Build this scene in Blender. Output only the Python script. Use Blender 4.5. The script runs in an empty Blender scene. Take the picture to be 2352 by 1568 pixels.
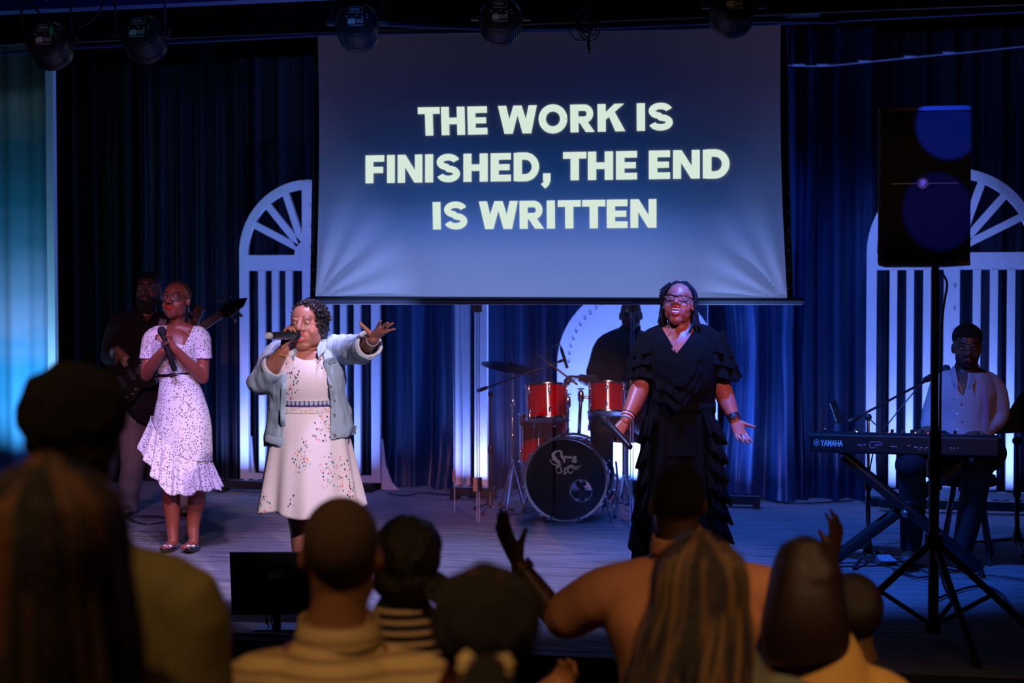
import bpy, bmesh, math, random
import numpy as np
from mathutils import Vector, Matrix, noise
random.seed(7)
R = math.radians
sc = bpy.context.scene
C = sc.collection
# ---------------------------------------------------------------- camera, view
TH = R(11.6); PITCH = math.atan(94/3267.0); F = 3267.0; CAMZ = 2.07; ST = 0.5
cd = bpy.data.cameras.new('camera'); cam = bpy.data.objects.new('camera', cd); C.objects.link(cam); sc.camera = cam
cam.location = (0, 0, CAMZ); cam.rotation_euler = (R(90)-PITCH, 0, TH)
cd.sensor_width = 36; cd.lens = F/2352*36; cd.clip_end = 100; cd.clip_start = 0.05
cd.dof.use_dof = True; cd.dof.focus_distance = 8.0; cd.dof.aperture_fstop = 1.9; cd.dof.aperture_blades = 9
sc.view_settings.view_transform = 'Standard'; sc.view_settings.look = 'None'
sc.view_settings.exposure = 0; sc.view_settings.gamma = 1; sc.view_settings.use_curve_mapping = False
sc.cycles.use_denoising = True; sc.cycles.max_bounces = 6; sc.cycles.transparent_max_bounces = 16
sc.cycles.sample_clamp_indirect = 3; sc.cycles.caustics_reflective = False; sc.cycles.caustics_refractive = False
w = bpy.data.worlds.new('dark_hall'); sc.world = w; w.use_nodes = True
w.node_tree.nodes['Background'].inputs[0].default_value = (0.03, 0.06, 0.2, 1); w.node_tree.nodes['Background'].inputs[1].default_value = 0.012
# ---------------------------------------------------------------- picture geometry -> places in the hall
rt = Vector((math.cos(TH), math.sin(TH), 0)); fw = Vector((-math.sin(TH), math.cos(TH), 0)); CP = Vector((0, 0, CAMZ))
def ray(px, py):
    return fw*math.cos(PITCH) - Vector((0,0,math.sin(PITCH))) + rt*((px-1176)/F) + (fw*math.sin(PITCH)+Vector((0,0,math.cos(PITCH))))*((784-py)/F)
def P(px, py, d):
    r = ray(px, py); return CP + r*(d/r.dot(fw))
def G(px, py, z=ST):
    r = ray(px, py); return CP + r*((z-CAMZ)/r.z)
def W(px, py, Y):
    r = ray(px, py); return CP + r*(Y/r.y)
def dep(p): return (Vector(p)-CP).dot(fw)
# ---------------------------------------------------------------- lights
def aim(o, t): o.rotation_euler = (Vector(t)-o.location).to_track_quat('-Z', 'Y').to_euler()
def spot(loc, tgt, col, e, ang, blend=0.5, size=0.08):
    l = bpy.data.lights.new('spot', 'SPOT'); l.energy = e; l.color = col; l.spot_size = R(ang); l.spot_blend = blend; l.shadow_soft_size = size
    o = bpy.data.objects.new('spot_light', l); C.objects.link(o); o.location = loc; aim(o, tgt); return o
def area(loc, tgt, col, e, sx, sy, spread=180):
    l = bpy.data.lights.new('area', 'AREA'); l.shape = 'RECTANGLE'; l.size = sx; l.size_y = sy; l.energy = e; l.color = col; l.spread = R(spread)
    o = bpy.data.objects.new('area_light', l); C.objects.link(o); o.location = loc; aim(o, tgt); return o
BLUE = (0.03, 0.16, 1.0); CYAN = (0.03, 0.28, 1.0); LAV = (0.15, 0.26, 1.0); PINK = (1.0, 0.42, 0.50); WARM = (1.0, 0.56, 0.25)

# unseen front spots on singers and keyboard player, then five overhead bar lamps on the floor
YB0 = 11.3
CANS = [P(105, 88, 6.8), P(323, 74, 6.8), P(820, 48, 6.8), P(1150, 36, 6.8), P(1686, 10, 6.8)]
spot((-3.4, 1.8, 4.4), P(640, 880, 8.2), (1.0, 0.34, 0.50), 520, 13, 0.7, 0.10)
spot((1.2, 0.9, 4.6), P(720, 960, 7.2), (1.0, 0.74, 0.88), 1900, 12.5, 0.6, 0.10)
spot((2.2, 0.6, 4.6), P(1540, 860, 7.6), (1.0, 0.34, 0.40), 1700, 11, 0.7, 0.10)
spot((2.9, 0.6, 4.4), P(2150, 900, 8.4), (1.0, 0.45, 0.42), 310, 10, 0.7, 0.10)
spot((-2.6, 1.2, 4.4), P(405, 930, 9.0), (1.0, 0.32, 0.42), 620, 14, 0.7, 0.10)
spot((-0.4, 1.2, 4.6), P(410, 950, 9.0), (0.80, 0.76, 1.0), 330, 12, 0.7, 0.10)
for k, (tx, ty, td, col, e, a) in enumerate(((250, 1250, 9.0, (0.35,0.3,1), 45, 55), (480, 1250, 8.6, (0.55,0.40,1), 80, 55), (900, 1300, 8.0, (0.52,0.44,1), 135, 58), (1250, 1300, 8.0, (0.36,0.38,1), 125, 58), (1850, 1250, 8.6, BLUE, 220, 60))):
    spot(CANS[k] + Vector((0, 0.15, -0.05)), P(tx, ty, td), col, e*3, a, 0.7, 0.08)
# blue wash low on the back curtains, from above and behind the screen
for px, e in ((330, 12), (960, 70), (1230, 60), (1750, 130), (1950, 40)):
    p = P(px, 200, 10.3); p.z = 4.2
    spot(p, W(px, 1150, 11.2), (0.03, 0.16, 1.0), e, 70, 0.8, 0.12)
for px, e in ((640, 200), (1380, 140), (2080, 200)):  # added unseen overhead wash, evens the light on the arches
    p = P(px, 200, 9.95); p.z = 4.4
    spot(p, W(px+60, 800, YB0), (0.17, 0.27, 1.0), e, 50, 0.8, 0.12)
spot(P(1020, 960, 9.15), W(765, 610, 9.6), (0.30,0.42,1), 90, 46, 0.9, 0.03)  # first of two added unseen spots raking the pleats in the screen's lower corners
spot(P(1500, 980, 9.1), W(1775, 620, 9.6), (0.25,0.40,1), 75, 46, 0.9, 0.03)
spot((-3.6, 3.0, 3.8), P(320, 860, 10.4), (1.0,0.36,0.44), 520, 13, 0.7, 0.1)  # added unseen spot brightening the bass player
spot((0.6, 2.0, 4.6), P(1300, 960, 10.1), (1.0,0.62,0.66), 420, 7.5, 0.6, 0.08)   # added unseen spot brightening the drums
spot((0.9, 0.8, 3.0), P(2105, 420, 6.6), (1.0,0.50,0.32), 130, 7, 0.7, 0.05)  # added unseen warm spot for the loudspeaker emblem
for (x_, y_, d_, c_, e_) in ((107,92,6.8,(0.75,0.5,1),60), (322,76,6.8,(0.35,0.7,1),45), (820,50,6.8,(0.3,0.65,1),45), (1150,38,6.8,(0.8,0.6,1),45), (1686,10,6.3,(1,0.55,0.25),16)):   # invented narrow spots, one per stage lamp, brightening their backs
    spot(P(x_*0.5+500, 1100, 3.2), P(x_, y_, d_), c_, e_, 3.6, 0.8, 0.03)
# blue rims from the sides
spot(P(900, -60, 10.9), P(420, 900, 9.0), (0.03,0.25,1), 60, 18, 0.6, 0.1)
spot(P(2300, -60, 10.2), P(1560, 900, 7.6), (0.05,0.2,1), 60, 18, 0.6, 0.1)
# warm house lamps over the audience
for x, y, tx, ty, e in ((-1.8, 0.4, -1.1, 2.4, 150), (0.0, 0.6, -0.2, 2.9, 210), (1.6, 0.7, 0.9, 3.3, 420)):
    spot((x, y, 4.8), (tx, ty, 1.3), WARM, e, 35, 0.7, 0.25)
# ---------------------------------------------------------------- materials
MC = {}
def nn(nt, t, **k):
    n = nt.nodes.new(t)
    for a, b in k.items(): setattr(n, a, b)
    return n
def mat(name, col=(0.5,)*3, rough=0.6, metal=0.0, emit=None, es=1.0, spec=0.5, bump=0.0, bs=40.0, alpha=1.0, coat=0, sheen=0, var=0.0, trans=0, stretch=(1,1,1)):
    if name in MC: return MC[name]
    m = bpy.data.materials.new(name); m.use_nodes = True; nt = m.node_tree; b = nt.nodes['Principled BSDF']; MC[name] = m
    b.inputs['Base Color'].default_value = (*col, 1); b.inputs['Roughness'].default_value = rough; b.inputs['Metallic'].default_value = metal
    b.inputs['Specular IOR Level'].default_value = spec; b.inputs['Alpha'].default_value = alpha; b.inputs['Coat Weight'].default_value = coat
    b.inputs['Sheen Weight'].default_value = sheen; b.inputs['Transmission Weight'].default_value = trans
    if emit: b.inputs['Emission Color'].default_value = (*emit, 1); b.inputs['Emission Strength'].default_value = es
    if bump or var:
        tc = nn(nt, 'ShaderNodeTexCoord'); mp = nn(nt, 'ShaderNodeMapping'); mp.inputs['Scale'].default_value = stretch
        nt.links.new(tc.outputs['Object'], mp.inputs[0])
        nz = nn(nt, 'ShaderNodeTexNoise'); nz.inputs['Scale'].default_value = bs; nz.inputs['Detail'].default_value = 6
        nt.links.new(mp.outputs[0], nz.inputs['Vector'])
        if bump:
            bp = nn(nt, 'ShaderNodeBump'); bp.inputs['Strength'].default_value = bump; bp.inputs['Distance'].default_value = 0.02
            nt.links.new(nz.outputs[0], bp.inputs['Height']); nt.links.new(bp.outputs[0], b.inputs['Normal'])
        if var:
            mx = nn(nt, 'ShaderNodeMix', data_type='RGBA'); mx.inputs[6].default_value = (*[c*(1-var) for c in col], 1); mx.inputs[7].default_value = (*[min(1, c*(1+var)) for c in col], 1)
            nt.links.new(nz.outputs[0], mx.inputs[0]); nt.links.new(mx.outputs[2], b.inputs['Base Color'])
    return m
def ramp(nt, stops, interp='LINEAR'):
    r = nn(nt, 'ShaderNodeValToRGB'); r.color_ramp.interpolation = interp; e = r.color_ramp.elements
    while len(e) > 1: e.remove(e[-1])
    e[0].position = stops[0][0]; e[0].color = (*stops[0][1], 1)
    for p, c in stops[1:]:
        x = e.new(p); x.color = (*c, 1)
    return r
def BS(m): return m.node_tree.nodes['Principled BSDF']
BLK = mat('black_plastic', (0.012, 0.012, 0.014), 0.4)
BLKM = mat('black_matte', (0.008, 0.008, 0.01), 0.8)
CHR = mat('chrome', (0.75, 0.76, 0.8), 0.18, 1.0)
STEEL = mat('steel', (0.35, 0.35, 0.38), 0.35, 1.0)
GOLD = mat('gold', (0.9, 0.6, 0.2), 0.25, 1.0)
WHT = mat('white_print', (0.8, 0.8, 0.8), 0.5)
CAB = mat('cable_rubber', (0.01, 0.01, 0.012), 0.5)
# ---------------------------------------------------------------- geometry helpers
def link(o, parent=None):
    C.objects.link(o)
    if parent is not None: o.parent = parent
    return o
def tag(o, label=None, cat=None, group=None, kind=None):
    if label: o['label'] = label
    if cat: o['category'] = cat
    if group: o['group'] = group
    if kind: o['kind'] = kind
    return o
def thing(name, label, cat, loc=(0,0,0), rz=0.0, group=None):
    o = bpy.data.objects.new(name, None); o.empty_display_size = 0.1; link(o); o.location = loc; o.rotation_euler = (0, 0, rz)
    return tag(o, label, cat, group)
def mobj(name, me, mats, parent=None, smooth=True, label=None):
    if not isinstance(mats, (list, tuple)): mats = [mats]
    for m in mats: me.materials.append(m)
    if smooth and len(me.polygons): me.polygons.foreach_set('use_smooth', [True]*len(me.polygons))
    o = bpy.data.objects.new(name, me); link(o, parent)
    if label: o['label'] = label
    return o
class MB:
    """collects shapes (each closed) as one mesh"""
    def __init__(s): s.v = []; s.f = []; s.mi = []; s.cur = 0
    def add(s, vs, fs):
        n = len(s.v); s.v += [tuple(v) for v in vs]; s.f += [tuple(i+n for i in f) for f in fs]; s.mi += [s.cur]*len(fs); return s
    def box(s, c, d, M=None, rot=None):
        c = Vector(c); vs = [Vector((x*d[0]/2, y*d[1]/2, z*d[2]/2)) for x in (-1,1) for y in (-1,1) for z in (-1,1)]
        if rot is not None: vs = [rot @ v for v in vs]
        vs = [v + c for v in vs]
        if M is not None: vs = [M @ v for v in vs]
        return s.add(vs, [(0,1,3,2),(4,6,7,5),(0,4,5,1),(2,3,7,6),(0,2,6,4),(1,5,7,3)])
    def tube(s, pts, rad, n=10, ref=(1,0,0), sub=1, cap=True):
        """round or oval tube through pts; rad: r or (r_ref, r_other) per point; ends rounded when cap"""
        pts = [Vector(p) for p in pts]
        if not isinstance(rad, (list,)): rad = [rad]*len(pts)
        rad = [(r, r) if not isinstance(r, (tuple, list)) else r for r in rad]
        if sub > 1 and len(pts) > 2:
            q = []; rr = []
            for i in range(len(pts)-1):
                p0 = pts[max(i-1,0)]; p1 = pts[i]; p2 = pts[i+1]; p3 = pts[min(i+2, len(pts)-1)]
                a0 = rad[max(i-1,0)]; a1 = rad[i]; a2 = rad[i+1]; a3 = rad[min(i+2, len(pts)-1)]
                for k in range(sub):
                    t = k/sub; h = lambda A,B,Cc,D: 0.5*((2*B)+(Cc-A)*t+(2*A-5*B+4*Cc-D)*t*t+(3*B-A-3*Cc+D)*t**3)
                    q.append(h(p0,p1,p2,p3)); rr.append((max(1e-4,h(a0[0],a1[0],a2[0],a3[0])), max(1e-4,h(a0[1],a1[1],a2[1],a3[1]))))
            q.append(pts[-1]); rr.append(rad[-1]); pts = q; rad = rr
        N = len(pts); T = []
        for i in range(N):
            t = pts[min(i+1,N-1)] - pts[max(i-1,0)]
            T.append(t.normalized() if t.length > 1e-9 else Vector((0,0,1)))
        ref = Vector(ref)
        if ref.cross(T[0]).length < 0.2: ref = Vector((0,1,0)) if abs(T[0].y) < 0.9 else Vector((0,0,1))
        rings = []; A = ref
        for i in range(N):
            A = A - T[i]*A.dot(T[i]); A.normalize(); B = T[i].cross(A); rings.append((pts[i], A.copy(), B, rad[i]))
        full = []
        if cap:
            p, A, B, r = rings[0]; m = min(r)
            for k, f in ((0.98, 0.2), (0.7, 0.71)): full.append((p - T[0]*m*k, A, B, (r[0]*f, r[1]*f)))
        full += rings
        if cap:
            p, A, B, r = rings[-1]; m = min(r)
            for k, f in ((0.7, 0.71), (0.98, 0.2)): full.append((p + T[-1]*m*k, A, B, (r[0]*f, r[1]*f)))
        vs = []
        for p, A, B, r in full:
            for k in range(n):
                a = 2*math.pi*k/n; vs.append(p + A*(math.cos(a)*r[0]) + B*(math.sin(a)*r[1]))
        m = len(full); fs = [(i*n+k, i*n+(k+1)%n, (i+1)*n+(k+1)%n, (i+1)*n+k) for i in range(m-1) for k in range(n)]
        fs.append(tuple(range(n-1,-1,-1))); fs.append(tuple(range((m-1)*n, m*n)))
        return s.add(vs, fs)
    def cyl(s, a, b, r, r2=None, n=20):
        return s.tube([a, b], [r, r if r2 is None else r2], n=n, cap=False)
    def ell(s, c, r, M=None, n=16, m=10):
        if not isinstance(r, (tuple, list)): r = (r, r, r)
        c = Vector(c); vs = [Vector((0,0,r[2]))]
        for i in range(1, m):
            t = math.pi*i/m
            for k in range(n):
                a = 2*math.pi*k/n; vs.append(Vector((r[0]*math.sin(t)*math.cos(a), r[1]*math.sin(t)*math.sin(a), r[2]*math.cos(t))))
        vs.append(Vector((0,0,-r[2])))
        if M is not None: vs = [M @ v for v in vs]
        vs = [v + c for v in vs]
        fs = [(0, 1+k, 1+(k+1)%n) for k in range(n)]
        for i in range(m-2): fs += [(1+i*n+k, 1+(i+1)*n+k, 1+(i+1)*n+(k+1)%n, 1+i*n+(k+1)%n) for k in range(n)]
        l = len(vs)-1; fs += [(l, 1+(m-2)*n+(k+1)%n, 1+(m-2)*n+k) for k in range(n)]
        return s.add(vs, fs)
    def lathe(s, prof, M=None, n=32, closed=True):
        """prof: list of (r, z) around z axis"""
        vs = [Vector((r*math.cos(2*math.pi*k/n), r*math.sin(2*math.pi*k/n), z)) for r, z in prof for k in range(n)]
        if M is not None: vs = [M @ v for v in vs]
        m = len(prof); fs = [(i*n+k, i*n+(k+1)%n, (i+1)*n+(k+1)%n, (i+1)*n+k) for i in range(m-1) for k in range(n)]
        if closed: fs += [tuple(range(n-1,-1,-1)), tuple(range((m-1)*n, m*n))]
        return s.add(vs, fs)
    def poly(s, pts, ext, M=None):
        """flat outline pts (3d), extruded by vector ext"""
        pts = [Vector(p) for p in pts]; n = len(pts); vs = pts + [p + Vector(ext) for p in pts]
        if M is not None: vs = [M @ v for v in vs]
        return s.add(vs, [tuple(range(n-1,-1,-1)), tuple(range(n, 2*n))] + [(k, (k+1)%n, n+(k+1)%n, n+k) for k in range(n)])
    def grid(s, fn, nu, nv, wrap=False):
        vs = [fn(i/(nu-1) if not wrap else i/nu, j/(nv-1)) for i in range(nu) for j in range(nv)]
        fs = []
        for i in range(nu if wrap else nu-1):
            for j in range(nv-1):
                i2 = (i+1) % nu; fs.append((i*nv+j, i2*nv+j, i2*nv+j+1, i*nv+j+1))
        return s.add(vs, fs)
    def mesh(s, name='m'):
        me = bpy.data.meshes.new(name); me.from_pydata([tuple(v) for v in s.v], [], s.f)
        me.polygons.foreach_set('material_index', s.mi); me.update(); return me
    def build(s, name, mats, parent=None, smooth=True, label=None, bevel=0, solid=0, auto=True):
        o = mobj(name, s.mesh(name), mats, parent, smooth, label)
        bm = bmesh.new(); bm.from_mesh(o.data); bmesh.ops.recalc_face_normals(bm, faces=bm.faces)
        if smooth and auto:
            for e in bm.edges:
                if len(e.link_faces) == 2 and e.calc_face_angle(0) > R(38): e.smooth = False
        bm.to_mesh(o.data); bm.free()
        if bevel: m = o.modifiers.new('b', 'BEVEL'); m.width = bevel; m.segments = 2; m.limit_method = 'ANGLE'
        if solid: m = o.modifiers.new('s', 'SOLIDIFY'); m.thickness = solid
        return o
def frame(loc, x, y):
    """matrix whose x axis is x, y axis near y, at loc"""
    x = Vector(x).normalized(); z = x.cross(Vector(y)).normalized(); y = z.cross(x)
    M = Matrix((x, y, z)).transposed().to_4x4(); M.translation = Vector(loc); return M
def textmesh(txt, size, M, name, m, parent, offset=0.0, ext=0.0015, align='LEFT', sx=1.0, shear=0):
    cu = bpy.data.curves.new('t', 'FONT'); cu.body = txt; cu.size = size; cu.offset = offset; cu.extrude = ext; cu.align_x = align; cu.shear = shear
    o = bpy.data.objects.new('t', cu); C.objects.link(o); dg = bpy.context.evaluated_depsgraph_get()
    me = bpy.data.meshes.new_from_object(o.evaluated_get(dg)); bpy.data.objects.remove(o)
    me.transform(M @ Matrix.Diagonal((sx, 1, 1, 1))); return mobj(name, me, m, parent, smooth=False)
def empty_local(o): return o.matrix_world.inverted() if o.matrix_world else Matrix()
# ================================================================ the hall and the stage
YB = 11.3
def struct(name, mb, m, parent=None, smooth=False, **k):
    o = mb.build(name, m, parent, smooth=smooth, **k)
    if parent is None: o['kind'] = 'structure'
    return o
carp = mat('stage_carpet', (0.20, 0.19, 0.21), 0.9, bump=0.0)
nt = carp.node_tree; tc = nn(nt, 'ShaderNodeTexCoord'); mp = nn(nt, 'ShaderNodeMapping'); mp.inputs['Scale'].default_value = (1.1, 9, 1)
nt.links.new(tc.outputs['Object'], mp.inputs[0]); nz = nn(nt, 'ShaderNodeTexNoise'); nz.inputs['Scale'].default_value = 2.2; nz.inputs['Detail'].default_value = 8; nz.inputs['Distortion'].default_value = 0.6
nt.links.new(mp.outputs[0], nz.inputs['Vector']); nf = nn(nt, 'ShaderNodeTexNoise'); nf.inputs['Scale'].default_value = 160
nt.links.new(tc.outputs['Object'], nf.inputs['Vector'])
rp = ramp(nt, [(0.25, (0.10, 0.095, 0.105)), (0.5, (0.20, 0.19, 0.205)), (0.8, (0.27, 0.255, 0.27))]); nt.links.new(nz.outputs[0], rp.inputs[0]); nt.links.new(rp.outputs[0], BS(carp).inputs['Base Color'])
ad = nn(nt, 'ShaderNodeMath', operation='MULTIPLY_ADD'); ad.inputs[1].default_value = 0.12; nt.links.new(nf.outputs[0], ad.inputs[0]); nt.links.new(nz.outputs[0], ad.inputs[2])
bp = nn(nt, 'ShaderNodeBump'); bp.inputs['Strength'].default_value = 0.8; bp.inputs['Distance'].default_value = 0.05; nt.links.new(ad.outputs[0], bp.inputs['Height']); nt.links.new(bp.outputs[0], BS(carp).inputs['Normal'])
DW = mat('dark_paint', (0.012, 0.013, 0.02), 0.8)
struct('floor', MB().box((0, 4, -0.05), (16, 18, 0.1)), mat('hall_floor', (0.03, 0.028, 0.03), 0.6, var=0.3, bs=5))
struct('ceiling', MB().box((0, 4, 5.15), (16, 18, 0.1)), DW)
struct('wall_back', MB().box((0, 12.4, 2.5), (16, 0.1, 5)), DW)
struct('wall_left', MB().box((-7.4, 4, 2.5), (0.1, 18, 5)), DW)
struct('wall_right', MB().box((5.5, 4, 2.5), (0.1, 18, 5)), DW)
struct('wall_rear', MB().box((0, -4.5, 2.5), (16, 0.1, 5)), DW)
# stage: a fabric-covered deck with soft wrinkles
YF = 6.18
def deck(u, v):
    x = -7.3 + 12.7*u; y = YF + (12.3-YF)*v
    return Vector((x, y, ST - 0.004 + 0.004*noise.noise(Vector((x*0.8, y*5, 0)))))
st = struct('floor_stage', MB().grid(deck, 110, 130), carp, smooth=True)
struct('trim_1', MB().box((-0.95, YF+0.03, ST-0.035), (12.7, 0.05, 0.05)), mat('stage_nosing', (0.02,0.02,0.022), 0.35))
struct('wall_stage_front', MB().box((-0.95, YF+0.08, 0.23), (12.7, 0.06, 0.44)), BLKM)
seam = MB()
for i in range(9): seam.box((-5.0+i*1.25, YF+0.045, 0.23), (0.02, 0.02, 0.44))
struct('trim_2', seam, DW)
# ---- curtains
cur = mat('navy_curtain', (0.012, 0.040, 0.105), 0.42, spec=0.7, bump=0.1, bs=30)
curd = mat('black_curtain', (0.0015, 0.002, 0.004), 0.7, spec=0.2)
def curtain(x0, x1, y, z0, z1, folds, amp, m, label, seed=0, gather=None, pool=0.0, group=None):
    rnd = random.Random(seed); ph = [rnd.uniform(0, 6.28) for _ in range(6)]
    cxx = (x0+x1)/2; wd = (x1-x0)
    def fn(u, v):
        z = z0 + (z1-z0)*v
        a = u*folds*6.283
        drift = 0.5*math.sin(u*5+ph[0]) + 0.25*math.sin(v*2.2+ph[1]+u*3)*(1-v)
        f = math.sin(a + drift + 0.8*math.sin(v*1.7+ph[2])) + 0.5*math.sin(1.7*a+ph[3]+v*1.2) + 0.10*math.sin(4.1*a+ph[4])
        dy = amp*f*(0.55+0.45*(1-v)) + 0.25*amp*noise.noise(Vector((u*folds*1.7, v*3.5, seed)))
        x = x0 + wd*u
        if gather:
            gx, gz, gs = gather; k = math.exp(-((z-gz)/0.9)**2); x = x + (gx-x)*gs*k
            dy += 0.10*noise.noise(Vector((x*6, z*2.2, 3)))*k
        if pool: 
            b = max(0, 1-(z-z0)/0.5); dy -= pool*b*b*(0.6+0.4*math.sin(a*0.5+ph[5]))
        return Vector((x-cxx, dy, z - z0))
    o = MB().grid(fn, int(folds*22)+20, 60).build('curtain', m, smooth=True, auto=False)
    o.location = (cxx, y, z0); return tag(o, label, 'curtain', group)
def xw(px, Y=YB): return W(px, 900, Y).x
curtain(xw(128, 11.2), xw(300, 11.3), 11.35, ST, 4.1, 4, 0.05, curd, 'nearly black stage curtain beside the blue white post at far left', 1)
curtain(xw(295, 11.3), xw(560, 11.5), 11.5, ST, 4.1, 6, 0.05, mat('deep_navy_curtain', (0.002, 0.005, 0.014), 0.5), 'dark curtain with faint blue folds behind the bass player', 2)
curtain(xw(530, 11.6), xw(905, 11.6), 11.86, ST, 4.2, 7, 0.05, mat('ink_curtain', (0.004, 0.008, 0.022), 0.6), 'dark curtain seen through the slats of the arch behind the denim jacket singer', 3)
curtain(xw(872, 11.5), xw(1075, 11.5), 11.62, ST, 4.2, 2.4, 0.085, cur, 'blue lit curtain between the slatted arch and the drum shield', 4, pool=0.12)
curtain(xw(1110, 11.3), xw(1345, 11.3), 11.58, ST, 4.2, 3, 0.08, cur, 'blue curtain hanging behind the cymbal and red tom', 5)
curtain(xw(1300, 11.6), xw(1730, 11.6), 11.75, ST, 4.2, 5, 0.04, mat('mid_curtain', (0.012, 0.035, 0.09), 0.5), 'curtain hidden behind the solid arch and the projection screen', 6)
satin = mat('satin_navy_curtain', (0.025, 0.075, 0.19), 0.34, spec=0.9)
curtain(xw(1635, 11.2), xw(1860, 11.2), 11.38, ST, 4.2, 2.6, 0.12, satin, 'shiny blue curtain gathered in deep folds right of the woman in black', 7, gather=(xw(1790, 11.3), 1.6, 0.22), pool=0.1)
curtain(xw(1800, 11.4), xw(2010, 11.4), 11.52, ST, 4.2, 3, 0.08, cur, 'dark blue curtain behind the left end of the keyboard', 8)
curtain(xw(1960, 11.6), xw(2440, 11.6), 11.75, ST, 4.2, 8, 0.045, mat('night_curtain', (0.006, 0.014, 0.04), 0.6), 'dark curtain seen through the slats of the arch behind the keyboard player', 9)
# curtain rail top right
rl = MB(); pts = [W(1790, 148, 11.3), W(1890, 150, 11.3), W(2000, 140, 11.3), W(2120, 128, 11.3), W(2230, 118, 11.3), W(2400, 100, 11.3)]
rl.tube(pts, 0.011, n=8, sub=3)
tag(rl.build('curtain_rail', mat('blue_gray_pipe', (0.10, 0.14, 0.22), 0.4)), 'thin curtain rail sagging along the top right of the stage', 'rail')
for k, (px, wh) in enumerate(((1835, 'nearest the screen'), (1890, 'second from the screen'), (1985, 'midway along'), (2090, 'above the left edge of the loudspeaker on'), (2180, 'above the right edge of the loudspeaker on'))):
    c = W(px, 147-(max(0,px-1900))*0.1, 11.28)
    o = MB().ell((0,0,0), (0.05, 0.02, 0.018)).build('curtain_clip', mat('clip_gray', (0.12,0.16,0.26), 0.5)); o.location = c
    tag(o, 'small curtain clip '+wh+(' the thin top rail' if wh.endswith((' on', ' along')) else ' on the thin top rail'), 'clip', 'clips on the curtain rail')
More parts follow.
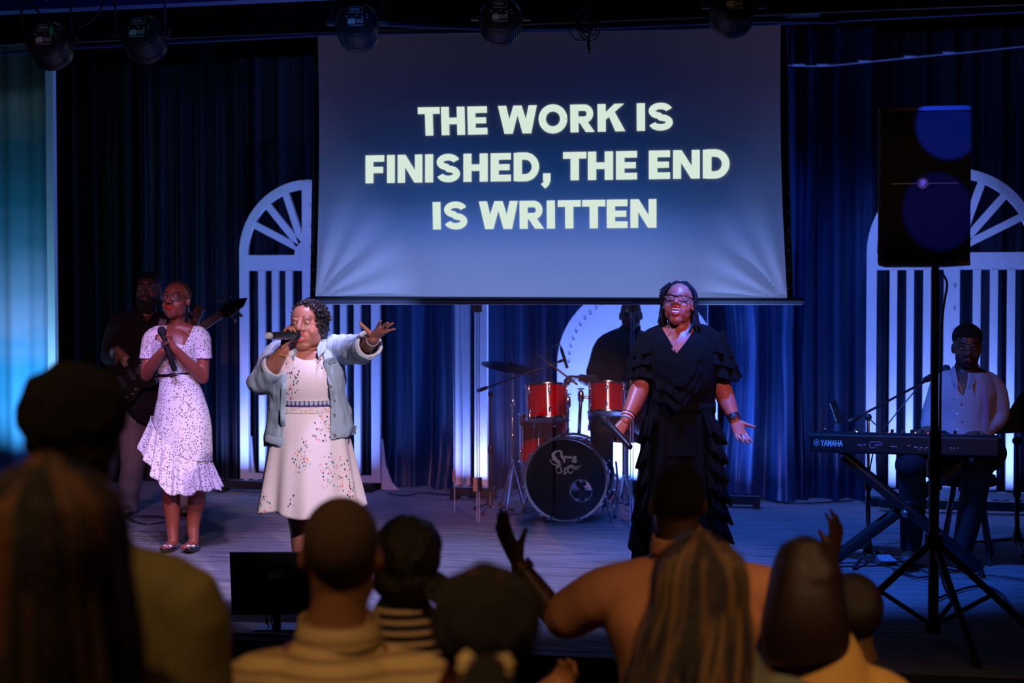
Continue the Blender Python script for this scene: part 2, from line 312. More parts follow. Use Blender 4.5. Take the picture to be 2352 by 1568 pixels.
# ---- arches
paint = mat('white_painted_board', (0.62, 0.62, 0.64), 0.55, var=0.06, bs=3, bump=0.05)
edge = mat('white_board_face', (0.66, 0.66, 0.68), 0.6, bump=0.25, bs=14, var=0.10, stretch=(1,1,0.4))
def arch(pxc, half, label, solid=False, top=2.575, T=0.045):
    c = W(pxc, 1120, YB); o = thing('arch', label, 'stage set', (c.x, YB, ST), 0, 'painted white arches along the back of the stage')
    w_ = 0.075; n = 28; zs = top - half; y0 = -T/2; E = Vector((0, T, 0))
    def arcband(ro, ri, a0, a1, name, m=edge):
        mb = MB(); vs = []; k = n
        for i in range(k+1):
            a = a0+(a1-a0)*i/k
            for r in (ro, ri):
                for y in (y0, -y0): vs.append(Vector((r*math.cos(a), y, zs + r*math.sin(a))))
        fs = []
        for i in range(k):
            b = i*4; fs += [(b,b+4,b+5,b+1),(b+2,b+3,b+7,b+6),(b,b+2,b+6,b+4),(b+1,b+5,b+7,b+3)]
        fs += [(0,1,3,2),(k*4,k*4+2,k*4+3,k*4+1)]
        mb.add(vs, fs); return mb.build(name, m, o, smooth=False)
    def bar(x, z0, z1, ww, name='slat', m=edge):
        return MB().box((x, 0, (z0+z1)/2), (ww, T, z1-z0)).build(name, m, o, smooth=False, bevel=0.002)
    base0, base1 = 0.06, 0.13
    if solid:
        pts = [Vector((-half, y0, base0))] + [Vector((half*math.cos(a), y0, zs+half*math.sin(a))) for a in [math.pi - math.pi*i/40 for i in range(41)]] + [Vector((half, y0, base0))]
        MB().poly(pts, E).build('panel', mat('white_solid_board', (0.66,0.66,0.68), 0.5, bump=0.12, bs=8, var=0.05), o, smooth=False)
        for i in range(13):   # bulb sockets round the rim
            a = R(100 + i*6.6); r = half-0.10
            b = MB().ell((r*math.cos(a), y0-0.004, zs+r*math.sin(a)), (0.008, 0.006, 0.008), n=10, m=6)
            b.build('bulb', mat('clear_bulb', (0.5,0.52,0.6), 0.15, spec=0.9), o)
        for i in range(8):
            MB().ell((-half+0.10, y0-0.004, zs-0.12-i*0.17), (0.008, 0.006, 0.008), n=10, m=6).build('bulb', MC['clear_bulb'], o)
        return o
    arcband(half, half-w_, 0, math.pi, 'arch_rim')
    bar(-half+w_/2, base0, zs, w_, 'stile'); bar(half-w_/2, base0, zs, w_, 'stile')
    MB().box((0, -0.003, (base0+top-0.02)/2), (0.115, T, top-0.02-base0)).build('centre_post', edge, o, smooth=False, bevel=0.002)
    MB().box((0, 0.001, zs-0.075), (2*half-2*w_, T-0.002, 0.13)).build('cross_rail', edge, o, smooth=False)
    MB().box((0, 0.001, (base0+base1)/2-0.015), (2*half-2*w_, T-0.002, base1-base0)).build('bottom_rail', edge, o, smooth=False)
    ri = half - w_
    MB().poly([Vector((0.125*math.cos(math.pi*i/16), y0+0.002, zs-0.01+0.125*math.sin(math.pi*i/16))) for i in range(17)], (0, T-0.004, 0)).build('spoke_hub', edge, o, smooth=False)
    for s in (-1, 1):
        for k in range(3):
            bar(s*(0.0575 + (half-w_-0.0575)*(k+1)/4), base1, zs-0.14, 0.055)
        for a in (27, 48, 68):
            a = R(a); d = Vector((s*math.cos(a), 0, math.sin(a))); q = Vector((-d.z, 0, d.x))
            p0 = Vector((s*0.04, 0, zs+0.02)) ; p1 = Vector((0,0,zs)) + d*(ri+0.01)
            dd = (p1-p0).normalized(); qq = Vector((-dd.z, 0, dd.x))*0.028
            MB().poly([p0-qq+Vector((0,y0+0.003,0)), p0+qq+Vector((0,y0+0.003,0)), p1+qq+Vector((0,y0+0.003,0)), p1-qq+Vector((0,y0+0.003,0))], (0, T-0.006, 0)).build('fan_spoke', edge, o, smooth=False)
    for k in range(9):
        MB().ell((0.02, y0-0.002, 1.0+k*0.17), 0.009, n=8, m=6).build('bolt', STEEL, o)
    # curved foot braces
    for s in (-1, 1):
        pts = [Vector((0,0,0.0)), Vector((0.15,0,0.0)), Vector((0.09,0,0.06)), Vector((0.04,0,0.2)), Vector((0.01,0,0.42)), Vector((0,0,0.42))]
        yo = 0.0 if s > 0 else 0.02
        pts = [Vector((s*(half-0.004)+s*p.x if s > 0 else -half+w_*0.9+p.x*0.5, yo+0.024, p.z)) for p in pts]
        MB().poly(pts, (0, 0.02, 0)).build('foot_brace', paint, o, smooth=False)
    for s in (-1, 1): MB().box((s*(half-0.1), 0.0, 0.03), (0.12, 0.3, 0.06)).build('foot', BLKM, o, smooth=False)
    return o
arch(713, 0.615, 'white slatted arch with a fan top behind the singer in the denim jacket')
a2 = arch(1462, 0.64, 'solid white arch with bulbs round its rim behind the drummer', solid=True, top=1.70)
MB().box((0, 0, 0.03), (1.2, 0.3, 0.06)).build('foot', BLKM, a2, smooth=False)
arch(2182, 0.63, 'white slatted arch with a fan top behind the keyboard player')
# plain pilaster boards left of the drums
c = W(1106, 1100, 11.15); o = thing('pilaster_board', 'plain white upright board left of the drum kit behind the clear shield', 'stage set', (c.x, 11.15, ST))
MB().box((0,0,0.98), (0.105, 0.05, 1.86)).build('panel', edge, o, smooth=False, bevel=0.003); MB().box((0,0,0.025), (0.16, 0.22, 0.05)).build('foot', BLKM, o, smooth=False)
c = W(1062, 1100, 11.2)  # added white cloth stands in for bright reflections in the shield
o = curtain(c.x-0.07, c.x+0.07, 11.2, ST+0.02, 2.6, 1.5, 0.025, mat('reflection_cloth', (0.6,0.6,0.62), 0.7), 'narrow white cloth added for the bright reflections left of the drum shield', 12); 
# ---- LED bars on the floor
def ledbar(x, y, L, label, e, dz=0.0):
    o = thing('light_bar', label, 'stage light', (x, y, ST), 0, 'light bars on the stage floor')
    MB().box((0, 0, 0.06), (L, 0.10, 0.07)).build('housing', BLK, o, smooth=False, bevel=0.006)
    for s in (-1, 1): MB().box((s*L*0.42, 0, 0.012), (0.05, 0.16, 0.024)).build('foot', BLKM, o, smooth=False)
    for k in range(int(L/0.085)):
        MB().cyl((-L/2+0.06+k*0.085, 0.03, 0.095), (-L/2+0.06+k*0.085, 0.03, 0.102), 0.022, n=10).build('lens', mat('dark_lens', (0.02,0.02,0.03), 0.2), o)
    area((x, y-0.02, ST+0.12), (x, YB+0.05, ST+1.9), LAV, e*0.75, L, 0.05, 150)
    return o
ledbar(xw(690, 11.0)-0.20, 10.98, 1.10, 'black light bar on the floor before the arch behind the denim jacket singer', 42)
ledbar(xw(1440, 10.9), 11.0, 0.8, 'black light bar on the floor behind the drum kit', 95)
ledbar(xw(1695, 10.9), 10.92, 0.34, 'short black light bar at the foot of the shiny curtain', 9)
ledbar(xw(2225, 10.9), 10.95, 1.25, 'black light bar on the floor behind the keyboard player', 50)
ledbar(xw(1085, 10.9), 10.95, 0.36, 'short black light bar on the floor left of the drum kit', 16)
# ---- projection screen
YS = 9.62
o = thing('projection_screen', 'large projection screen showing three lines of white capital letters', 'screen', (0, YS, ST))
tl, tr, br, bl = [W(x, y, YS) for x, y in ((730, 78), (1793, 58), (1808, 684), (724, 680))]
NX, NZ = 150, 90
def scr(u, v):
    a = bl.lerp(br, u); b = tl.lerp(tr, u); p = a.lerp(b, v)
    dy = 0
    du = (1-u) ; 
    # pleats radiating from the lower corners
    for (cx, sx) in ((0, 1), (1, -1)):
        ux = (u-cx)*sx*1.78; vz = v+0.02; r = math.hypot(ux, vz); a_ = math.atan2(vz, ux+1e-6)
        k = math.exp(-(r/0.36)**2)*min(1, r/0.12); dy += 0.020*k*math.sin(a_*17)*(1 if sx > 0 else 0.8)
        dy += 0.014*k*math.sin(a_*7+1)
    if u > 0.75: dy += 0.006*math.sin(u*420+v*60)*max(0, 1-v/0.05)*(u-0.75)*4
    inw = 0.03*math.sin(math.pi*min(1, max(0, v)))
    p = p + Vector((inw*(0.5-u)*1.2, dy, 0)); return p - Vector((0, YS, ST))
scm = mat('screen_cloth', (0.22, 0.22, 0.24), 0.75); nt = scm.node_tree
tc = nn(nt, 'ShaderNodeTexCoord'); uvn = nn(nt, 'ShaderNodeSeparateXYZ'); nt.links.new(tc.outputs['UV'], uvn.inputs[0])
r1 = ramp(nt, [(0.0, (0.18,0.26,0.68)), (0.12, (0.15,0.23,0.68)), (0.24, (0.065,0.15,0.54)), (0.36, (0.018,0.07,0.27)), (0.48, (0.004,0.036,0.155)), (0.62, (0.004,0.020,0.09)), (0.78, (0.006,0.010,0.045)), (1.0, (0.012,0.011,0.022))])
wv = nn(nt, 'ShaderNodeTexNoise'); wv.inputs['Scale'].default_value = 1.4; wv.inputs['Detail'].default_value = 1; nt.links.new(tc.outputs['UV'], wv.inputs['Vector'])
m1 = nn(nt, 'ShaderNodeMath', operation='MULTIPLY_ADD'); m1.inputs[1].default_value = 0.25; nt.links.new(wv.outputs[0], m1.inputs[0]); nt.links.new(uvn.outputs['Y'], m1.inputs[2])
m2 = nn(nt, 'ShaderNodeMath', operation='SUBTRACT'); m2.inputs[1].default_value = 0.125; nt.links.new(m1.outputs[0], m2.inputs[0]); nt.links.new(m2.outputs[0], r1.inputs[0])
# a violet-gray haze drawn towards both sides of the projected picture
r2 = ramp(nt, [(0.0, (0.45,)*3), (0.10, (0.2,)*3), (0.3, (0.0,)*3), (0.72, (0.0,)*3), (0.92, (0.35,)*3), (1.0, (0.5,)*3)]); nt.links.new(uvn.outputs['X'], r2.inputs[0])
mx = nn(nt, 'ShaderNodeMix', data_type='RGBA'); mx.inputs[7].default_value = (0.030, 0.022, 0.050, 1); nt.links.new(r2.outputs[0], mx.inputs[0]); nt.links.new(r1.outputs[0], mx.inputs[6])
nt.links.new(mx.outputs[2], BS(scm).inputs['Emission Color']); BS(scm).inputs['Emission Strength'].default_value = 0.75
mb = MB().grid(scr, NX, NZ); so = mb.build('screen_cloth', scm, o, smooth=True, auto=False)
uv = so.data.uv_layers.new(name='UVMap')
for lp in so.data.loops:
    i = lp.vertex_index; uv.data[lp.index].uv = ((i//NZ)/(NX-1), (i%NZ)/(NZ-1))
def L(p): return Vector(p) - Vector((0, YS, ST))
bk = MB()
pl = [W(x, y, YS+0.03) for x, y in ((722, 66), (1806, 40), (1822, 690), (712, 688))]
bk.poly([L(p) for p in pl], (0, 0.01, 0)).build('black_border', BLKM, o, smooth=False)
MB().tube([L(W(708, 689, YS)), L(W(1842, 691, YS))], 0.020, n=14).build('bottom_bar', mat('bar_gray', (0.10, 0.12, 0.16), 0.4), o)
MB().tube([L(W(705, 697.5, YS-0.005)), L(W(1842, 698, YS-0.005))], 0.006, n=8).build('pull_batten', mat('batten_light', (0.35, 0.4, 0.5), 0.4), o)
MB().box(L((W(1260, 40, YS)).lerp(W(1270, 40, YS), 0.5)), (3.6, 0.12, 0.12)).build('roller_case', BLK, o, smooth=False, bevel=0.01)
for k in range(14):   # lacing knots down both edges
    for s in (0, 1):
        q = W(720, 90+k*44, YS+0.01) if s == 0 else W(1812, 90+k*44, YS+0.01)
        MB().ell(L(q), (0.009, 0.006, 0.014), n=8, m=6).build('eyelet', BLKM, o)
# lettering, one mesh per word line
def strip(mb, pts, w_, z):
    """pts in letter units -> band"""
    n = len(pts); vs = []
    for i in range(n):
        a = pts[max(i-1,0)]; b = pts[min(i+1,n-1)]; dx, dy = b[0]-a[0], b[1]-a[1]; l = math.hypot(dx, dy) or 1
        nx, ny = -dy/l*w_/2, dx/l*w_/2
        vs.append((pts[i][0]+nx, pts[i][1]+ny)); vs.append((pts[i][0]-nx, pts[i][1]-ny))
    mb.append((vs, [(2*i, 2*i+1, 2*i+3, 2*i+2) for i in range(n-1)]))
def arc(cx, cy, rx, ry, a0, a1, n=18): return [(cx+rx*math.cos(R(a0+(a1-a0)*i/n)), cy+ry*math.sin(R(a0+(a1-a0)*i/n))) for i in range(n+1)]
def rect(g, x0, y0, x1, y1): g.append(([(x0,y0),(x1,y0),(x1,y1),(x0,y1)], [(0,1,2,3)]))
def quad(g, *p): g.append((list(p), [tuple(range(len(p)))]))
def glyph(ch):
    g = []; s = 0.29; h = 0.235
    if ch == 'I': rect(g,0,0,s,1); return g, s
    if ch == 'T': rect(g,0,1-h,.81,1); rect(g,.405-s/2,0,.405+s/2,1); return g, .81
    if ch == 'H': rect(g,0,0,s,1); rect(g,.87-s,0,.87,1); rect(g,0,.5-h/2,.87,.5+h/2); return g, .87
    if ch == 'E': rect(g,0,0,s,1); rect(g,0,0,.72,h); rect(g,0,1-h,.72,1); rect(g,0,.5-h*.46,.68,.5+h*.46); return g, .72
    if ch == 'F': rect(g,0,0,s,1); rect(g,0,1-h,.69,1); rect(g,0,.5-h*.6,.65,.5+h*.36); return g, .69
    if ch == 'N': rect(g,0,0,s-.02,1); rect(g,.9-s+.02,0,.9,1); quad(g,(0,1),(s,1),(.9,0),(.9-s,0)); return g, .9
    if ch == 'D': rect(g,0,0,s,1); strip(g, [(.1,1-h/2),(.3,1-h/2)]+arc(.40,.5,.365,.5-h/2,88,-88)+[(.3,h/2),(.1,h/2)], h*1.1, 0); return g, .91
    if ch == 'O': strip(g, arc(.52,.5,.385,.395,0,360,40), .26, 0); return g, 1.04
    if ch == 'R':
        rect(g,0,0,s,1); strip(g, [(.1,1-h/2+.0),(.4,1-h/2)]+arc(.5,.665,.20,.335-h/2,90,-90)+[(.4,.33+h/2),(.1,.33+h/2)], h, 0)
        quad(g,(.28,.42),(.58,.42),(.87,0),(.55,0)); return g, .87
    if ch == 'K': rect(g,0,0,s,1); quad(g,(.2,.35),(.2,.62),(.6,1),(.94,1)); quad(g,(.38,.60),(.60,.72),(.98,0),(.63,0)); return g, .98
    if ch == 'W': quad(g,(0,1),(.30,1),(.52,0),(.22,0)); quad(g,(.24,0),(.52,0),(.80,1),(.56,1)); quad(g,(.61,1),(.86,1),(1.16,0),(.88,0)); quad(g,(.89,0),(1.19,0),(1.41,1),(1.11,1)); return g, 1.41
    if ch == 'S':
        strip(g, arc(.44,.715,.295,.175,12,270,22)[:-1]+arc(.45,.29,.30,.178,90,-168,22), .235, 0); return g, .89
    if ch == ',': strip(g, [(.16,.2),(.17,.0),(.13,-.1),(.02,-.2)], .22, 0); rect(g,.02,0,.28,.26); return g, .32
    return g, .27
lt = mat('projected_white', (0.2,0.2,0.2), 0.7, emit=(0.68, 0.82, 0.70), es=0.98)
def line(txt, a, b, c2, d2):
    """a,b: px of baseline ends; c2,d2: px of cap-height ends"""
    x = 0; items = []
    for ch in txt:
        if ch == ' ': x += .30; items.append((None, x)); continue
        g, wd = glyph(ch); items.append((g, x)); x += wd + (.10 if ch not in 'TW' else .05)
    tot = x - .10; mb = MB(); A = W(*a, YS-0.0); B = W(*b, YS); Cc = W(*c2, YS); D = W(*d2, YS)
    def mp_(u, v): return L(A.lerp(B, u).lerp(Cc.lerp(D, u), v)) + Vector((0, -0.006, 0))
    for g, x0 in items + [(None, 0)]:
        if g is None:
            mobj('lettering', mb.mesh(), lt, o, smooth=False); mb = MB(); continue
        for i_, (vs, fs) in enumerate(g): mb.add([mp_((x0+p[0])/tot, p[1]) - Vector((0, 0.0004*i_, 0)) for p in vs], fs)
line('THE WORK IS', (962, 312), (1547, 299), (960, 247), (1547, 236))
line('FINISHED, THE END', (840, 421), (1677, 409), (840, 357), (1677, 343))
line('IS WRITTEN', (995, 527), (1508, 523), (994, 464), (1508, 457))
# ---- painted panel and post at far left
o = thing('painted_panel', 'tall hanging cloth painted like a teal seascape at far left', 'stage set', W(60, 900, 9.9))
o.location.z = ST
def pnl(u, v):
    a = W(-160, 900, 9.9); b = W(113, 900, 9.9); x = a.x + (b.x-a.x)*u - o.location.x
    return Vector((x, 0.03*math.sin(u*16+0.5*v) + 0.012*math.sin(u*41), 0.02+3.62*v))
pm = mat('painted_sea', (0.1,0.3,0.4), 0.6); nt = pm.node_tree; tc = nn(nt, 'ShaderNodeTexCoord'); sp = nn(nt, 'ShaderNodeSeparateXYZ'); nt.links.new(tc.outputs['Object'], sp.inputs[0])
nz = nn(nt, 'ShaderNodeTexNoise'); nz.inputs['Scale'].default_value = 1.6; nz.inputs['Detail'].default_value = 7; mp = nn(nt, 'ShaderNodeMapping'); mp.inputs['Scale'].default_value = (0.5, 1, 2.6); nt.links.new(tc.outputs['Object'], mp.inputs[0]); nt.links.new(mp.outputs[0], nz.inputs['Vector'])
m1 = nn(nt, 'ShaderNodeMath', operation='MULTIPLY_ADD'); m1.inputs[1].default_value = 0.9; nt.links.new(nz.outputs[0], m1.inputs[0]); nt.links.new(sp.outputs['Z'], m1.inputs[2])
m2 = nn(nt, 'ShaderNodeMath', operation='MULTIPLY'); m2.inputs[1].default_value = 0.24; nt.links.new(m1.outputs[0], m2.inputs[0])
rp = ramp(nt, [(0.0, (0.10,0.34,0.62)), (0.25, (0.10,0.40,0.70)), (0.36, (0.05,0.28,0.50)), (0.45, (0.34,0.36,0.55)), (0.55, (0.20,0.30,0.44)), (0.66, (0.03,0.20,0.28)), (0.76, (0.05,0.16,0.20)), (0.84, (0.25,0.24,0.2)), (0.9, (0.06,0.07,0.06)), (1, (0.03,0.04,0.04))])
nt.links.new(m2.outputs[0], rp.inputs[0]); nt.links.new(rp.outputs[0], BS(pm).inputs['Base Color'])
MB().grid(pnl, 80, 30).build('painted_cloth', pm, o, smooth=True, auto=False, solid=0.004)
MB().box((pnl(0.5,0).x, 0.02, 3.65), (0.9, 0.03, 0.03)).build('batten', BLKM, o, smooth=False)
area(W(40, 1130, 9.2), W(40, 700, 9.9), (0.22, 0.60, 0.95), 14, 0.6, 0.1, 90)
c0 = W(123, 900, 9.85); o = MB().box((0,0,1.78), (0.062, 0.05, 3.56)).build('set_post', mat('post_white', (0.55,0.6,0.7), 0.5, bump=0.1, bs=6), smooth=False, bevel=0.003); o.location = (c0.x, 9.85, ST)
tag(o, 'narrow pale post standing between the painted cloth and the black curtain', 'post')
# ================================================================ figures
def skinmat(name, col, rough=0.42):
    m = mat(name, col, rough, spec=0.5); nt = m.node_tree
    a = nn(nt, 'ShaderNodeVertexColor'); a.layer_name = 'Col'; mx = nn(nt, 'ShaderNodeMix', data_type='RGBA', blend_type='MULTIPLY'); mx.inputs[0].default_value = 1
    mx.inputs[6].default_value = (*col, 1); nt.links.new(a.outputs[0], mx.inputs[7]); nt.links.new(mx.outputs[2], BS(m).inputs['Base Color'])
    nz = nn(nt, 'ShaderNodeTexNoise'); nz.inputs['Scale'].default_value = 60; bp = nn(nt, 'ShaderNodeBump'); bp.inputs['Strength'].default_value = 0.05; bp.inputs['Distance'].default_value = 0.01
    nt.links.new(nz.outputs[0], bp.inputs['Height']); nt.links.new(bp.outputs[0], BS(m).inputs['Normal']); return m
SK1 = skinmat('deep_brown_skin', (0.27, 0.068, 0.045)); SK2 = skinmat('warm_brown_skin', (0.42, 0.17, 0.115)); SK3 = skinmat('brown_skin', (0.34, 0.115, 0.08)); SKD = skinmat('dark_skin', (0.10, 0.048, 0.03))
def bake(mb, voxel, smooth=3, name='m', fn=None):
    me = mb.mesh('raw'); o = bpy.data.objects.new('raw', me); C.objects.link(o)
    bm = bmesh.new(); bm.from_mesh(me); bmesh.ops.recalc_face_normals(bm, faces=bm.faces); bm.to_mesh(me); bm.free()
    r = o.modifiers.new('r', 'REMESH'); r.mode = 'VOXEL'; r.voxel_size = voxel; r.use_smooth_shade = True
    if smooth: s = o.modifiers.new('s', 'SMOOTH'); s.factor = 0.5; s.iterations = smooth
    dg = bpy.context.evaluated_depsgraph_get(); res = bpy.data.meshes.new_from_object(o.evaluated_get(dg)); res.name = name
    bpy.data.objects.remove(o); bpy.data.meshes.remove(me)
    if fn:
        n = len(res.vertices); co = np.empty(n*3); res.vertices.foreach_get('co', co); co = co.reshape(-1, 3)
        no = np.empty(n*3); res.vertices.foreach_get('normal', no); no = no.reshape(-1, 3)
        co = fn(co, no); res.vertices.foreach_set('co', co.ravel()); res.update()
    return res
def cut(me, pred=None, planes=(), split=()):
    """trim a baked garment: planes (point, normal) clear the side the normal points to; pred(face centre) deletes"""
    bm = bmesh.new(); bm.from_mesh(me)
    for p, n in planes:
        bmesh.ops.bisect_plane(bm, geom=bm.verts[:]+bm.edges[:]+bm.faces[:], plane_co=p, plane_no=n, clear_outer=True)
    for p, n in split:
        bmesh.ops.bisect_plane(bm, geom=bm.verts[:]+bm.edges[:]+bm.faces[:], plane_co=p, plane_no=n)
    if pred:
        bmesh.ops.delete(bm, geom=[f for f in bm.faces if pred(f.calc_center_median())], context='FACES')
    bm.to_mesh(me); bm.free(); return me
def cnoise(co, s, seed=0.0):
    """cheap smooth noise on arrays"""
    x, y, z = co[:,0]*s+seed, co[:,1]*s+seed*1.3, co[:,2]*s+seed*0.7
    return (np.sin(x*1.3+np.sin(y*1.1+z*0.7)*1.5)+np.sin(y*1.7+np.sin(z*1.3+x*0.5)*1.4)+np.sin(z*1.1+np.sin(x*1.9+y*0.3)*1.6))/3
def bump(a, x, w_): return np.exp(-((x-a)/w_)**2)
def polycut(pts, ymax=0.05):
    """cut a garment along a convex outline seen from the front: edges made clean, inside removed"""
    pts = [Vector(p) for p in pts]; n = len(pts); area2 = sum(pts[i].x*pts[(i+1)%n].z-pts[(i+1)%n].x*pts[i].z for i in range(n)); sg = 1 if area2 > 0 else -1
    sp = [(pts[i], (pts[(i+1)%n]-pts[i]).cross(Vector((0,1,0)))) for i in range(n)]
    def inside(c):
        if c.y > ymax: return False
        for i in range(n):
            a, b = pts[i], pts[(i+1)%n]
            if sg*((b.x-a.x)*(c.z-a.z)-(b.z-a.z)*(c.x-a.x)) < 0: return False
        return True
    return sp, inside
class Fig:
    """one person; local axes: x to the right of the picture, y away from the camera, z up; origin on the ground at the feet"""
    def __init__(s, name_label, px, d, z0=ST, cat='person', rz=TH):
        s.d = d; o = P(px, 900, d); o.z = z0; s.o = o; s.root = thing('person', name_label, cat, o, rz)
        s.inv = (Matrix.Translation(o) @ Matrix.Rotation(rz, 4, 'Z')).inverted(); s.b = MB(); s.heads = []
    def J(s, px, py, dy=0.0):
        return s.inv @ P(px, py, s.d+dy)
    def limb(s, pts, rad, ref=(1,0,0), n=22, sub=4): s.b.tube(pts, rad, n=n, ref=ref, sub=sub)
    def head(s, c, h=0.235, yaw=0, pitch=0, roll=0, open_=0.0, fat=1.0, ears=True, brow=1.0, nose=1.0, lips=1.0, chin=1.0):
        """yaw>0 turns the face to picture right, pitch>0 lifts the chin"""
        k = h/0.235; M = Matrix.Translation(c) @ Matrix.Rotation(R(yaw), 4, 'Z') @ Matrix.Rotation(R(-pitch), 4, 'X') @ Matrix.Rotation(R(roll), 4, 'Y') @ Matrix.Scale(k, 4)
        s.M = M; m = MB(); e = m.ell
        e((0, 0.018, 0.035), (0.076, 0.096, 0.083), n=24, m=16)
        e((0, -0.012, -0.012), (0.068*min(fat,1.12), 0.070, 0.082), n=24, m=16)
        e((0, -0.026, -0.062), (0.054*fat, 0.052, 0.050), n=20, m=12)
        e((0, -0.050, -0.090-0.012*open_), (0.036*fat*chin, 0.032, 0.029), n=16)
        for q in (-1, 1):
            e((q*0.034*fat, -0.036, -0.034), (0.037, 0.037, 0.042)); e((q*0.031*fat, -0.012, -0.055), (0.037*fat, 0.050, 0.052))
            e((q*0.031, -0.069, 0.010), (0.0155, 0.013, 0.012))                       # closed-lid swell
            m.tube([(q*0.010, -0.078, 0.018), (q*0.029, -0.081, 0.029), (q*0.052, -0.062, 0.033)], [0.007*brow, 0.0085*brow, 0.006], n=8, sub=3)
            e((q*0.0155*nose, -0.094, -0.028), (0.0115*nose, 0.013, 0.010))
            if ears:
                Re = Matrix.Rotation(R(q*-22), 4, 'Z') @ Matrix.Rotation(R(12), 4, 'X')
                e((q*0.078, 0.012, -0.004), (0.009, 0.019, 0.031), M=Re); e((q*0.080, 0.006, -0.026), (0.008, 0.010, 0.012))
        m.tube([(0, -0.078, 0.022), (0, -0.090, 0.002), (0, -0.104, -0.020)], [0.011, 0.012, 0.0145*nose], n=10, sub=3)
        e((0, -0.101, -0.026), (0.013*nose, 0.012, 0.010))
        e((0, -0.054, -0.064), (0.046, 0.034, 0.046))
        g = 0.010*open_ ; 
        m.tube([(-0.025, -0.079, -0.056-g*0.2), (-0.010, -0.091, -0.0515+g*0.5), (0, -0.0915, -0.0530+g*0.5), (0.010, -0.091, -0.0515+g*0.5), (0.025, -0.079, -0.056-g*0.2)], [0.006, 0.0085*lips, 0.0075*lips, 0.0085*lips, 0.006], n=8, sub=3)
        m.tube([(-0.024, -0.078, -0.060-g*0.8), (0, -0.089, -0.0655-g*1.6), (0.024, -0.078, -0.060-g*0.8)], [0.006, 0.0105*lips, 0.006], n=8, sub=3)
        s.b.add([M @ Vector(v) for v in m.v], m.f); s.heads.append((M, open_)); return M
    def hand(s, w0, fdir, pn, thumb=1, curl=(10, 10, 10), k=1.0, spread=6, fcurl=None, tdir=None, tcurl=(10, 15), fr=1.0):
        """w0 wrist, fdir towards the knuckles, pn palm normal (the way the palm looks), thumb=+1/-1 side"""
        f = Vector(fdir).normalized(); n = Vector(pn); n = (n - f*n.dot(f)).normalized(); a = f.cross(n)*thumb  # a: towards thumb side
        w0 = Vector(w0); m = s.b
        m.tube([w0, w0+f*0.03*k, w0+f*0.085*k], [(0.022*k, 0.016*k), (0.033*k, 0.0145*k), (0.036*k, 0.012*k)], n=12, ref=a, sub=2)
        for i in range(4):
            o = (0.028, 0.0095, -0.009, -0.027)[i]*k; Ln = (0.072, 0.080, 0.074, 0.058)[i]*k; r = (0.0085, 0.009, 0.0085, 0.0075)[i]*k*fr
            cu = fcurl[i] if fcurl else curl; sp = R((1.3, 0.35, -0.45, -1.5)[i]*spread)
            p = w0 + f*((0.088, 0.092, 0.088, 0.080)[i]*k) + a*o; d = (f*math.cos(sp) + a*math.sin(sp)).normalized(); ax = d.cross(n).normalized()
            m.tube([w0+f*0.03*k+a*o*0.5, p], [r*1.1, r*1.1], n=8)
            pts = [p]; 
            for j, fr_ in enumerate((0.46, 0.30, 0.24)):
                d = Matrix.Rotation(R(cu[j]), 3, ax) @ d; p = p + d*Ln*fr_; pts.append(p)
            m.tube(pts, [r*1.08, r, r*0.92, r*0.78], n=8, sub=1)
            for q in pts[:3]: m.ell(q, r*1.04, n=8, m=6)
        d = Vector(tdir).normalized() if tdir is not None else (f*0.62 + a*0.72 + n*0.25).normalized(); ax = d.cross(n)
        ax = ax.normalized() if ax.length > 1e-3 else a
        p = w0 + f*0.022*k + a*0.018*k; pts = [p, p + d*0.034*k]
        for j in range(2):
            d = Matrix.Rotation(R(tcurl[j]), 3, ax) @ d; pts.append(pts[-1] + d*(0.028, 0.022)[j]*k)
        m.tube(pts, [0.014*k, 0.012*k, 0.0098*k, 0.0082*k], n=8)
        for q in pts[1:3]: m.ell(q, 0.0105*k, n=8, m=6)
    def finish(s, skin, voxel=0.0045, smooth=8, paint=None, lip=(1.5, 0.35, 0.45), browc=0.25, scalp=None, beard=None):
        me = bake(s.b, voxel, smooth, 'figure'); n = len(me.vertices); co = np.empty(n*3); me.vertices.foreach_get('co', co); co = co.reshape(-1, 3)
        col = np.ones((n, 4))
        for M, op in s.heads:
            Mi = np.array(M.inverted()); h = np.c_[co, np.ones(n)] @ Mi.T; x, y, z = h[:,0], h[:,1], h[:,2]; ax = np.abs(x)
            near = (np.abs(x) < 0.11) & (np.abs(y) < 0.14) & (z > -0.14) & (z < 0.14); front = near & (y < -0.045)
            g = 0.010*op
            lipm = np.clip(1.6-(((x/0.030)**2 + ((z+0.0590+g*0.4)/(0.0150+g*1.1))**2))*1.6, 0, 1)*(front & (y < -0.070))
            for i in range(3): col[:,i] = col[:,i]*(1-lipm) + lip[i]*lipm
            if op > 0:
                mo = ((x/0.020)**2 + ((z+0.0590+g*0.5)/(g*0.9))**2 < 1) & front; col[mo, :3] *= 0.12
            bz = 0.0335 + 0.006*np.sin(np.clip((ax-0.012)/0.041,0,1)*2.4); br = np.clip(1.5-np.abs(z-bz)/0.004, 0, 1)*(ax > 0.012)*(ax < 0.053)*front
            col[:,:3] *= (1-br*(1-browc))[:,None]
            ey = np.clip(1.4-np.abs(z-0.006)/0.0022, 0, 1)*(ax > 0.018)*(ax < 0.045)*front; col[:,:3] *= (1-ey*0.75)[:,None]
            nost = (((ax-0.008)/0.0045)**2+((z+0.0335)/0.003)**2 < 1) & front & (y < -0.08); col[nost, :3] *= 0.25
            if scalp is not None:
                sm = np.clip(((y*0.9+z*1.0) - scalp[0])/0.01, 0, 1)*near*(z > -0.06); 
                for i in range(3): col[:,i] = col[:,i]*(1-sm)+scalp[1][i]*sm
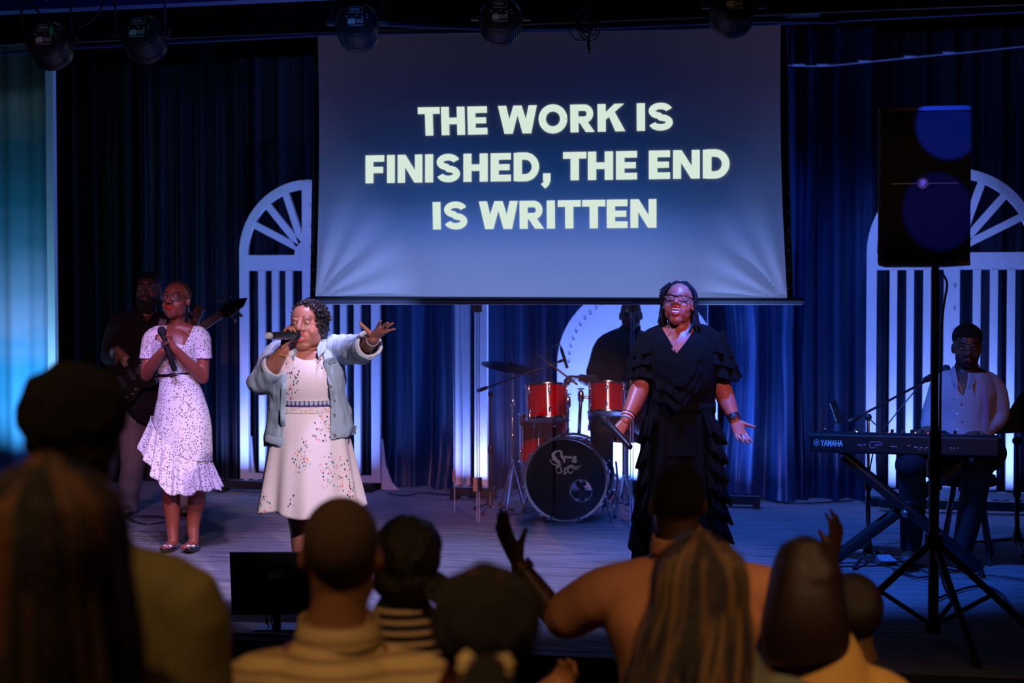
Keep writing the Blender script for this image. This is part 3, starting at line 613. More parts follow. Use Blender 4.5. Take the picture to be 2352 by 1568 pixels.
            if beard is not None:
                bm_ = (np.clip((-0.038-z - np.clip((0.055-ax),0,1)*0.35)/0.008, 0, 1)*(y < 0.02) + ((z < -0.040) & (z > -0.050) & (ax < 0.03) & (y < -0.075)))*near
                bm_ = np.clip(bm_, 0, 1)*(1-lipm); 
                col[:,:3] *= (1-bm_*(1-beard))[:,None]
        if paint is not None: col[:,:3] = paint(co, col[:,:3])
        at = me.color_attributes.new('Col', 'FLOAT_COLOR', 'POINT'); at.data.foreach_set('color', col.ravel())
        return mobj('body', me, skin, s.root)
    def eyes(s, lid=0.5, iris=(0.02, 0.012, 0.01)):
        M = s.heads[0][0]
        for q in (-1, 1):
            mb = MB(); mb.ell((0,0,0), (0.0135, 0.009, 0.0048*lid*2), n=14, m=8); o = mb.build('eye', mat('eye_white', (0.62, 0.55, 0.52), 0.25), s.root)
            o.matrix_local = M @ Matrix.Translation((q*0.031, -0.0755, 0.007))
            p = MB().ell((0, -0.0065, 0), (0.0052, 0.0045, 0.0048*lid*2), n=10, m=6).build('pupil', mat('dark_iris', iris, 0.15), o)
    def teeth(s, w_=0.017):
        M, op = s.heads[0]; g = 0.010*op
        for z, nm, ww in ((-0.0575+g*0.05, 'teeth', w_), (-0.0595-g*0.95, 'teeth', w_*0.85)):
            mb = MB()
            for i in range(7):
                x = (i-3)/3*ww; mb.box((x, -0.0925+abs(x)*0.25, z), (ww*0.31, 0.005, 0.0052), M=M)
            mb.build('teeth', mat('tooth', (0.85, 0.82, 0.78), 0.25), s.root)
    def glasses(s, m, w_=0.052, h_=0.034, drop=0.004, thick=0.0028, square=2.6, cat_eye=0.0):
        M = s.heads[0][0]; mb = MB(); y0 = -0.101
        g = None; root = s.root; fr = MB(); lens = []
        for q in (-1, 1):
            pts = []
            for i in range(25):
                a = 2*math.pi*i/24; c_, s_ = math.cos(a), math.sin(a)
                x = math.copysign(abs(c_)**(2/square), c_)*w_/2; z = math.copysign(abs(s_)**(2/square), s_)*h_/2
                if cat_eye and x > 0 and z > 0: z += cat_eye*(x/(w_/2))
                pts.append(M @ Vector((q*(0.0335+x), y0+abs(0.0335+x)*0.26-0.0, 0.007-drop+z)))
            fr.tube(pts[:-1]+[pts[0]], thick, n=6, cap=False); lens.append(pts[:-1])
            hx = q*(0.0335+w_/2)
            fr.tube([M @ Vector((hx, y0+0.0155, 0.014)), M @ Vector((q*0.079, -0.055, 0.013)), M @ Vector((q*0.083, 0.005, 0.008)), M @ Vector((q*0.080, 0.022, -0.012))], thick*0.95, n=6)
        fr.tube([M @ Vector((-0.0085, y0+0.001, 0.010)), M @ Vector((0, y0-0.002, 0.013)), M @ Vector((0.0085, y0+0.001, 0.010))], thick, n=6)
        o = fr.build('spectacles', m, root)
        gm = mat('lens_glass', (0.9, 0.9, 1.0), 0.03, spec=1.0, alpha=0.055)
        for pts in lens:
            lb = MB(); c_ = sum(pts, Vector())/len(pts); lb.v = [tuple(c_)]+[tuple(p) for p in pts]; n = len(pts); lb.f = [(0, 1+i, 1+(i+1)%n) for i in range(n)]; lb.mi = [0]*n
            lb.build('lens', gm, o)
        return o
def cloth(fig, name, mb, m, voxel=0.006, smooth=4, fn=None, planes=(), pred=None, solid=0.0, label=None, parent=None, split=()):
    me = bake(mb, voxel, smooth, name, fn); 
    if planes or pred: cut(me, pred, planes, split)
    o = mobj(name, me, m, parent or fig.root, label=label)
    if solid: md = o.modifiers.new('s', 'SOLIDIFY'); md.thickness = solid; md.offset = 1
    return o
def skirt(fn, nu=160, nv=40): return MB().grid(fn, nu, nv, wrap=True)
def mic(root, a, b, name='microphone', L=None, label=None, parent=None):
    """hand microphone, head at a, tail towards b"""
    a = Vector(a); b = Vector(b); d = (b-a).normalized(); M = frame(a, d, (0,1,0.1)) @ Matrix.Rotation(R(90), 4, 'Y')
    return a, d, M
def handmic(fig, a, b, label, group=None, cap=None):
    """a handheld microphone is held, so it is a thing of its own"""
    Mw = Matrix.Translation(fig.o) @ Matrix.Rotation(TH, 4, 'Z'); A = Mw @ Vector(a); B = Mw @ Vector(b)
    o = thing('microphone', label, 'microphone', A, 0, group); d = (B-A).normalized(); q = d.to_track_quat('Z', 'Y'); o.rotation_euler = q.to_euler()
    MB().lathe([(0.0, -0.022), (0.014, -0.019), (0.023, -0.008), (0.026, 0.005), (0.0262, 0.012), (0.0255, 0.020), (0.021, 0.034), (0.018, 0.042)], n=20).build('grille', mat('mic_grille', (0.03,0.03,0.035), 0.4, 0.6, bump=0.5, bs=300), o)
    MB().lathe([(0.0275, 0.006), (0.0278, 0.011), (0.0275, 0.016)], n=20, closed=False).build('grille_band', BLK, o)
    MB().lathe([(0.019, 0.040), (0.0205, 0.05), (0.0195, 0.12), (0.0175, 0.20), (0.0170, 0.235), (0.015, 0.24)], n=20).build('handle', BLK, o)
    MB().lathe([(0.016, 0.238), (0.0165, 0.26), (0.012, 0.268)], n=16).build('tail_cap', cap or BLK, o)
    MB().box((0, -0.0195, 0.105), (0.008, 0.004, 0.016)).build('switch', STEEL, o, smooth=False)
    return o
# ================================================================ singer in the polka dot dress
f = Fig('woman with glasses in a belted white dress with black spots, holding a microphone', 410, 8.94); J = f.J
sL, sR = J(350, 775, 0.02), J(462, 773, 0.0)
neck = J(410, 745, 0.02); hc = J(404, 690, -0.01)
f.limb([J(404, 905, .01), J(404, 858, .0), J(404, 810, 0.0), J(407, 775, 0.01), J(409, 757, .015)], [(0.112,0.09),(0.100,0.08),(0.135,0.10),(0.13,0.085),(0.06,0.06)])
f.limb([J(410, 985, .0), J(407, 935, 0.0), J(404, 885, 0)], [(0.150,0.12),(0.135,0.105),(0.098,0.08)])
f.limb([J(408, 765, .015), J(408, 745, 0.01), J(406, 715, 0.005)], [(0.058,0.055),(0.047,0.050),(0.050,0.052)])
f.limb([J(362, 768, .02), J(385, 760, .015), J(410, 756, .01), J(435, 760, .01), J(456, 768, .0)], [0.045,0.042,0.05,0.042,0.045])
# arms: her right (picture left), her left (picture right)
eL, eR = J(336, 862, -0.03), J(466, 868, -0.02)
wL, wR = J(374, 806, -0.19), J(400, 800, -0.19)
f.limb([J(353, 778, .02), J(342, 820, 0), eL], [0.050, 0.044, 0.036]); f.limb([eL, J(350, 838, -0.10), wL], [0.037, 0.038, 0.026])
f.limb([J(460, 776, 0), J(466, 820, -.01), eR], [0.048, 0.042, 0.037]); f.limb([eR, J(440, 842, -0.10), wR], [0.037, 0.038, 0.026])
# hands wrapped round the microphone
f.hand(J(376, 800, -0.19), (0.05, -0.3, 1), (0.9, 0.3, 0.0), -1, curl=(55, 60, 40), k=0.88, spread=2)
f.hand(J(400, 798, -0.20), (-0.55, -0.25, 0.62), (-0.45, 0.8, -0.3), 1, curl=(25, 55, 40), k=0.95, spread=3, tdir=(-0.2, -0.2, 1))
# legs
for (hx, kx, ax_, tx, dy) in ((388, 390, 396, 380, 0.0), (440, 448, 444, 424, -0.02)):
    f.limb([J(hx+4, 975, 0), J(hx+2, 1040, 0), J(kx, 1095, -0.01), J(kx+3, 1120, 0.0), J(kx+4, 1150, 0.025), J(ax_, 1200, 0.02), J(ax_+1, 1240, 0.0), J(ax_, 1252, -0.0)], [0.085, 0.075, 0.056, 0.053, 0.056, 0.042, 0.032, 0.033])
    f.limb([J(ax_, 1246, 0.02), J((ax_+tx)/2, 1254, -0.06), J(tx, 1257, -0.13)], [0.030, (0.036,0.026), (0.034,0.016)])
M = f.head(hc, 0.238, yaw=-14, pitch=10, roll=-3, nose=0.95, lips=1.0)
f.finish(SK1, 0.0042, 8, lip=(1.7, 0.20, 0.30), scalp=(0.108, (0.25, 0.22, 0.25)))
f.glasses(mat('dark_blue_frame', (0.02, 0.025, 0.06), 0.2), 0.056, 0.036, cat_eye=0.006)
# hair drawn tight to a low tail, fine rows
hm = MB()
for i in range(15):
    a = (i-7)/7*0.072; pts = []
    for k in range(7):
        t = k/6; y = 0.000 + 0.112*math.sin(t*2.2)*0.95 - 0.010; z = 0.118*math.cos(t*2.3) + 0.002; sx = 1.0 - 0.55*max(0, t-0.55)/0.45
        rr = math.sqrt(max(0.05, 1-(a/0.082)**2)); pts.append(M @ Vector((a*sx*1.02, y*rr*1.0+0.010, 0.035+(z-0.035)*rr)))
    hm.tube(pts, [0.006,0.009,0.010,0.010,0.010,0.010,0.009], n=6, sub=3)
hm.ell(M @ Vector((0, 0.098, -0.065)), 0.032)
for i in range(7): hm.tube([M @ Vector((0, 0.10, -0.07)), M @ Vector((0.02+0.004*i, 0.105, -0.11)), M @ Vector((0.045+0.004*i, 0.07, -0.145-0.006*i))], [0.009, 0.009, 0.006], n=6, sub=3)
hm.build('hair', mat('brown_braided_hair', (0.055, 0.032, 0.028), 0.55, bump=0.5, bs=150), f.root)
er = MB().tube([M @ Vector((0.087, -0.004, -0.036)), M @ Vector((0.092, -0.006, -0.075))], [0.002, 0.004], n=8); er.build('earring', STEEL, f.root)
MB().ell(M @ Vector((0.088, -0.004, -0.006)), (0.004, 0.004, 0.010)).build('earpiece', mat('pale_plastic', (0.6,0.6,0.65), 0.3), f.root)
# the dress
dot = mat('white_black_spot_fabric', (0.72, 0.70, 0.74), 0.75); nt = dot.node_tree; tc = nn(nt, 'ShaderNodeTexCoord'); vo = nn(nt, 'ShaderNodeTexVoronoi'); vo.inputs['Scale'].default_value = 74; vo.inputs['Randomness'].default_value = 0.75
mp = nn(nt, 'ShaderNodeMapping'); mp.inputs['Scale'].default_value = (1, 0.75, 1.25); nt.links.new(tc.outputs['Object'], mp.inputs[0]); nt.links.new(mp.outputs[0], vo.inputs['Vector'])
rp = ramp(nt, [(0.0, (0.012,)*3), (0.27, (0.012,)*3), (0.33, (0.72, 0.68, 0.76))]); nt.links.new(vo.outputs['Distance'], rp.inputs[0]); nt.links.new(rp.outputs[0], BS(dot).inputs['Base Color'])
mb = MB()
mb.tube([J(403, 868, 0), J(403, 858, 0), J(403, 815, -0.005), J(408, 778, 0.0), J(408, 762, 0.01)], [(0.110,0.093),(0.112,0.095),(0.148,0.118),(0.145,0.098),(0.10,0.07)], n=28, sub=4)
mb.ell(J(385, 802, -0.055), (0.06, 0.055, 0.06)); mb.ell(J(424, 800, -0.055), (0.06, 0.055, 0.06))
mb.tube([J(372, 763, .015), J(352, 778, .015), J(344, 805, .005), J(340, 824, 0)], [0.055, 0.063, 0.058, 0.058], n=16, sub=3)
mb.tube([J(442, 763, 0), J(460, 776, 0), J(465, 802, 0), J(467, 824, -0.01)], [0.055, 0.062, 0.057, 0.057], n=16, sub=3)
def dress_fn(co, no):
    z = co[:,2]; k = np.clip((z-0.75)/0.2, 0, 1)
    return co + no*(0.003*cnoise(co, 26, 1)*1.0)[:,None]
c1 = J(352, 822); c2 = J(466, 822)
nl = [J(386, 755), J(441, 750), J(424, 793), J(380, 780)]
zc = J(400, 775).z
nsp, nin = polycut([J(376, 735, -.09), J(445, 735, -.09), J(425, 793, -.09), J(379, 781, -.09)])
def neckcut(c):
    return nin(c)
def neckcut_old(c):
    # square neckline, tilted as in the pose
    x0 = J(372, 760).x; x1 = J(441, 760).x; t = (c.x-x0)/(x1-x0)
    zb = J(400, 784).z + (0.5-t)*0.045; s_ = 0.02*(t-0.5)
    return c.y < 0.05 and x0 < c.x < x1 - (zc-c.z)*0.25 and c.z > zb
cloth(f, 'dress_top', mb, dot, 0.0055, 3, dress_fn, split=nsp+[(J(404, 822), Vector((0.0,0,1)))], pred=lambda c: neckcut(c) or c.z > J(400, 748).z or (c.z < J(0, 822).z and abs(c.x-J(404,0).x) > 0.128 and c.z > J(0, 900).z))
# lower skirt and slanting frill
def zhem(x): # frill start height in local z, picture slant
    a = J(342, 960); b = J(498, 1072); t = (x-a.x)/(b.x-a.x); t = min(1, max(0, t)); tt = [(0,a.z+0.03),(0.3,J(0,1010).z),(0.62,J(0,1040).z),(1,b.z+0.06)]
    for (t0,z0),(t1,z1) in zip(tt, tt[1:]):
        if t <= t1: return z0+(z1-z0)*(t-t0)/(t1-t0)
    return tt[-1][1]
cxw = J(412, 1000).x
def hip(z):
    return float(np.interp(-z, [-J(0,p).z for p in (858,880,905,940,985,1040)], [0.114,0.126,0.146,0.168,0.184,0.188]))
def sk1(u, v):
    a = 2*math.pi*u; x = math.cos(a); zt = J(0, 858).z; z1 = zhem(cxw+x*0.18)-0.03; z = zt + (z1-zt)*v
    r = hip(z); rip = 0.003*math.sin(9*a+v*2)*v
    return Vector((J(403+9*min(1, v*2), 0).x + (r+rip)*x, (r*0.80+0.004+rip)*math.sin(a), z))
skirt(sk1, 120, 44).build('skirt', dot, f.root, auto=False)
def sk2(u, v):
    a = 2*math.pi*u; x = math.cos(a); z0 = zhem(cxw+x*0.18)
    tt = (x+1)/2; L_ = 0.17 + 0.10*math.exp(-((tt-0.45)/0.3)**2) + 0.03*tt
    z = z0 - L_*v + 0.010*math.sin(13*a+1)*v
    fl = 0.003 + 0.060*v**1.1; rip = (0.012*math.sin(17*a+2*math.sin(3*a))+0.007*math.sin(29*a+1))*v**0.7
    r = hip(z0) + fl*(0.7+0.5*abs(x)) + rip
    return Vector((cxw-0.0 + r*x, (0.145+fl*0.9+rip)*math.sin(a), z))
skirt(sk2, 340, 26).build('frill', dot, f.root, auto=False, solid=0.002)
# belt
bz = J(402, 859)
mb = MB(); mb.grid(lambda u, v: Vector((bz.x + 0.117*math.cos(6.2832*u), 0.0+0.100*math.sin(6.2832*u), bz.z-0.008+0.016*v+0.006*math.cos(6.2832*u))), 60, 3, wrap=True)
bo = mb.build('belt', mat('black_leather', (0.01,0.01,0.012), 0.25), f.root, solid=0.004)
q = bz + Vector((0.004, -0.103, 0)); MB().box(q, (0.026, 0.006, 0.026)).build('buckle', BLK, bo, smooth=False, bevel=0.003)
MB().box(q+Vector((0.012,-0.002,0)), (0.004, 0.008, 0.027)).build('buckle_bar', STEEL, bo, smooth=False)
# shoes
for tx, ax_ in ((368, 400), (428, 446)):
    mb = MB(); mb.tube([J(ax_+2, 1256, 0.05), J((ax_+tx)/2+6, 1259, -0.05), J(tx+6, 1262, -0.16)], [(0.030,0.026),(0.042,0.024),(0.026,0.014)], n=16, sub=4)
    me = bake(mb, 0.005, 2); cut(me, pred=lambda c: c.z > 0.035+0.02*(1 if c.y > 0.04 else 0))
    so_ = mobj('shoe', me, mat('patent_black', (0.01,0.01,0.015), 0.15), f.root)
    bw = MB(); t_ = J((ax_+tx)/2+0, 1254, -0.13)
    for sgn in (-1, 1): bw.ell(t_+Vector((sgn*0.016, 0, 0.0)), (0.017, 0.007, 0.010), n=10, m=8)
    bw.ell(t_, 0.008, n=8, m=6); bw.build('bow', mat('silver_bow', (0.6,0.6,0.65), 0.3, 0.6), so_)
MB().lathe([(0.0105,-0.002),(0.012,0),(0.0105,0.002)], M=Matrix.Translation(J(373, 790, -0.265)) @ Matrix.Rotation(R(70),4,'Y'), n=16, closed=False).build('ring', mat('silver', (0.8,0.8,0.85),0.2,1), f.root)
handmic(f, J(371, 757, -0.235), J(397, 838, -0.20), 'black handheld microphone clasped by the woman in the spotted dress')
# ================================================================ singer in the denim jacket
f = Fig('woman in a pale denim jacket and white floral dress, singing with one arm stretched out', 722, 7.1); J = f.J
f.limb([J(708, 1010, .02), J(706, 925, 0), J(706, 870, 0), J(712, 812, 0.02), J(712, 795, .02)], [(0.17,0.14),(0.145,0.125),(0.165,0.135),(0.15,0.11),(0.08,0.07)])
f.limb([J(712, 815, .03), J(712, 795, 0.02), J(710, 765, 0.005)], [(0.085,0.075),(0.064,0.062),(0.062,0.06)])
f.limb([J(655, 812, .02), J(685, 803, .02), J(712, 798, .02), J(745, 800, .02), J(790, 800, .0)], [0.055,0.05,0.058,0.052,0.055])
eL = J(602, 872, -0.02); wL = J(652, 803, -0.20)
f.limb([J(648, 815, .02), J(620, 850, 0), eL], [0.068, 0.060, 0.050]); f.limb([eL, J(625, 842, -0.12), wL], [0.052, 0.045, 0.029])
eR = J(826, 802, -0.14); wR = J(857, 776, -0.36)
f.limb([J(788, 802, .0), J(808, 803, -0.06), eR], [0.065, 0.058, 0.050]); f.limb([eR, J(844, 790, -0.25), wR], [0.048, 0.040, 0.028])
# hand round the microphone handle, knuckles up
f.hand(J(652, 806, -0.205), (0.12, -0.05, 1), (1.0, -0.4, 0.0), -1, fcurl=[(30, 60, 45), (35, 60, 45), (40, 60, 45), (45, 60, 45)], k=0.98, spread=3, tdir=(0.75, -0.25, 0.75), tcurl=(5, 10))
f.hand(J(857, 776, -0.36), (0.55, -0.70, 0.45), (0.1, -0.55, -0.85), -1, fcurl=[(-5, 5, 5), (0, 8, 5), (-6, 5, 5), (2, 8, 8)], k=1.0, spread=11, tdir=(-0.7, -0.3, 0.75), tcurl=(0, 0))
for (hx, kx, ax_) in ((690, 692, 702), (742, 744, 746)):
    f.limb([J(hx+4, 1030, .01), J(hx+2, 1130, 0), J(kx, 1192, -0.01), J(kx+2, 1215, 0.0), J(kx+8, 1260, 0.03), J(ax_+2, 1330, 0.02), J(ax_+2, 1395, 0.0)], [0.10, 0.088, 0.068, 0.062, 0.066, 0.048, 0.036])
    f.limb([J(ax_, 1398, 0.03), J(ax_, 1400, -0.06), J(ax_, 1406, -0.14)], [0.034, (0.040,0.028), (0.038,0.018)])
M = f.head(J(703, 749, -0.02), 0.240, yaw=-13, pitch=7, roll=-4, open_=0.75, fat=1.17, nose=1.25, lips=1.1)
f.finish(SK2, 0.0042, 8, lip=(1.9, 0.28, 0.62))
f.eyes(0.42); f.teeth()
# short dark curls swept to her left
rnd = random.Random(5); hm = MB()
hm.ell(M @ Vector((0.012, 0.035, 0.048)), (0.082, 0.092, 0.086), M=M.to_3x3().to_4x4())
hm.ell(M @ Vector((0.062, 0.025, -0.015)), (0.034, 0.055, 0.075), M=M.to_3x3().to_4x4())
for i in range(900):
    a = rnd.uniform(0, 2*math.pi); b = rnd.uniform(-0.55, 1.5); d = Vector((math.cos(a)*math.cos(b), math.sin(a)*math.cos(b), math.sin(b)))
    if d.y < -0.25 and d.z < 0.66 - 0.12*d.x and not (d.x > 0.33 and d.y > -0.74 and d.z < 0.8): continue
    if d.y < -0.74 and d.z < 0.6: continue
    if d.x < -0.75 and d.z < 0.15 and d.y < 0.2: continue
    ex = 0.012 if d.x > 0.2 else 0.002
    p = Vector((0.008, 0.026, 0.036)) + Vector((d.x*(0.078+ex), d.y*0.098, d.z*(0.086 if d.z > 0 else 0.16)))
    if d.x > 0.45 and d.z < 0: p.x -= 0.006
    r = rnd.uniform(0.005, 0.009); t = Vector((rnd.uniform(-1,1), rnd.uniform(-1,1), rnd.uniform(-1.2,0.3))).normalized(); q = t.cross(d)
    hm.tube([M @ (p + (t*math.cos(u) + q*math.sin(u))*r + d*(0.002*u)) for u in (0, 1.2, 2.4, 3.6, 4.8, 6.0)], 0.0030, n=5)
hm.build('hair', mat('black_curly_hair', (0.014, 0.010, 0.014), 0.5, spec=0.4), f.root)
MB().lathe([(0.007,-0.0015),(0.009,0),(0.007,0.0015)], M=M @ Matrix.Translation((0.088, 0.0, -0.045)) @ Matrix.Rotation(R(90),4,'Y'), n=14, closed=False).build('earring', GOLD, f.root)
# floral fabric: scattered sprigs of small strokes on white
fl = mat('white_floral_fabric', (0.85, 0.80, 0.83), 0.7); nt = fl.node_tree; tc = nn(nt, 'ShaderNodeTexCoord')
big = nn(nt, 'ShaderNodeTexVoronoi'); big.inputs['Scale'].default_value = 7.0; big.inputs['Randomness'].default_value = 0.8
mp = nn(nt, 'ShaderNodeMapping'); mp.inputs['Scale'].default_value = (1.15, 0.6, 0.62); nt.links.new(tc.outputs['Object'], mp.inputs[0]); nt.links.new(mp.outputs[0], big.inputs['Vector'])
cl = ramp(nt, [(0.0, (1,1,1)), (0.30, (1,1,1)), (0.50, (0,0,0))]); nt.links.new(big.outputs['Distance'], cl.inputs[0])
sm = nn(nt, 'ShaderNodeTexVoronoi'); sm.inputs['Scale'].default_value = 105; mp2 = nn(nt, 'ShaderNodeMapping'); mp2.inputs['Scale'].default_value = (1, 0.6, 0.62); mp2.inputs['Rotation'].default_value = (0, 0.5, 0)
nt.links.new(tc.outputs['Object'], mp2.inputs[0]); nt.links.new(mp2.outputs[0], sm.inputs['Vector'])
sep = nn(nt, 'ShaderNodeSeparateColor'); nt.links.new(sm.outputs['Color'], sep.inputs[0])
mul = nn(nt, 'ShaderNodeMath', operation='MULTIPLY'); nt.links.new(sep.outputs[1], mul.inputs[0]); nt.links.new(cl.outputs[0], mul.inputs[1])
gt = nn(nt, 'ShaderNodeMath', operation='GREATER_THAN'); gt.inputs[1].default_value = 0.42; nt.links.new(mul.outputs[0], gt.inputs[0])
ds = nn(nt, 'ShaderNodeMath', operation='LESS_THAN'); ds.inputs[1].default_value = 0.40; nt.links.new(sm.outputs['Distance'], ds.inputs[0])
an = nn(nt, 'ShaderNodeMath', operation='MULTIPLY'); nt.links.new(gt.outputs[0], an.inputs[0]); nt.links.new(ds.outputs[0], an.inputs[1])
cc = ramp(nt, [(0.0, (0.9,0.28,0.20)), (0.3, (0.02,0.02,0.12)), (0.5, (0.02,0.25,0.25)), (0.65, (0.75,0.35,0.45)), (0.8, (0.03,0.02,0.16)), (0.92, (0.25,0.5,0.45))], 'CONSTANT'); nt.links.new(sep.outputs[0], cc.inputs[0])
mx = nn(nt, 'ShaderNodeMix', data_type='RGBA'); mx.inputs[6].default_value = (0.86, 0.80, 0.83, 1); nt.links.new(an.outputs[0], mx.inputs[0]); nt.links.new(cc.outputs[0], mx.inputs[7]); nt.links.new(mx.outputs[2], BS(fl).inputs['Base Color'])
mb = MB()
mb.tube([J(708, 965, 0), J(706, 915, 0), J(705, 870, -0.015), J(706, 835, -0.01), J(710, 805, 0.01)], [(0.158,0.138),(0.154,0.137),(0.164,0.152),(0.155,0.132),(0.12,0.09)], n=30, sub=5)
mb.ell(J(686, 868, -0.075), (0.070, 0.07, 0.07)); mb.ell(J(730, 868, -0.075), (0.070, 0.07, 0.07))
n2s, n2i = polycut([J(672+0, 790, -.1), J(750, 790, -.1), J(747, 808, -.1), J(736, 820, -.1), J(718, 826, -.1), J(700, 826, -.1), J(684, 820, -.1), J(675, 808, -.1)])
def neck2(c):
    return n2i(c)
def neck2_old(c):
    x0 = J(712, 0).x; return c.z > J(0, 822).z and (c.x-x0)**2/0.095**2 + (c.z-J(0, 806).z)**2/0.045**2 < 1 and c.y < 0.06
cloth(f, 'bodice', mb, fl, 0.006, 4, None, split=n2s, pred=lambda c: neck2(c) or c.z > J(0, 800).z)
wc = J(709, 928)
wb = mat('violet_patterned_band', (0.1, 0.05, 0.2), 0.7); nt = wb.node_tree; tc = nn(nt, 'ShaderNodeTexCoord'); mp = nn(nt, 'ShaderNodeMapping'); nt.links.new(tc.outputs['UV'], mp.inputs[0]); mp.inputs['Scale'].default_value = (44, 1.9, 1)
fr_ = nn(nt, 'ShaderNodeVectorMath', operation='FRACTION'); nt.links.new(mp.outputs[0], fr_.inputs[0]); sb = nn(nt, 'ShaderNodeVectorMath', operation='SUBTRACT'); sb.inputs[1].default_value = (0.5, 0.5, 0); nt.links.new(fr_.outputs[0], sb.inputs[0])
ln = nn(nt, 'ShaderNodeVectorMath', operation='LENGTH'); nt.links.new(sb.outputs[0], ln.inputs[0])
rp = ramp(nt, [(0, (0.7,0.6,0.7)), (0.15, (0.1,0.4,0.45)), (0.27, (0.7,0.75,0.75)), (0.36, (0.06,0.03,0.20))], 'CONSTANT'); nt.links.new(ln.outputs['Value'], rp.inputs[0])
sx = nn(nt, 'ShaderNodeSeparateXYZ'); nt.links.new(tc.outputs['UV'], sx.inputs[0]); r3 = ramp(nt, [(0, (1,1,1)), (0.46, (0,0,0)), (0.93, (1,1,1))], 'CONSTANT'); nt.links.new(sx.outputs['Y'], r3.inputs[0])
wz = nn(nt, 'ShaderNodeTexVoronoi'); wz.inputs['Scale'].default_value = 70; nt.links.new(tc.outputs['Object'], wz.inputs['Vector']); r4 = ramp(nt, [(0, (0.35,0.65,0.6)), (0.2, (0.9,0.5,0.4)), (0.36, (0.85,0.8,0.82))], 'CONSTANT'); nt.links.new(wz.outputs['Distance'], r4.inputs[0])
mx = nn(nt, 'ShaderNodeMix', data_type='RGBA'); nt.links.new(r3.outputs[0], mx.inputs[0]); nt.links.new(rp.outputs[0], mx.inputs[6]); nt.links.new(r4.outputs[0], mx.inputs[7]); nt.links.new(mx.outputs[2], BS(wb).inputs['Base Color'])
nu, nv = 90, 4; mb = MB(); mb.grid(lambda u, v: Vector((wc.x+0.160*math.cos(6.2832*u), 0.144*math.sin(6.2832*u)-0.004, J(0, 944).z + (J(0, 914).z-J(0, 944).z)*v)), nu, nv, wrap=True)
wo = mb.build('waistband', wb, f.root, auto=False); uv = wo.data.uv_layers.new(name='UVMap')
for lp in wo.data.loops: uv.data[lp.index].uv = ((lp.vertex_index//nv)/nu, (lp.vertex_index % nv)/(nv-1))
def sk3(u, v):
    a = 6.2832*u; c_, s_ = math.cos(a), math.sin(a); zt = J(0, 932).z; zb = J(0, 1171).z + 0.018*c_*0 + 0.016*max(0, c_)**2 - 0.0
    zb += 0.012*math.sin(5*a+0.5)
    r = 0.157 + 0.104*v**0.8; rip = (0.017*math.sin(7*a+1.5*math.sin(2*a)) + 0.008*math.sin(12*a+1))*v**1.3
    return Vector((wc.x + 0.010*v + (r+rip)*c_*1.0, ((r-0.012)*0.92+rip)*s_, zt+(zb-zt)*v))
skirt(sk3, 260, 44).build('skirt', fl, f.root, auto=False, solid=0.002)
# jacket
den = mat('pale_denim', (0.33, 0.46, 0.56), 0.8, bump=0.10, bs=240, var=0.10); 
mb = MB()
mb.tube([J(712, 1045, 0.01), J(712, 985, 0.01), J(708, 930, 0.01), J(704, 880, 0.0), J(708, 835, 0.005), J(712, 806, 0.02), J(712, 790, 0.02)], [(0.222,0.165),(0.222,0.165),(0.196,0.158),(0.190,0.172),(0.182,0.150),(0.145,0.105),(0.10,0.08)], n=34, sub=4)
slL = [J(664, 806, .02), J(642, 822, .02), J(616, 852, 0), J(600, 876, -0.02), J(612, 868, -0.07), J(632, 838, -0.14)]
mb.tube(slL, [0.070, 0.076, 0.070, 0.064, 0.060, 0.058], n=20, sub=4)
slR = [J(765, 803, .01), J(788, 803, .0), J(812, 803, -0.08), J(832, 800, -0.19), J(848, 790, -0.27)]
mb.tube(slR, [0.074, 0.078, 0.072, 0.064, 0.058], n=20, sub=4)
def wr(co, no):
    n1 = cnoise(co, 34, 2); n2 = cnoise(co*np.array([1,1,2.2]), 17, 5)
    return co + no*(0.009*n2 + 0.003*n1 + 0.0035*cnoise(co*np.array([1.6,1,0.5]), 52, 9))[:,None]
jz = lambda py: J(0, py).z
def jopen(c):
    if c.y > 0.0: return c.z > jz(797) and False
    t = (jz(800)-c.z)/(jz(800)-jz(1020)); xl = J(676 - 16*min(1, t*2.2) - 6*max(0, t-0.45), 0).x; xr = J(742 + 18*min(1, t*2.6) + 4*t, 0).x
    return xl < c.x < xr and c.z < jz(788) or (c.z >= jz(806) and xl-0.01 < c.x < xr and c.y < 0.0)
def jhem(c):
    k = (c.x - J(613, 0).x)/(J(823, 0).x-J(613, 0).x); zz = jz(1022 - 26*k); return c.z < zz and abs(c.y) < 0.3 and c.z < jz(930)
def cufL(c):
    a = slL[-1]; d = (slL[-1]-slL[-2]).normalized(); return (Vector(c)-a).dot(d) > 0.0 and (Vector(c)-a).length < 0.13
def cufR(c):
    a = slR[-1]; d = (slR[-1]-slR[-2]).normalized(); return (Vector(c)-a).dot(d) > 0.0 and (Vector(c)-a).length < 0.13
jk = cloth(f, 'jacket', mb, den, 0.0065, 4, wr, pred=lambda c: jopen(c) or jhem(c) or cufL(c) or cufR(c) or (c.z > jz(797) and abs(c.x-J(712,0).x) < 0.085), solid=0.006)
stm = mat('denim_seam', (0.22, 0.33, 0.43), 0.8); inn = mat('denim_inside', (0.52, 0.58, 0.62), 0.85, bump=0.2, bs=80)
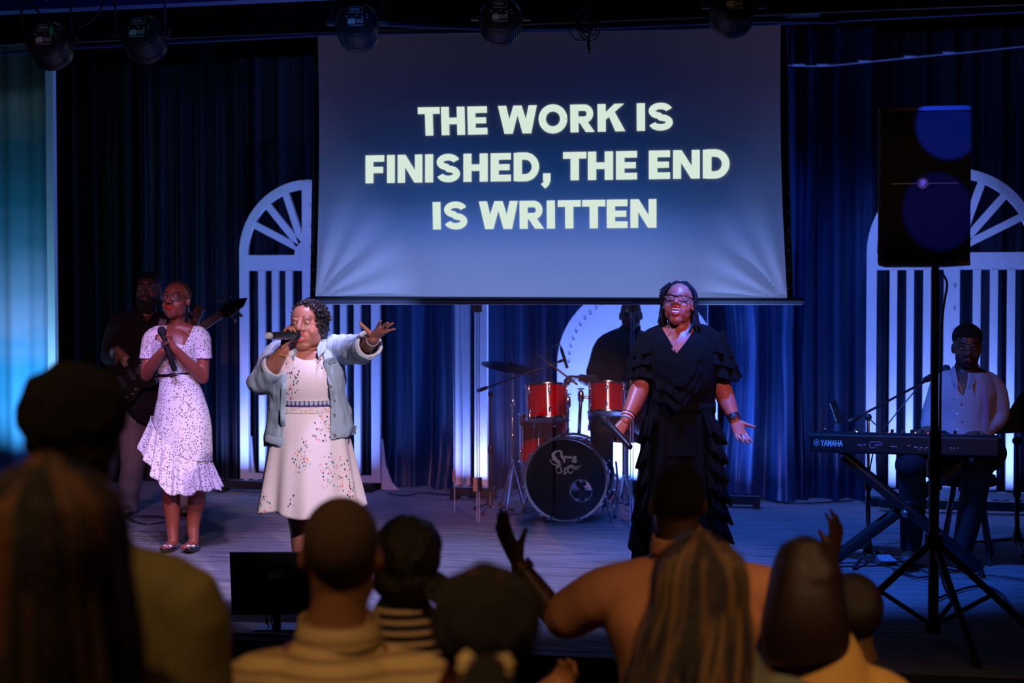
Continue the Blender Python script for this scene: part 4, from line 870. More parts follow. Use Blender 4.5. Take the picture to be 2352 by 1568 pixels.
for a, d, r in ((slL[-1], slL[-1]-slL[-2], 0.056), (slR[-1], slR[-1]-slR[-2], 0.056)):
    Mc = frame(a, d.normalized(), (0.1,1,0.2)) @ Matrix.Rotation(R(90), 4, 'Y')
    mb = MB(); nu = 40
    def cf(u, v, r=r):
        a_ = 6.2832*u; t = v*2*math.pi; return Mc @ Vector(((r+0.004+0.009*math.cos(t)+0.004*math.sin(3*a_))*math.cos(a_), (r+0.004+0.009*math.cos(t))*math.sin(a_), -0.018+0.026*math.sin(t)+0.006*math.sin(2*a_)))
    mb.grid(cf, nu, 10, wrap=True); mb.build('cuff', inn, jk, auto=False)
def surf(px, py, mesh_o=jk):
    """front-most point of the jacket at that place of the figure"""
    o_ = J(px, py); best = -0.18
    me = mesh_o.data; 
    return o_, best
co = np.empty(len(jk.data.vertices)*3); jk.data.vertices.foreach_get('co', co); co = co.reshape(-1,3)
def onj(px, py, lift=0.008):
    p = J(px, py, -0.17); m_ = (np.abs(co[:,0]-p.x) < 0.012) & (np.abs(co[:,2]-p.z) < 0.012)
    y = co[m_][:,1].min() if m_.any() else -0.17
    return Vector((J(px, py, y).x, y-lift, J(px, py, y).z))
for px, py in ((736, 843), (760, 886), (768, 920), (768, 953), (769, 999)):
    p = onj(px, py); MB().lathe([(0.0,-0.003),(0.008,-0.002),(0.0085,0.001),(0.006,0.003),(0,0.0025)], M=Matrix.Translation(p) @ Matrix.Rotation(R(90),4,'X'), n=14).build('button', mat('metal_button', (0.6,0.55,0.5), 0.3, 0.8), jk)
def strap_(pts, w_, nm, m=den, lift=0.009, par=jk):
    q = [onj(px, py, lift) for px, py in pts]; mb = MB(); mb.tube(q, [(w_, 0.003)]*len(q), n=8, ref=(0,1,0) if False else (1,0,0.001), sub=2); return mb.build(nm, m, par)
for pts in ([(657,835),(654,880),(650,930),(651,975),(655,1018)], [(748,835),(764,875),(771,915),(772,960),(774,1004)]): 
    q = [onj(px, py, 0.007) for px, py in pts]; MB().tube(q, [(0.012, 0.004)]*5, n=8, ref=(1,0,0), sub=4).build('button_placket', den, jk)
q = [onj(px, py, 0.006) for px, py in ((744,838),(764,826),(786,812),(793,800))]; MB().tube(q, 0.0025, n=6, sub=4).build('yoke_seam', stm, jk)
q = [onj(px, py, 0.006) for px, py in ((612,1005),(625,1010),(640,1013),(652,1015))]; MB().tube(q, [(0.004,0.018)]*4, n=8, ref=(0,1,0), sub=3).build('jacket_hem', den, jk)
q = [onj(px, py, 0.006) for px, py in ((776,998),(790,994),(805,988),(818,984))]; MB().tube(q, [(0.004,0.018)]*4, n=8, ref=(0,1,0), sub=3).build('jacket_hem', den, jk)
# pocket flap, collar wings
pf = [onj(px, py, 0.010) for px, py in ((745,825),(771,818),(774,829),(760,836),(750,832))]; MB().poly(pf, (0,-0.004,0)).build('pocket_flap', den, jk, smooth=False, bevel=0.002)
cb = MB(); cw = [J(727,800,-0.10), J(738,775,-0.03), J(744,771,0.03), J(752,781,-0.01), J(746,803,-0.09), J(730,822,-0.155)]
cb.poly(cw, (0.004,-0.008,0)); cb.build('collar', den, jk, smooth=False, bevel=0.003)
cb = MB(); cw = [J(683,803,-0.09), J(676,786,-0.03), J(669,783,0.02), J(660,794,-0.02), J(664,812,-0.09), J(676,826,-0.145)]
cb.poly(cw, (0.0,-0.008,0)); cb.build('collar', den, jk, smooth=False, bevel=0.003)
MB().lathe([(0.029,-0.002),(0.031,0),(0.029,0.002)], M=frame(J(652, 813, -0.195), (0.3,-0.2,1), (0,1,0)) @ Matrix.Rotation(R(90),4,'Y'), n=24, closed=False).build('wristband', mat('yellow_band', (0.8,0.4,0.08), 0.5), f.root)
MB().lathe([(0.029,-0.003),(0.032,0),(0.029,0.003)], M=frame(J(856, 780, -0.35), (0.3,-0.8,0.2), (0,0,1)) @ Matrix.Rotation(R(90),4,'Y'), n=24, closed=False).build('bracelet', mat('pale_bracelet', (0.6,0.5,0.5), 0.4), f.root)
for sx_ in (702, 746):
    mb = MB(); mb.tube([J(sx_, 1402, 0.06), J(sx_, 1405, -0.05), J(sx_, 1408, -0.17)], [(0.036,0.026),(0.046,0.024),(0.03,0.016)], n=16, sub=4); mb.build('shoe', BLK, f.root)
handmic(f, J(681, 769, -0.20), J(622, 771, -0.415), 'black handheld microphone held to the mouth of the singer in the denim jacket', cap=mat('tail_gray', (0.45,0.45,0.48), 0.35))
# ================================================================ singer in black
f = Fig('woman with glasses in a ruffled black top and wide black trousers, singing with open arms', 1560, 7.6); J = f.J
f.limb([J(1562, 1010, .01), J(1564, 940, 0), J(1564, 880, 0), J(1564, 800, 0.01), J(1564, 765, .02)], [(0.17,0.14),(0.155,0.13),(0.165,0.135),(0.165,0.105),(0.09,0.075)])
f.limb([J(1564, 790, .02), J(1562, 755, 0.02), J(1560, 715, 0.01)], [(0.10,0.07),(0.062,0.060),(0.058,0.058)])
f.limb([J(1500, 782, .02), J(1530, 768, .02), J(1564, 764, .02), J(1600, 768, .02), J(1632, 782, .02)], [0.055,0.050,0.055,0.050,0.055])
eL = J(1472, 885, 0.0); wL = J(1437, 966, -0.14)
f.limb([J(1499, 788, .02), J(1484, 840, 0.02), eL], [0.064, 0.060, 0.052]); f.limb([eL, J(1455, 928, -0.07), wL], [0.054, 0.046, 0.029])
eR = J(1656, 885, 0.03); wR = J(1687, 963, -0.08)
f.limb([J(1632, 788, .02), J(1645, 840, 0.03), eR], [0.064, 0.060, 0.052]); f.limb([eR, J(1672, 928, -0.03), wR], [0.054, 0.046, 0.028])
f.hand(wL, (-0.5, -0.45, -0.62), (-0.35, 0.6, -0.7), 1, fcurl=[(40, 65, 50), (45, 65, 50), (50, 65, 50), (50, 65, 50)], k=0.98, spread=3, tdir=(-0.8, -0.1, -0.4), tcurl=(20, 30))
f.hand(wR, (0.30, -0.45, -0.85), (0.05, -0.95, 0.25), -1, fcurl=[(10, 12, 10), (16, 16, 12), (20, 18, 12), (24, 18, 12)], k=1.02, spread=5, tdir=(0.85, -0.3, -0.25), tcurl=(0, 5))
for kx in (1520, 1600):
    f.limb([J(1562+(kx-1560)*0.6, 1020, .01), J(kx, 1150, 0), J(kx, 1250, 0.01), J(kx, 1345, 0.0)], [0.11, 0.09, 0.06, 0.04])
    f.limb([J(kx, 1350, 0.03), J(kx, 1356, -0.06), J(kx, 1358, -0.14)], [0.034, (0.040,0.026), (0.038,0.018)])
M = f.head(J(1559, 697, -0.01), 0.232, yaw=-14, pitch=17, roll=3, open_=1.25, fat=1.04, nose=1.1, lips=1.1)
f.finish(SK3, 0.0042, 8, lip=(1.5, 0.25, 0.5)); f.teeth(0.018)
f.glasses(mat('black_frame', (0.012,0.010,0.012), 0.25), 0.054, 0.032, square=3.6, thick=0.0034)
hm = MB(); rnd = random.Random(3)
hm.ell(M @ Vector((0, 0.032, 0.050)), (0.084, 0.094, 0.078), M=M.to_3x3().to_4x4())
hm.ell(M @ Vector((0.050, 0.055, 0.0)), (0.040, 0.045, 0.075), M=M.to_3x3().to_4x4()); hm.ell(M @ Vector((-0.048, 0.060, 0.0)), (0.036, 0.04, 0.07), M=M.to_3x3().to_4x4())
for i in range(110):   # twists falling to the shoulders
    a = R(rnd.uniform(-25, 205)); top = Vector((0.035*math.cos(a)*rnd.uniform(.2,1), 0.01+0.05*math.sin(a)*rnd.uniform(0,1), 0.125)); side = math.cos(a)
    m1 = Vector((0.084*math.cos(a), 0.015+0.085*math.sin(a), 0.07)); m2 = Vector((0.094*math.cos(a), 0.01+0.098*math.sin(a), -0.02)); Ln = rnd.uniform(0.085, 0.125)
    if math.sin(a) < 0.25: m2.y = max(m2.y, 0.0); m1.y = max(m1.y, -0.01)
    wx = M @ m2; down = Vector((0.012*side*1.0, 0.0, -1)); e1 = wx + down*Ln*0.5 + Vector((rnd.uniform(-.01,.01), 0, 0)); e2 = wx + down*Ln + Vector((rnd.uniform(-.022,.022)+0.01*side, rnd.uniform(-.03,.01), 0))
    hm.tube([M @ top, M @ m1, wx, e1, e2], [0.005, 0.0062, 0.0062, 0.0055, 0.003], n=6, sub=4)
for i in range(6):
    q0 = M @ Vector((-0.060, 0.0-0.01*i, 0.112-0.006*i)); hm.tube([q0, M @ Vector((-0.088, -0.004-0.008*i, 0.088-0.013*i)), M @ Vector((-0.108, -0.01, 0.066-0.016*i))], [0.006,0.005,0.0025], n=6, sub=3)
hm.tube([M @ Vector((0.085, 0.02, -0.05)), J(1592, 745, -0.08), J(1587, 757, -0.10), J(1583, 764, -0.105)], [0.007,0.006,0.006,0.004], n=6, sub=3)
hm.build('hair', mat('black_twist_hair', (0.006, 0.006, 0.008), 0.7, spec=0.2, bump=0.4, bs=160), f.root)
MB().ell(M @ Vector((0.088, -0.004, 0.01)), (0.006, 0.006, 0.016)).build('earpiece', MC['pale_plastic'], f.root)
# black chiffon top
bf = mat('black_chiffon', (0.0018, 0.0035, 0.0042), 0.9, spec=0.12, bump=0.12, bs=60); sheer = mat('sheer_black_chiffon', (0.003, 0.003, 0.004), 0.85, spec=0.12, alpha=0.84)
mb = MB(); mb.tube([J(1566, 955, 0), J(1566, 925, 0), J(1566, 870, -0.01), J(1564, 820, -0.01), J(1564, 785, 0.01), J(1564, 760, 0.02)], [(0.176,0.145),(0.178,0.145),(0.186,0.162),(0.190,0.145),(0.165,0.115),(0.10,0.08)], n=30, sub=5)
mb.tube([J(1524, 765, .02), J(1499, 785, .02), J(1488, 825, 0.015), J(1480, 850, 0.01)], [0.055, 0.072, 0.072, 0.074], n=18, sub=3)
mb.tube([J(1605, 765, .02), J(1632, 785, .02), J(1643, 825, 0.02), J(1650, 852, 0.02)], [0.055, 0.072, 0.072, 0.074], n=18, sub=3)
def vneck(c):
    x0, x1, xb = J(1521,0).x, J(1611,0).x, J(1552,0).x; zb = jz_(810); zt = jz_(746)
    if c.z < zb or c.y > 0.03: return False
    t = (c.z-zb)/(zt-zb); return xb+(x0-xb)*t < c.x < xb+(x1-xb)*t
jz_ = lambda py: J(0, py, -0.1).z
vsp, vin = polycut([J(1516,735,-.11), J(1618,735,-.11), J(1552,811,-.11)])
cloth(f, 'blouse', mb, bf, 0.006, 5, lambda co, no: co + no*(0.003*cnoise(co, 28, 4))[:,None], split=vsp, pred=lambda c: vin(c) or c.z > jz_(742) and abs(c.x-J(1564,0).x) < 0.13)
def ruffle(pts, drop, out, name='ruffle', m=bf, n=90, waves=9, seed=0, par=None):
    """a flounce hanging from a line"""
    pts = [Vector(p) for p in pts]; mb = MB()
    def at(u):
        t = u*(len(pts)-1); i = min(int(t), len(pts)-2); return pts[i].lerp(pts[i+1], t-i)
    def fn(u, v):
        p = at(u); a = u*waves*6.283+seed; o_ = out(u) if callable(out) else Vector(out); dd = drop(u) if callable(drop) else drop
        return p + Vector((0,0,-dd*v*(1+0.12*math.sin(a*0.6+1)))) + o_*(v**0.8)*(1+0.55*math.sin(a)+0.2*math.sin(2.3*a))
    mb.grid(fn, n, 9); return mb.build(name, m, par or f.root, auto=False, solid=0.0015)
for k, (sx_, cx_, sg) in enumerate(((1499, 1484, -1), (1632, 1648, 1))):
    for t, rr, dr in ((0.0, 0.078, 0.10), (0.42, 0.084, 0.10), (0.86, 0.088, 0.10)):
        c_ = J(sx_+(cx_-sx_)*t, 778+(842-778)*t, 0.02); 
        def rf(u, v, c_=c_, rr=rr, dr=dr, sg=sg, t=t):
            a = 6.2832*u; w_ = math.sin(9*a+t*9)*0.010*v + math.sin(14*a)*0.005*v; r = rr*(0.92+0.42*v) + w_
            lift = 0.030*math.cos(a)*sg*(1-v)
            return c_ + Vector((math.cos(a)*r + sg*0.010*v, math.sin(a)*r*0.95, 0.015 + lift - dr*v + 0.012*math.sin(3*a+t)*v))
        skirt(rf, 130, 12).build('sleeve_ruffle', sheer if t > 0.8 else bf, f.root, auto=False, solid=0.001)
yb = -0.168
fo = lambda px, py, dy=yb: J(px, py, dy)
for pts, s_ in (([fo(1500, 895,-.12), fo(1530, 905,-.17), fo(1552, 925,-.185), fo(1575, 908,-.185), fo(1600, 880,-.17), fo(1618, 850,-.14)], 0), ([fo(1506, 870,-.15), fo(1535, 882,-.175), fo(1562, 902,-.185), fo(1590, 870,-.18), fo(1612, 835,-.15)], 1), ([fo(1545, 868,-.17), fo(1568, 868,-.185), fo(1590, 845,-.18), fo(1612, 800,-.13)], 2)):
    ruffle(pts, 0.050, (0,-0.012,0), waves=4, seed=s_)
for k in range(7):  # cascade down her left side
    py = 965+k*45; x_ = 1638+3*k
    ruffle([fo(x_-26, py-22, -.15), fo(x_-4, py-10, -.12), fo(x_+10, py, -.04), fo(x_+12, py+5, .05)], 0.115, (0.030,-0.022,0), 'side_ruffle', m=bf, waves=4.5, seed=k*1.7, n=70)
for k in range(5):
    py = 960+k*60; x_ = 1492-5*k
    ruffle([fo(x_+14, py-20, -.14), fo(x_-4, py-6, -.09), fo(x_-12, py, .0)], 0.13, (-0.026,-0.012,0), 'side_ruffle', m=bf, waves=2.2, seed=k*2.1, n=40)
def tr(side):
    def fn(u, v):
        a = 6.2832*u; z0 = jz_(925); z1 = jz_(1352); z = z0+(z1-z0)*v; cx = J(1566,0).x + side*(0.060+0.050*v); rx = 0.118+0.045*v; rip = (0.011*math.sin(8*a+side)+0.006*math.sin(13*a))*min(1, v*2)
        return Vector((cx+(rx+rip)*math.cos(a), (0.135+0.02*v+rip)*math.sin(a), z))
    skirt(fn, 150, 40).build('trouser_leg', bf, f.root, auto=False)
tr(-1); tr(1)
skirt(lambda u, v: Vector((J(1566,0).x + (0.174+0.012*v+0.004*math.sin(9*6.2832*u)*v)*math.cos(6.2832*u), (0.146+0.008*v)*math.sin(6.2832*u), jz_(915)+(jz_(1045)-jz_(915))*v)), 120, 14).build('trouser_yoke', bf, f.root, auto=False)
wz_ = J(1566, 925); MB().grid(lambda u, v: Vector((wz_.x+0.181*math.cos(6.2832*u), 0.15*math.sin(6.2832*u), wz_.z-0.05+0.055*v)), 60, 3, wrap=True).build('waistband', bf, f.root, auto=False, solid=0.003)
def panel(u, v):   # long loose panel at her right side
    a = J(1478, 960, -0.05); b = J(1500, 965, -0.14); p = a.lerp(b, u); return p + Vector((-0.05*v-0.03*v*(1-u)+0.012*math.sin(u*14+v*3)*v, -0.02*math.sin(u*9)*v, -(0.66+0.07*math.sin(u*3.0))*v))
MB().grid(panel, 40, 40).build('loose_panel', sheer, f.root, auto=False, solid=0.001)
# necklace, bracelets, watch
nk = MB(); nk.tube([J(1528,758,-.085), J(1537,780,-.115), J(1546,795,-.128), J(1560,778,-.118), J(1582,756,-.09)], 0.0007, n=5, sub=4); nk.build('necklace', STEEL, f.root)
cr = MB(); p = J(1546.5, 802, -0.138); cr.box(p, (0.0045, 0.003, 0.030)); cr.box(p+Vector((0,-0.001,0.004)), (0.018, 0.003, 0.0045)); cr.build('cross_pendant', mat('bright_silver', (0.9,0.85,0.85), 0.2, 0.6, emit=None), f.root, smooth=False)
def band(c_, d, r, h_, m, nm, par=f.root):
    MB().lathe([(r, -h_/2), (r+0.003, -h_/2), (r+0.003, h_/2), (r, h_/2)], M=frame(c_, d, (0,1,0.1)) @ Matrix.Rotation(R(90),4,'Y'), n=24, closed=False).build(nm, m, par)
dl = (wL-eL).normalized()
band(wL-dl*0.012, dl, 0.031, 0.010, mat('pale_blue_band', (0.25,0.5,0.7), 0.5), 'bracelet'); band(wL-dl*0.024, dl, 0.033, 0.006, mat('red_band', (0.5,0.03,0.04), 0.5), 'bracelet'); band(wL-dl*0.032, dl, 0.034, 0.006, WHT, 'bracelet'); band(wL-dl*0.040, dl, 0.035, 0.005, BLK, 'bracelet')
dr_ = (wR-eR).normalized(); band(wR-dr_*0.018, dr_, 0.031, 0.018, BLK, 'watch_strap'); band(wR+dr_*0.002, dr_, 0.030, 0.005, BLK, 'bracelet')
MB().box(wR-dr_*0.018+Vector((-0.004,-0.034,0)), (0.030, 0.010, 0.022), rot=Matrix.Rotation(R(20),3,'Y')).build('watch', mat('watch_face', (0.05,0.06,0.08), 0.2), f.root, bevel=0.003)
MB().lathe([(0.0098,-0.002),(0.0110,0),(0.0098,0.002)], M=Matrix.Translation(J(1703, 1000, -0.135)) @ Matrix.Rotation(R(60),4,'Y'), n=16, closed=False).build('ring', GOLD, f.root)
handmic(f, J(1389, 964, -0.16), J(1441, 1020, -0.34), 'black handheld microphone held low by the woman in black')
# ================================================================ bass player
f = Fig('bearded man in a black shirt and grey trousers playing a bass guitar', 350, 10.5); J = f.J
f.limb([J(335, 930, 0), J(332, 860, 0), J(330, 790, 0), J(332, 745, .01), J(338, 722, .01)], [(0.17,0.13),(0.17,0.13),(0.20,0.14),(0.17,0.12),(0.07,0.06)])
f.limb([J(338, 735, .02), J(341, 705, 0.0), J(342, 680, 0)], [(0.08,0.07),(0.062,0.06),(0.06,0.06)])
f.limb([J(280, 750, 0), J(338, 742, 0), J(392, 750, 0)], [0.07, 0.06, 0.07])
eL = J(256, 815, -0.02); wL = J(270, 803, -0.20)
f.limb([J(276, 748, 0), J(262, 780, 0), eL], [0.07, 0.06, 0.05]); f.limb([eL, J(262, 812, -0.1), wL], [0.052, 0.044, 0.032])
f.hand(wL, (0.55, -0.25, -0.6), (0.2, 0.8, -0.4), -1, fcurl=[(15,30,20)]*4, k=1.12, spread=5)
eR = J(420, 800, 0.0); wR = J(450, 735, -0.2)
f.limb([J(395, 748, 0), J(410, 775, 0), eR], [0.07, 0.06, 0.05]); f.limb([eR, J(438, 768, -0.1), wR], [0.05, 0.042, 0.030])
f.hand(wR, (0.3, -0.3, 0.8), (0.3, -0.6, 0.0), -1, curl=(40, 50, 40), k=1.08)
for hx, kx, ax_ in ((308, 305, 292), (372, 410, 427)):
    f.limb([J(hx, 935, 0), J((hx+kx)/2, 1000, 0), J(kx, 1060, -0.02), J(ax_, 1160, 0)], [0.10, 0.085, 0.065, 0.045])
    f.limb([J(ax_, 1168, 0.03), J(ax_-3, 1174, -0.18)], [0.045, (0.045,0.025)])
M = f.head(J(341, 665, -0.02), 0.25, yaw=-4, pitch=-2, nose=1.25, fat=1.08)
f.finish(SKD, 0.0065, 3, lip=(1.2,0.7,0.7), beard=0.10)
f.eyes(0.4)
hb = MB(); hb.ell(M @ Vector((0, 0.020, 0.052)), (0.084, 0.10, 0.080)); 
me = bake(hb, 0.006, 1); Mi = M.inverted(); cut(me, pred=lambda c: (lambda q: q.y < -0.035 and q.z < 0.082 or q.z < 0.0)(Mi @ c))
mobj('hair', me, mat('short_black_hair', (0.006,0.005,0.006), 0.8, bump=0.8, bs=300), f.root)
bd = MB(); bd.tube([M @ Vector((-0.070, -0.01, -0.03)), M @ Vector((-0.058, -0.035, -0.085)), M @ Vector((0, -0.068, -0.128)), M @ Vector((0.058, -0.035, -0.085)), M @ Vector((0.070, -0.01, -0.03))], [0.012,0.022,0.034,0.022,0.012], n=12, sub=5)
bd.build('beard', MC['short_black_hair'], f.root)
blk = mat('black_cotton', (0.006, 0.006, 0.009), 0.85, spec=0.2)
mb = MB(); mb.tube([J(333, 935, 0), J(331, 860, 0), J(329, 790, 0), J(333, 742, .01), J(338, 718, .02)], [(0.195,0.155),(0.19,0.155),(0.225,0.165),(0.19,0.135),(0.085,0.08)], n=28, sub=4)
mb.tube([J(310, 735, 0), J(276, 746, 0), J(262, 780, 0), J(254, 818, -0.02), J(260, 812, -0.08)], [0.06,0.09,0.08,0.075,0.068], n=18, sub=3); mb.tube([J(360, 735, 0), J(395, 748, 0), J(412, 778, 0), J(424, 798, 0)], [0.06,0.09,0.08,0.072], n=18, sub=3)
cloth(f, 'shirt', mb, blk, 0.008, 4, lambda co, no: co+no*(0.006*cnoise(co, 15, 3))[:,None], pred=lambda c: c.y < 0.0 and c.z > J(0,742).z and abs(c.x-J(339,0).x) < (c.z-J(0,742).z)*0.5)
gt_ = mat('grey_trousers', (0.11, 0.085, 0.10), 0.8, bump=0.1)
mb = MB(); mb.tube([J(335, 925, 0), J(335, 915, 0)], [(0.18,0.14)]*2, n=24)
for hx, kx, ax_ in ((308, 305, 292), (372, 410, 427)): mb.tube([J(hx+4, 925, 0), J((hx+kx)/2, 1000, 0), J(kx, 1065, -0.02), J(ax_, 1155, 0), J(ax_, 1166, 0)], [0.125,0.11,0.09,0.078,0.082], n=20, sub=4)
cloth(f, 'trousers', mb, gt_, 0.008, 3, lambda co, no: co+no*(0.006*cnoise(co*np.array([1,1,2.5]), 14, 8))[:,None])
for ax_ in (292, 427): MB().tube([J(ax_+2, 1169, 0.04), J(ax_-2, 1173, -0.10), J(ax_-4, 1175, -0.20)], [(0.045,0.04),(0.052,0.034),(0.035,0.022)], n=14, sub=3).build('shoe', mat('brown_leather', (0.05,0.03,0.02), 0.5), f.root)
# bass guitar (hangs from a strap, so it is its own thing)
Mw = Matrix.Translation(f.o) @ Matrix.Rotation(TH, 4, 'Z')
A = Mw @ J(296, 868, -0.22); B = Mw @ J(545, 697, -0.30)
g = thing('bass_guitar', 'dark bass guitar with five strings held by the man behind the spotted dress', 'guitar', A)
d = (B-A).normalized(); X = frame((0,0,0), d, (0,0,1)); g.matrix_world = Matrix.Translation(A) @ X; Lg = (B-A).length
# local axes: x along the neck, y up across, z towards the player or camera
zs = -1 if (g.matrix_world.to_3x3() @ Vector((0,0,1))).dot(fw) > 0 else 1
prof = [(-0.20,0.0),(-0.19,0.10),(-0.12,0.155),(-0.03,0.145),(0.03,0.11),(0.10,0.125),(0.19,0.175),(0.225,0.165),(0.19,0.115),(0.14,0.05),(0.13,0.0),(0.13,-0.05),(0.17,-0.11),(0.155,-0.145),(0.10,-0.14),(0.03,-0.115),(-0.05,-0.145),(-0.13,-0.15),(-0.185,-0.10)]
sm_ = []
for i in range(len(prof)):
    p0,p1,p2,p3 = [prof[(i+k) % len(prof)] for k in (-1,0,1,2)]
    for t in (0,0.33,0.66): sm_.append(tuple(0.5*((2*b)+(c_-a)*t+(2*a-5*b+4*c_-e_)*t*t+(3*b-a-3*c_+e_)*t**3) for a,b,c_,e_ in zip(p0,p1,p2,p3)))
gb = MB().poly([(x,y,-0.02) for x,y in sm_], (0,0,0.04)).build('guitar_body', mat('black_lacquer', (0.01,0.009,0.01), 0.15, coat=0.5), g, smooth=False, bevel=0.008)
zf = 0.026*zs
MB().box((0.46, 0, 0.018*zs), (0.76, 0.055, 0.022)).build('neck', mat('rosewood', (0.05,0.025,0.02), 0.4), g, smooth=False, bevel=0.004)
for k in range(20): MB().box((0.12+0.70*(1-0.94**(k))/(1-0.94**20), 0, 0.030*zs), (0.003, 0.056, 0.003)).build('fret', STEEL, g, smooth=False)
MB().poly([(0.83,-0.035,0.005*zs),(0.88,-0.055,0.005*zs),(1.0,-0.045,0.005*zs),(1.06,-0.01,0.005*zs),(1.0,0.025,0.005*zs),(0.90,0.05,0.005*zs),(0.83,0.035,0.005*zs)], (0,0,0.016*zs)).build('headstock', MC['black_lacquer'], g, smooth=False, bevel=0.003)
for k, (x, y) in enumerate(((0.87,0.06),(0.91,0.058),(0.96,0.048),(0.89,-0.065),(0.95,-0.060))):
    t_ = MB(); t_.tube([(x, y*0.4, 0.024*zs), (x, y*1.25, 0.014*zs)], 0.005, n=8); t_.build('tuning_peg', STEEL, g); MB().ell((x, y*1.45, 0.014*zs), (0.013,0.016,0.005), n=10, m=6).build('tuning_key', mat('brass_pink', (0.5,0.35,0.3),0.3,0.8), g)
for k in range(5): MB().tube([(-0.13, (k-2)*0.013, 0.036*zs), (0.84, (k-2)*0.010, 0.033*zs)], 0.0013, n=5).build('string', STEEL, g)
MB().box((-0.13, 0, 0.030*zs), (0.04, 0.08, 0.016)).build('bridge', CHR, g, smooth=False, bevel=0.003)
for x in (-0.05, 0.04): MB().box((x, 0, 0.028*zs), (0.032, 0.095, 0.016)).build('pickup', BLKM, g, smooth=False, bevel=0.003)
for x, y in ((-0.09,-0.11),(-0.13,-0.085),(-0.04,-0.115),(0.0,-0.10)): MB().cyl((x,y,0.02*zs),(x,y,0.038*zs),0.009, n=12).build('knob', CHR, g)
st_ = MB(); st_.tube([A+(Mw.to_3x3() @ Vector((0.12,-0.01,0.14))), Mw @ J(318, 780, -0.20), Mw @ J(352, 742, -0.15), Mw @ J(374, 700+30, 0.0)], [(0.022,0.003)]*4, n=8, sub=4)
st_ = MB(); st_.tube([J(345, 838, -0.20), J(362, 790, -0.20), J(372, 745, -0.13), J(374, 728, -0.02), J(360, 724, 0.08)], [(0.026,0.004)]*5, n=8, sub=4)
st_.build('guitar_strap', mat('woven_strap', (0.28,0.22,0.30), 0.8, bump=0.4, bs=120), f.root)
# ================================================================ drummer
f = Fig('drummer in a black shirt seated behind the red drums, stick raised', 1445, 10.75); J = f.J
f.limb([J(1440, 960, .05), J(1438, 900, .04), J(1438, 820, .02), J(1440, 780, .01), J(1447, 760, 0)], [(0.18,0.14),(0.17,0.13),(0.20,0.14),(0.16,0.11),(0.07,0.06)])
f.limb([J(1446, 775, .0), J(1448, 755, 0.0), J(1448, 735, 0)], [(0.08,0.07),(0.062,0.06),(0.06,0.06)])
f.limb([J(1392, 792, 0), J(1445, 770, 0), J(1500, 792, 0)], [0.07,0.06,0.07])
eL = J(1366, 872, -0.05); wL = J(1335, 868, -0.25)
f.limb([J(1392, 795, 0), J(1376, 835, 0), eL], [0.068,0.058,0.046]); f.limb([eL, J(1350, 874, -0.15), wL], [0.048,0.042,0.032])
f.hand(wL, (-0.8, -0.3, 0.1), (0.0, -0.2, -1.0), -1, curl=(50,60,50), k=1.1)
eR = J(1512, 872, -0.05); wR = J(1500, 880, -0.3)
f.limb([J(1500, 795, 0), J(1510, 835, 0), eR], [0.068,0.058,0.046]); f.limb([eR, J(1506, 884, -0.15), wR], [0.048,0.042,0.032]); f.hand(wR, (-0.4, -0.8, 0.1), (0.0, -0.2, -1.0), 1, curl=(50,60,50), k=1.1)
for s_ in (-1, 1):
    f.limb([J(1440+s_*28, 965, .0), J(1440+s_*50, 975, -0.22), J(1440+s_*58, 985, -0.40)], [0.105,0.09,0.07]); f.limb([J(1440+s_*58, 985, -0.40), J(1440+s_*56, 1060, -0.36), J(1440+s_*54, 1140, -0.34)], [0.068,0.06,0.042]); f.limb([J(1440+s_*54, 1150, -0.30), J(1440+s_*54, 1156, -0.50)], [0.04,(0.045,0.026)])
M = f.head(J(1449, 724, -0.01), 0.24, yaw=-5, pitch=-2, nose=1.2); f.finish(SKD, 0.007, 3, scalp=(0.085, (0.2,0.2,0.2)))
mb = MB(); mb.tube([J(1440, 960, .05), J(1438, 900, .04), J(1437, 820, .02), J(1440, 785, .01), J(1447, 760, 0)], [(0.20,0.16),(0.20,0.155),(0.225,0.16),(0.19,0.14),(0.09,0.085)], n=26, sub=4)
mb.tube([J(1415, 782, 0), J(1392, 794, 0), J(1376, 835, 0), J(1368, 858, -0.03)], [0.06,0.085,0.08,0.078], n=16, sub=3); mb.tube([J(1470, 782, 0), J(1500, 794, 0), J(1510, 835, 0), J(1512, 858, -0.03)], [0.06,0.085,0.08,0.078], n=16, sub=3)
cloth(f, 'shirt', mb, blk, 0.009, 3, lambda co, no: co+no*(0.006*cnoise(co, 15, 3))[:,None])
mb = MB()
for s_ in (-1, 1): mb.tube([J(1440+s_*20, 955, .03), J(1440+s_*50, 972, -0.22), J(1440+s_*58, 984, -0.41)], [0.12,0.11,0.088], n=16, sub=3); mb.tube([J(1440+s_*58, 984, -0.41), J(1440+s_*56, 1060, -0.37), J(1440+s_*54, 1130, -0.34)], [0.086,0.08,0.068], n=16, sub=3)
cloth(f, 'trousers', mb, blk, 0.010, 3)
for s_ in (-1, 1): MB().tube([J(1440+s_*54, 1152, -0.28), J(1440+s_*54, 1157, -0.52)], [(0.045,0.045),(0.04,0.026)], n=12).build('shoe', BLKM, f.root)
Mw = Matrix.Translation(f.o) @ Matrix.Rotation(TH, 4, 'Z')
def drumstick(a, b, label):
    o = thing('drumstick', label, 'drumstick', a); MB().tube([(0,0,0), Vector(b)-Vector(a)], [0.0085, 0.005], n=8).build('shaft', mat('hickory', (0.35,0.18,0.12), 0.5), o); MB().ell(Vector(b)-Vector(a), 0.008, n=8, m=6).build('tip', MC['hickory'], o); return o
drumstick(Mw @ J(1325, 882, -0.30), Mw @ J(1232, 812, -0.36), 'drumstick raised above the left tom by the drummer')
drumstick(Mw @ J(1500, 885, -0.36), Mw @ J(1420, 905, -0.66), 'drumstick held low behind the woman in black')
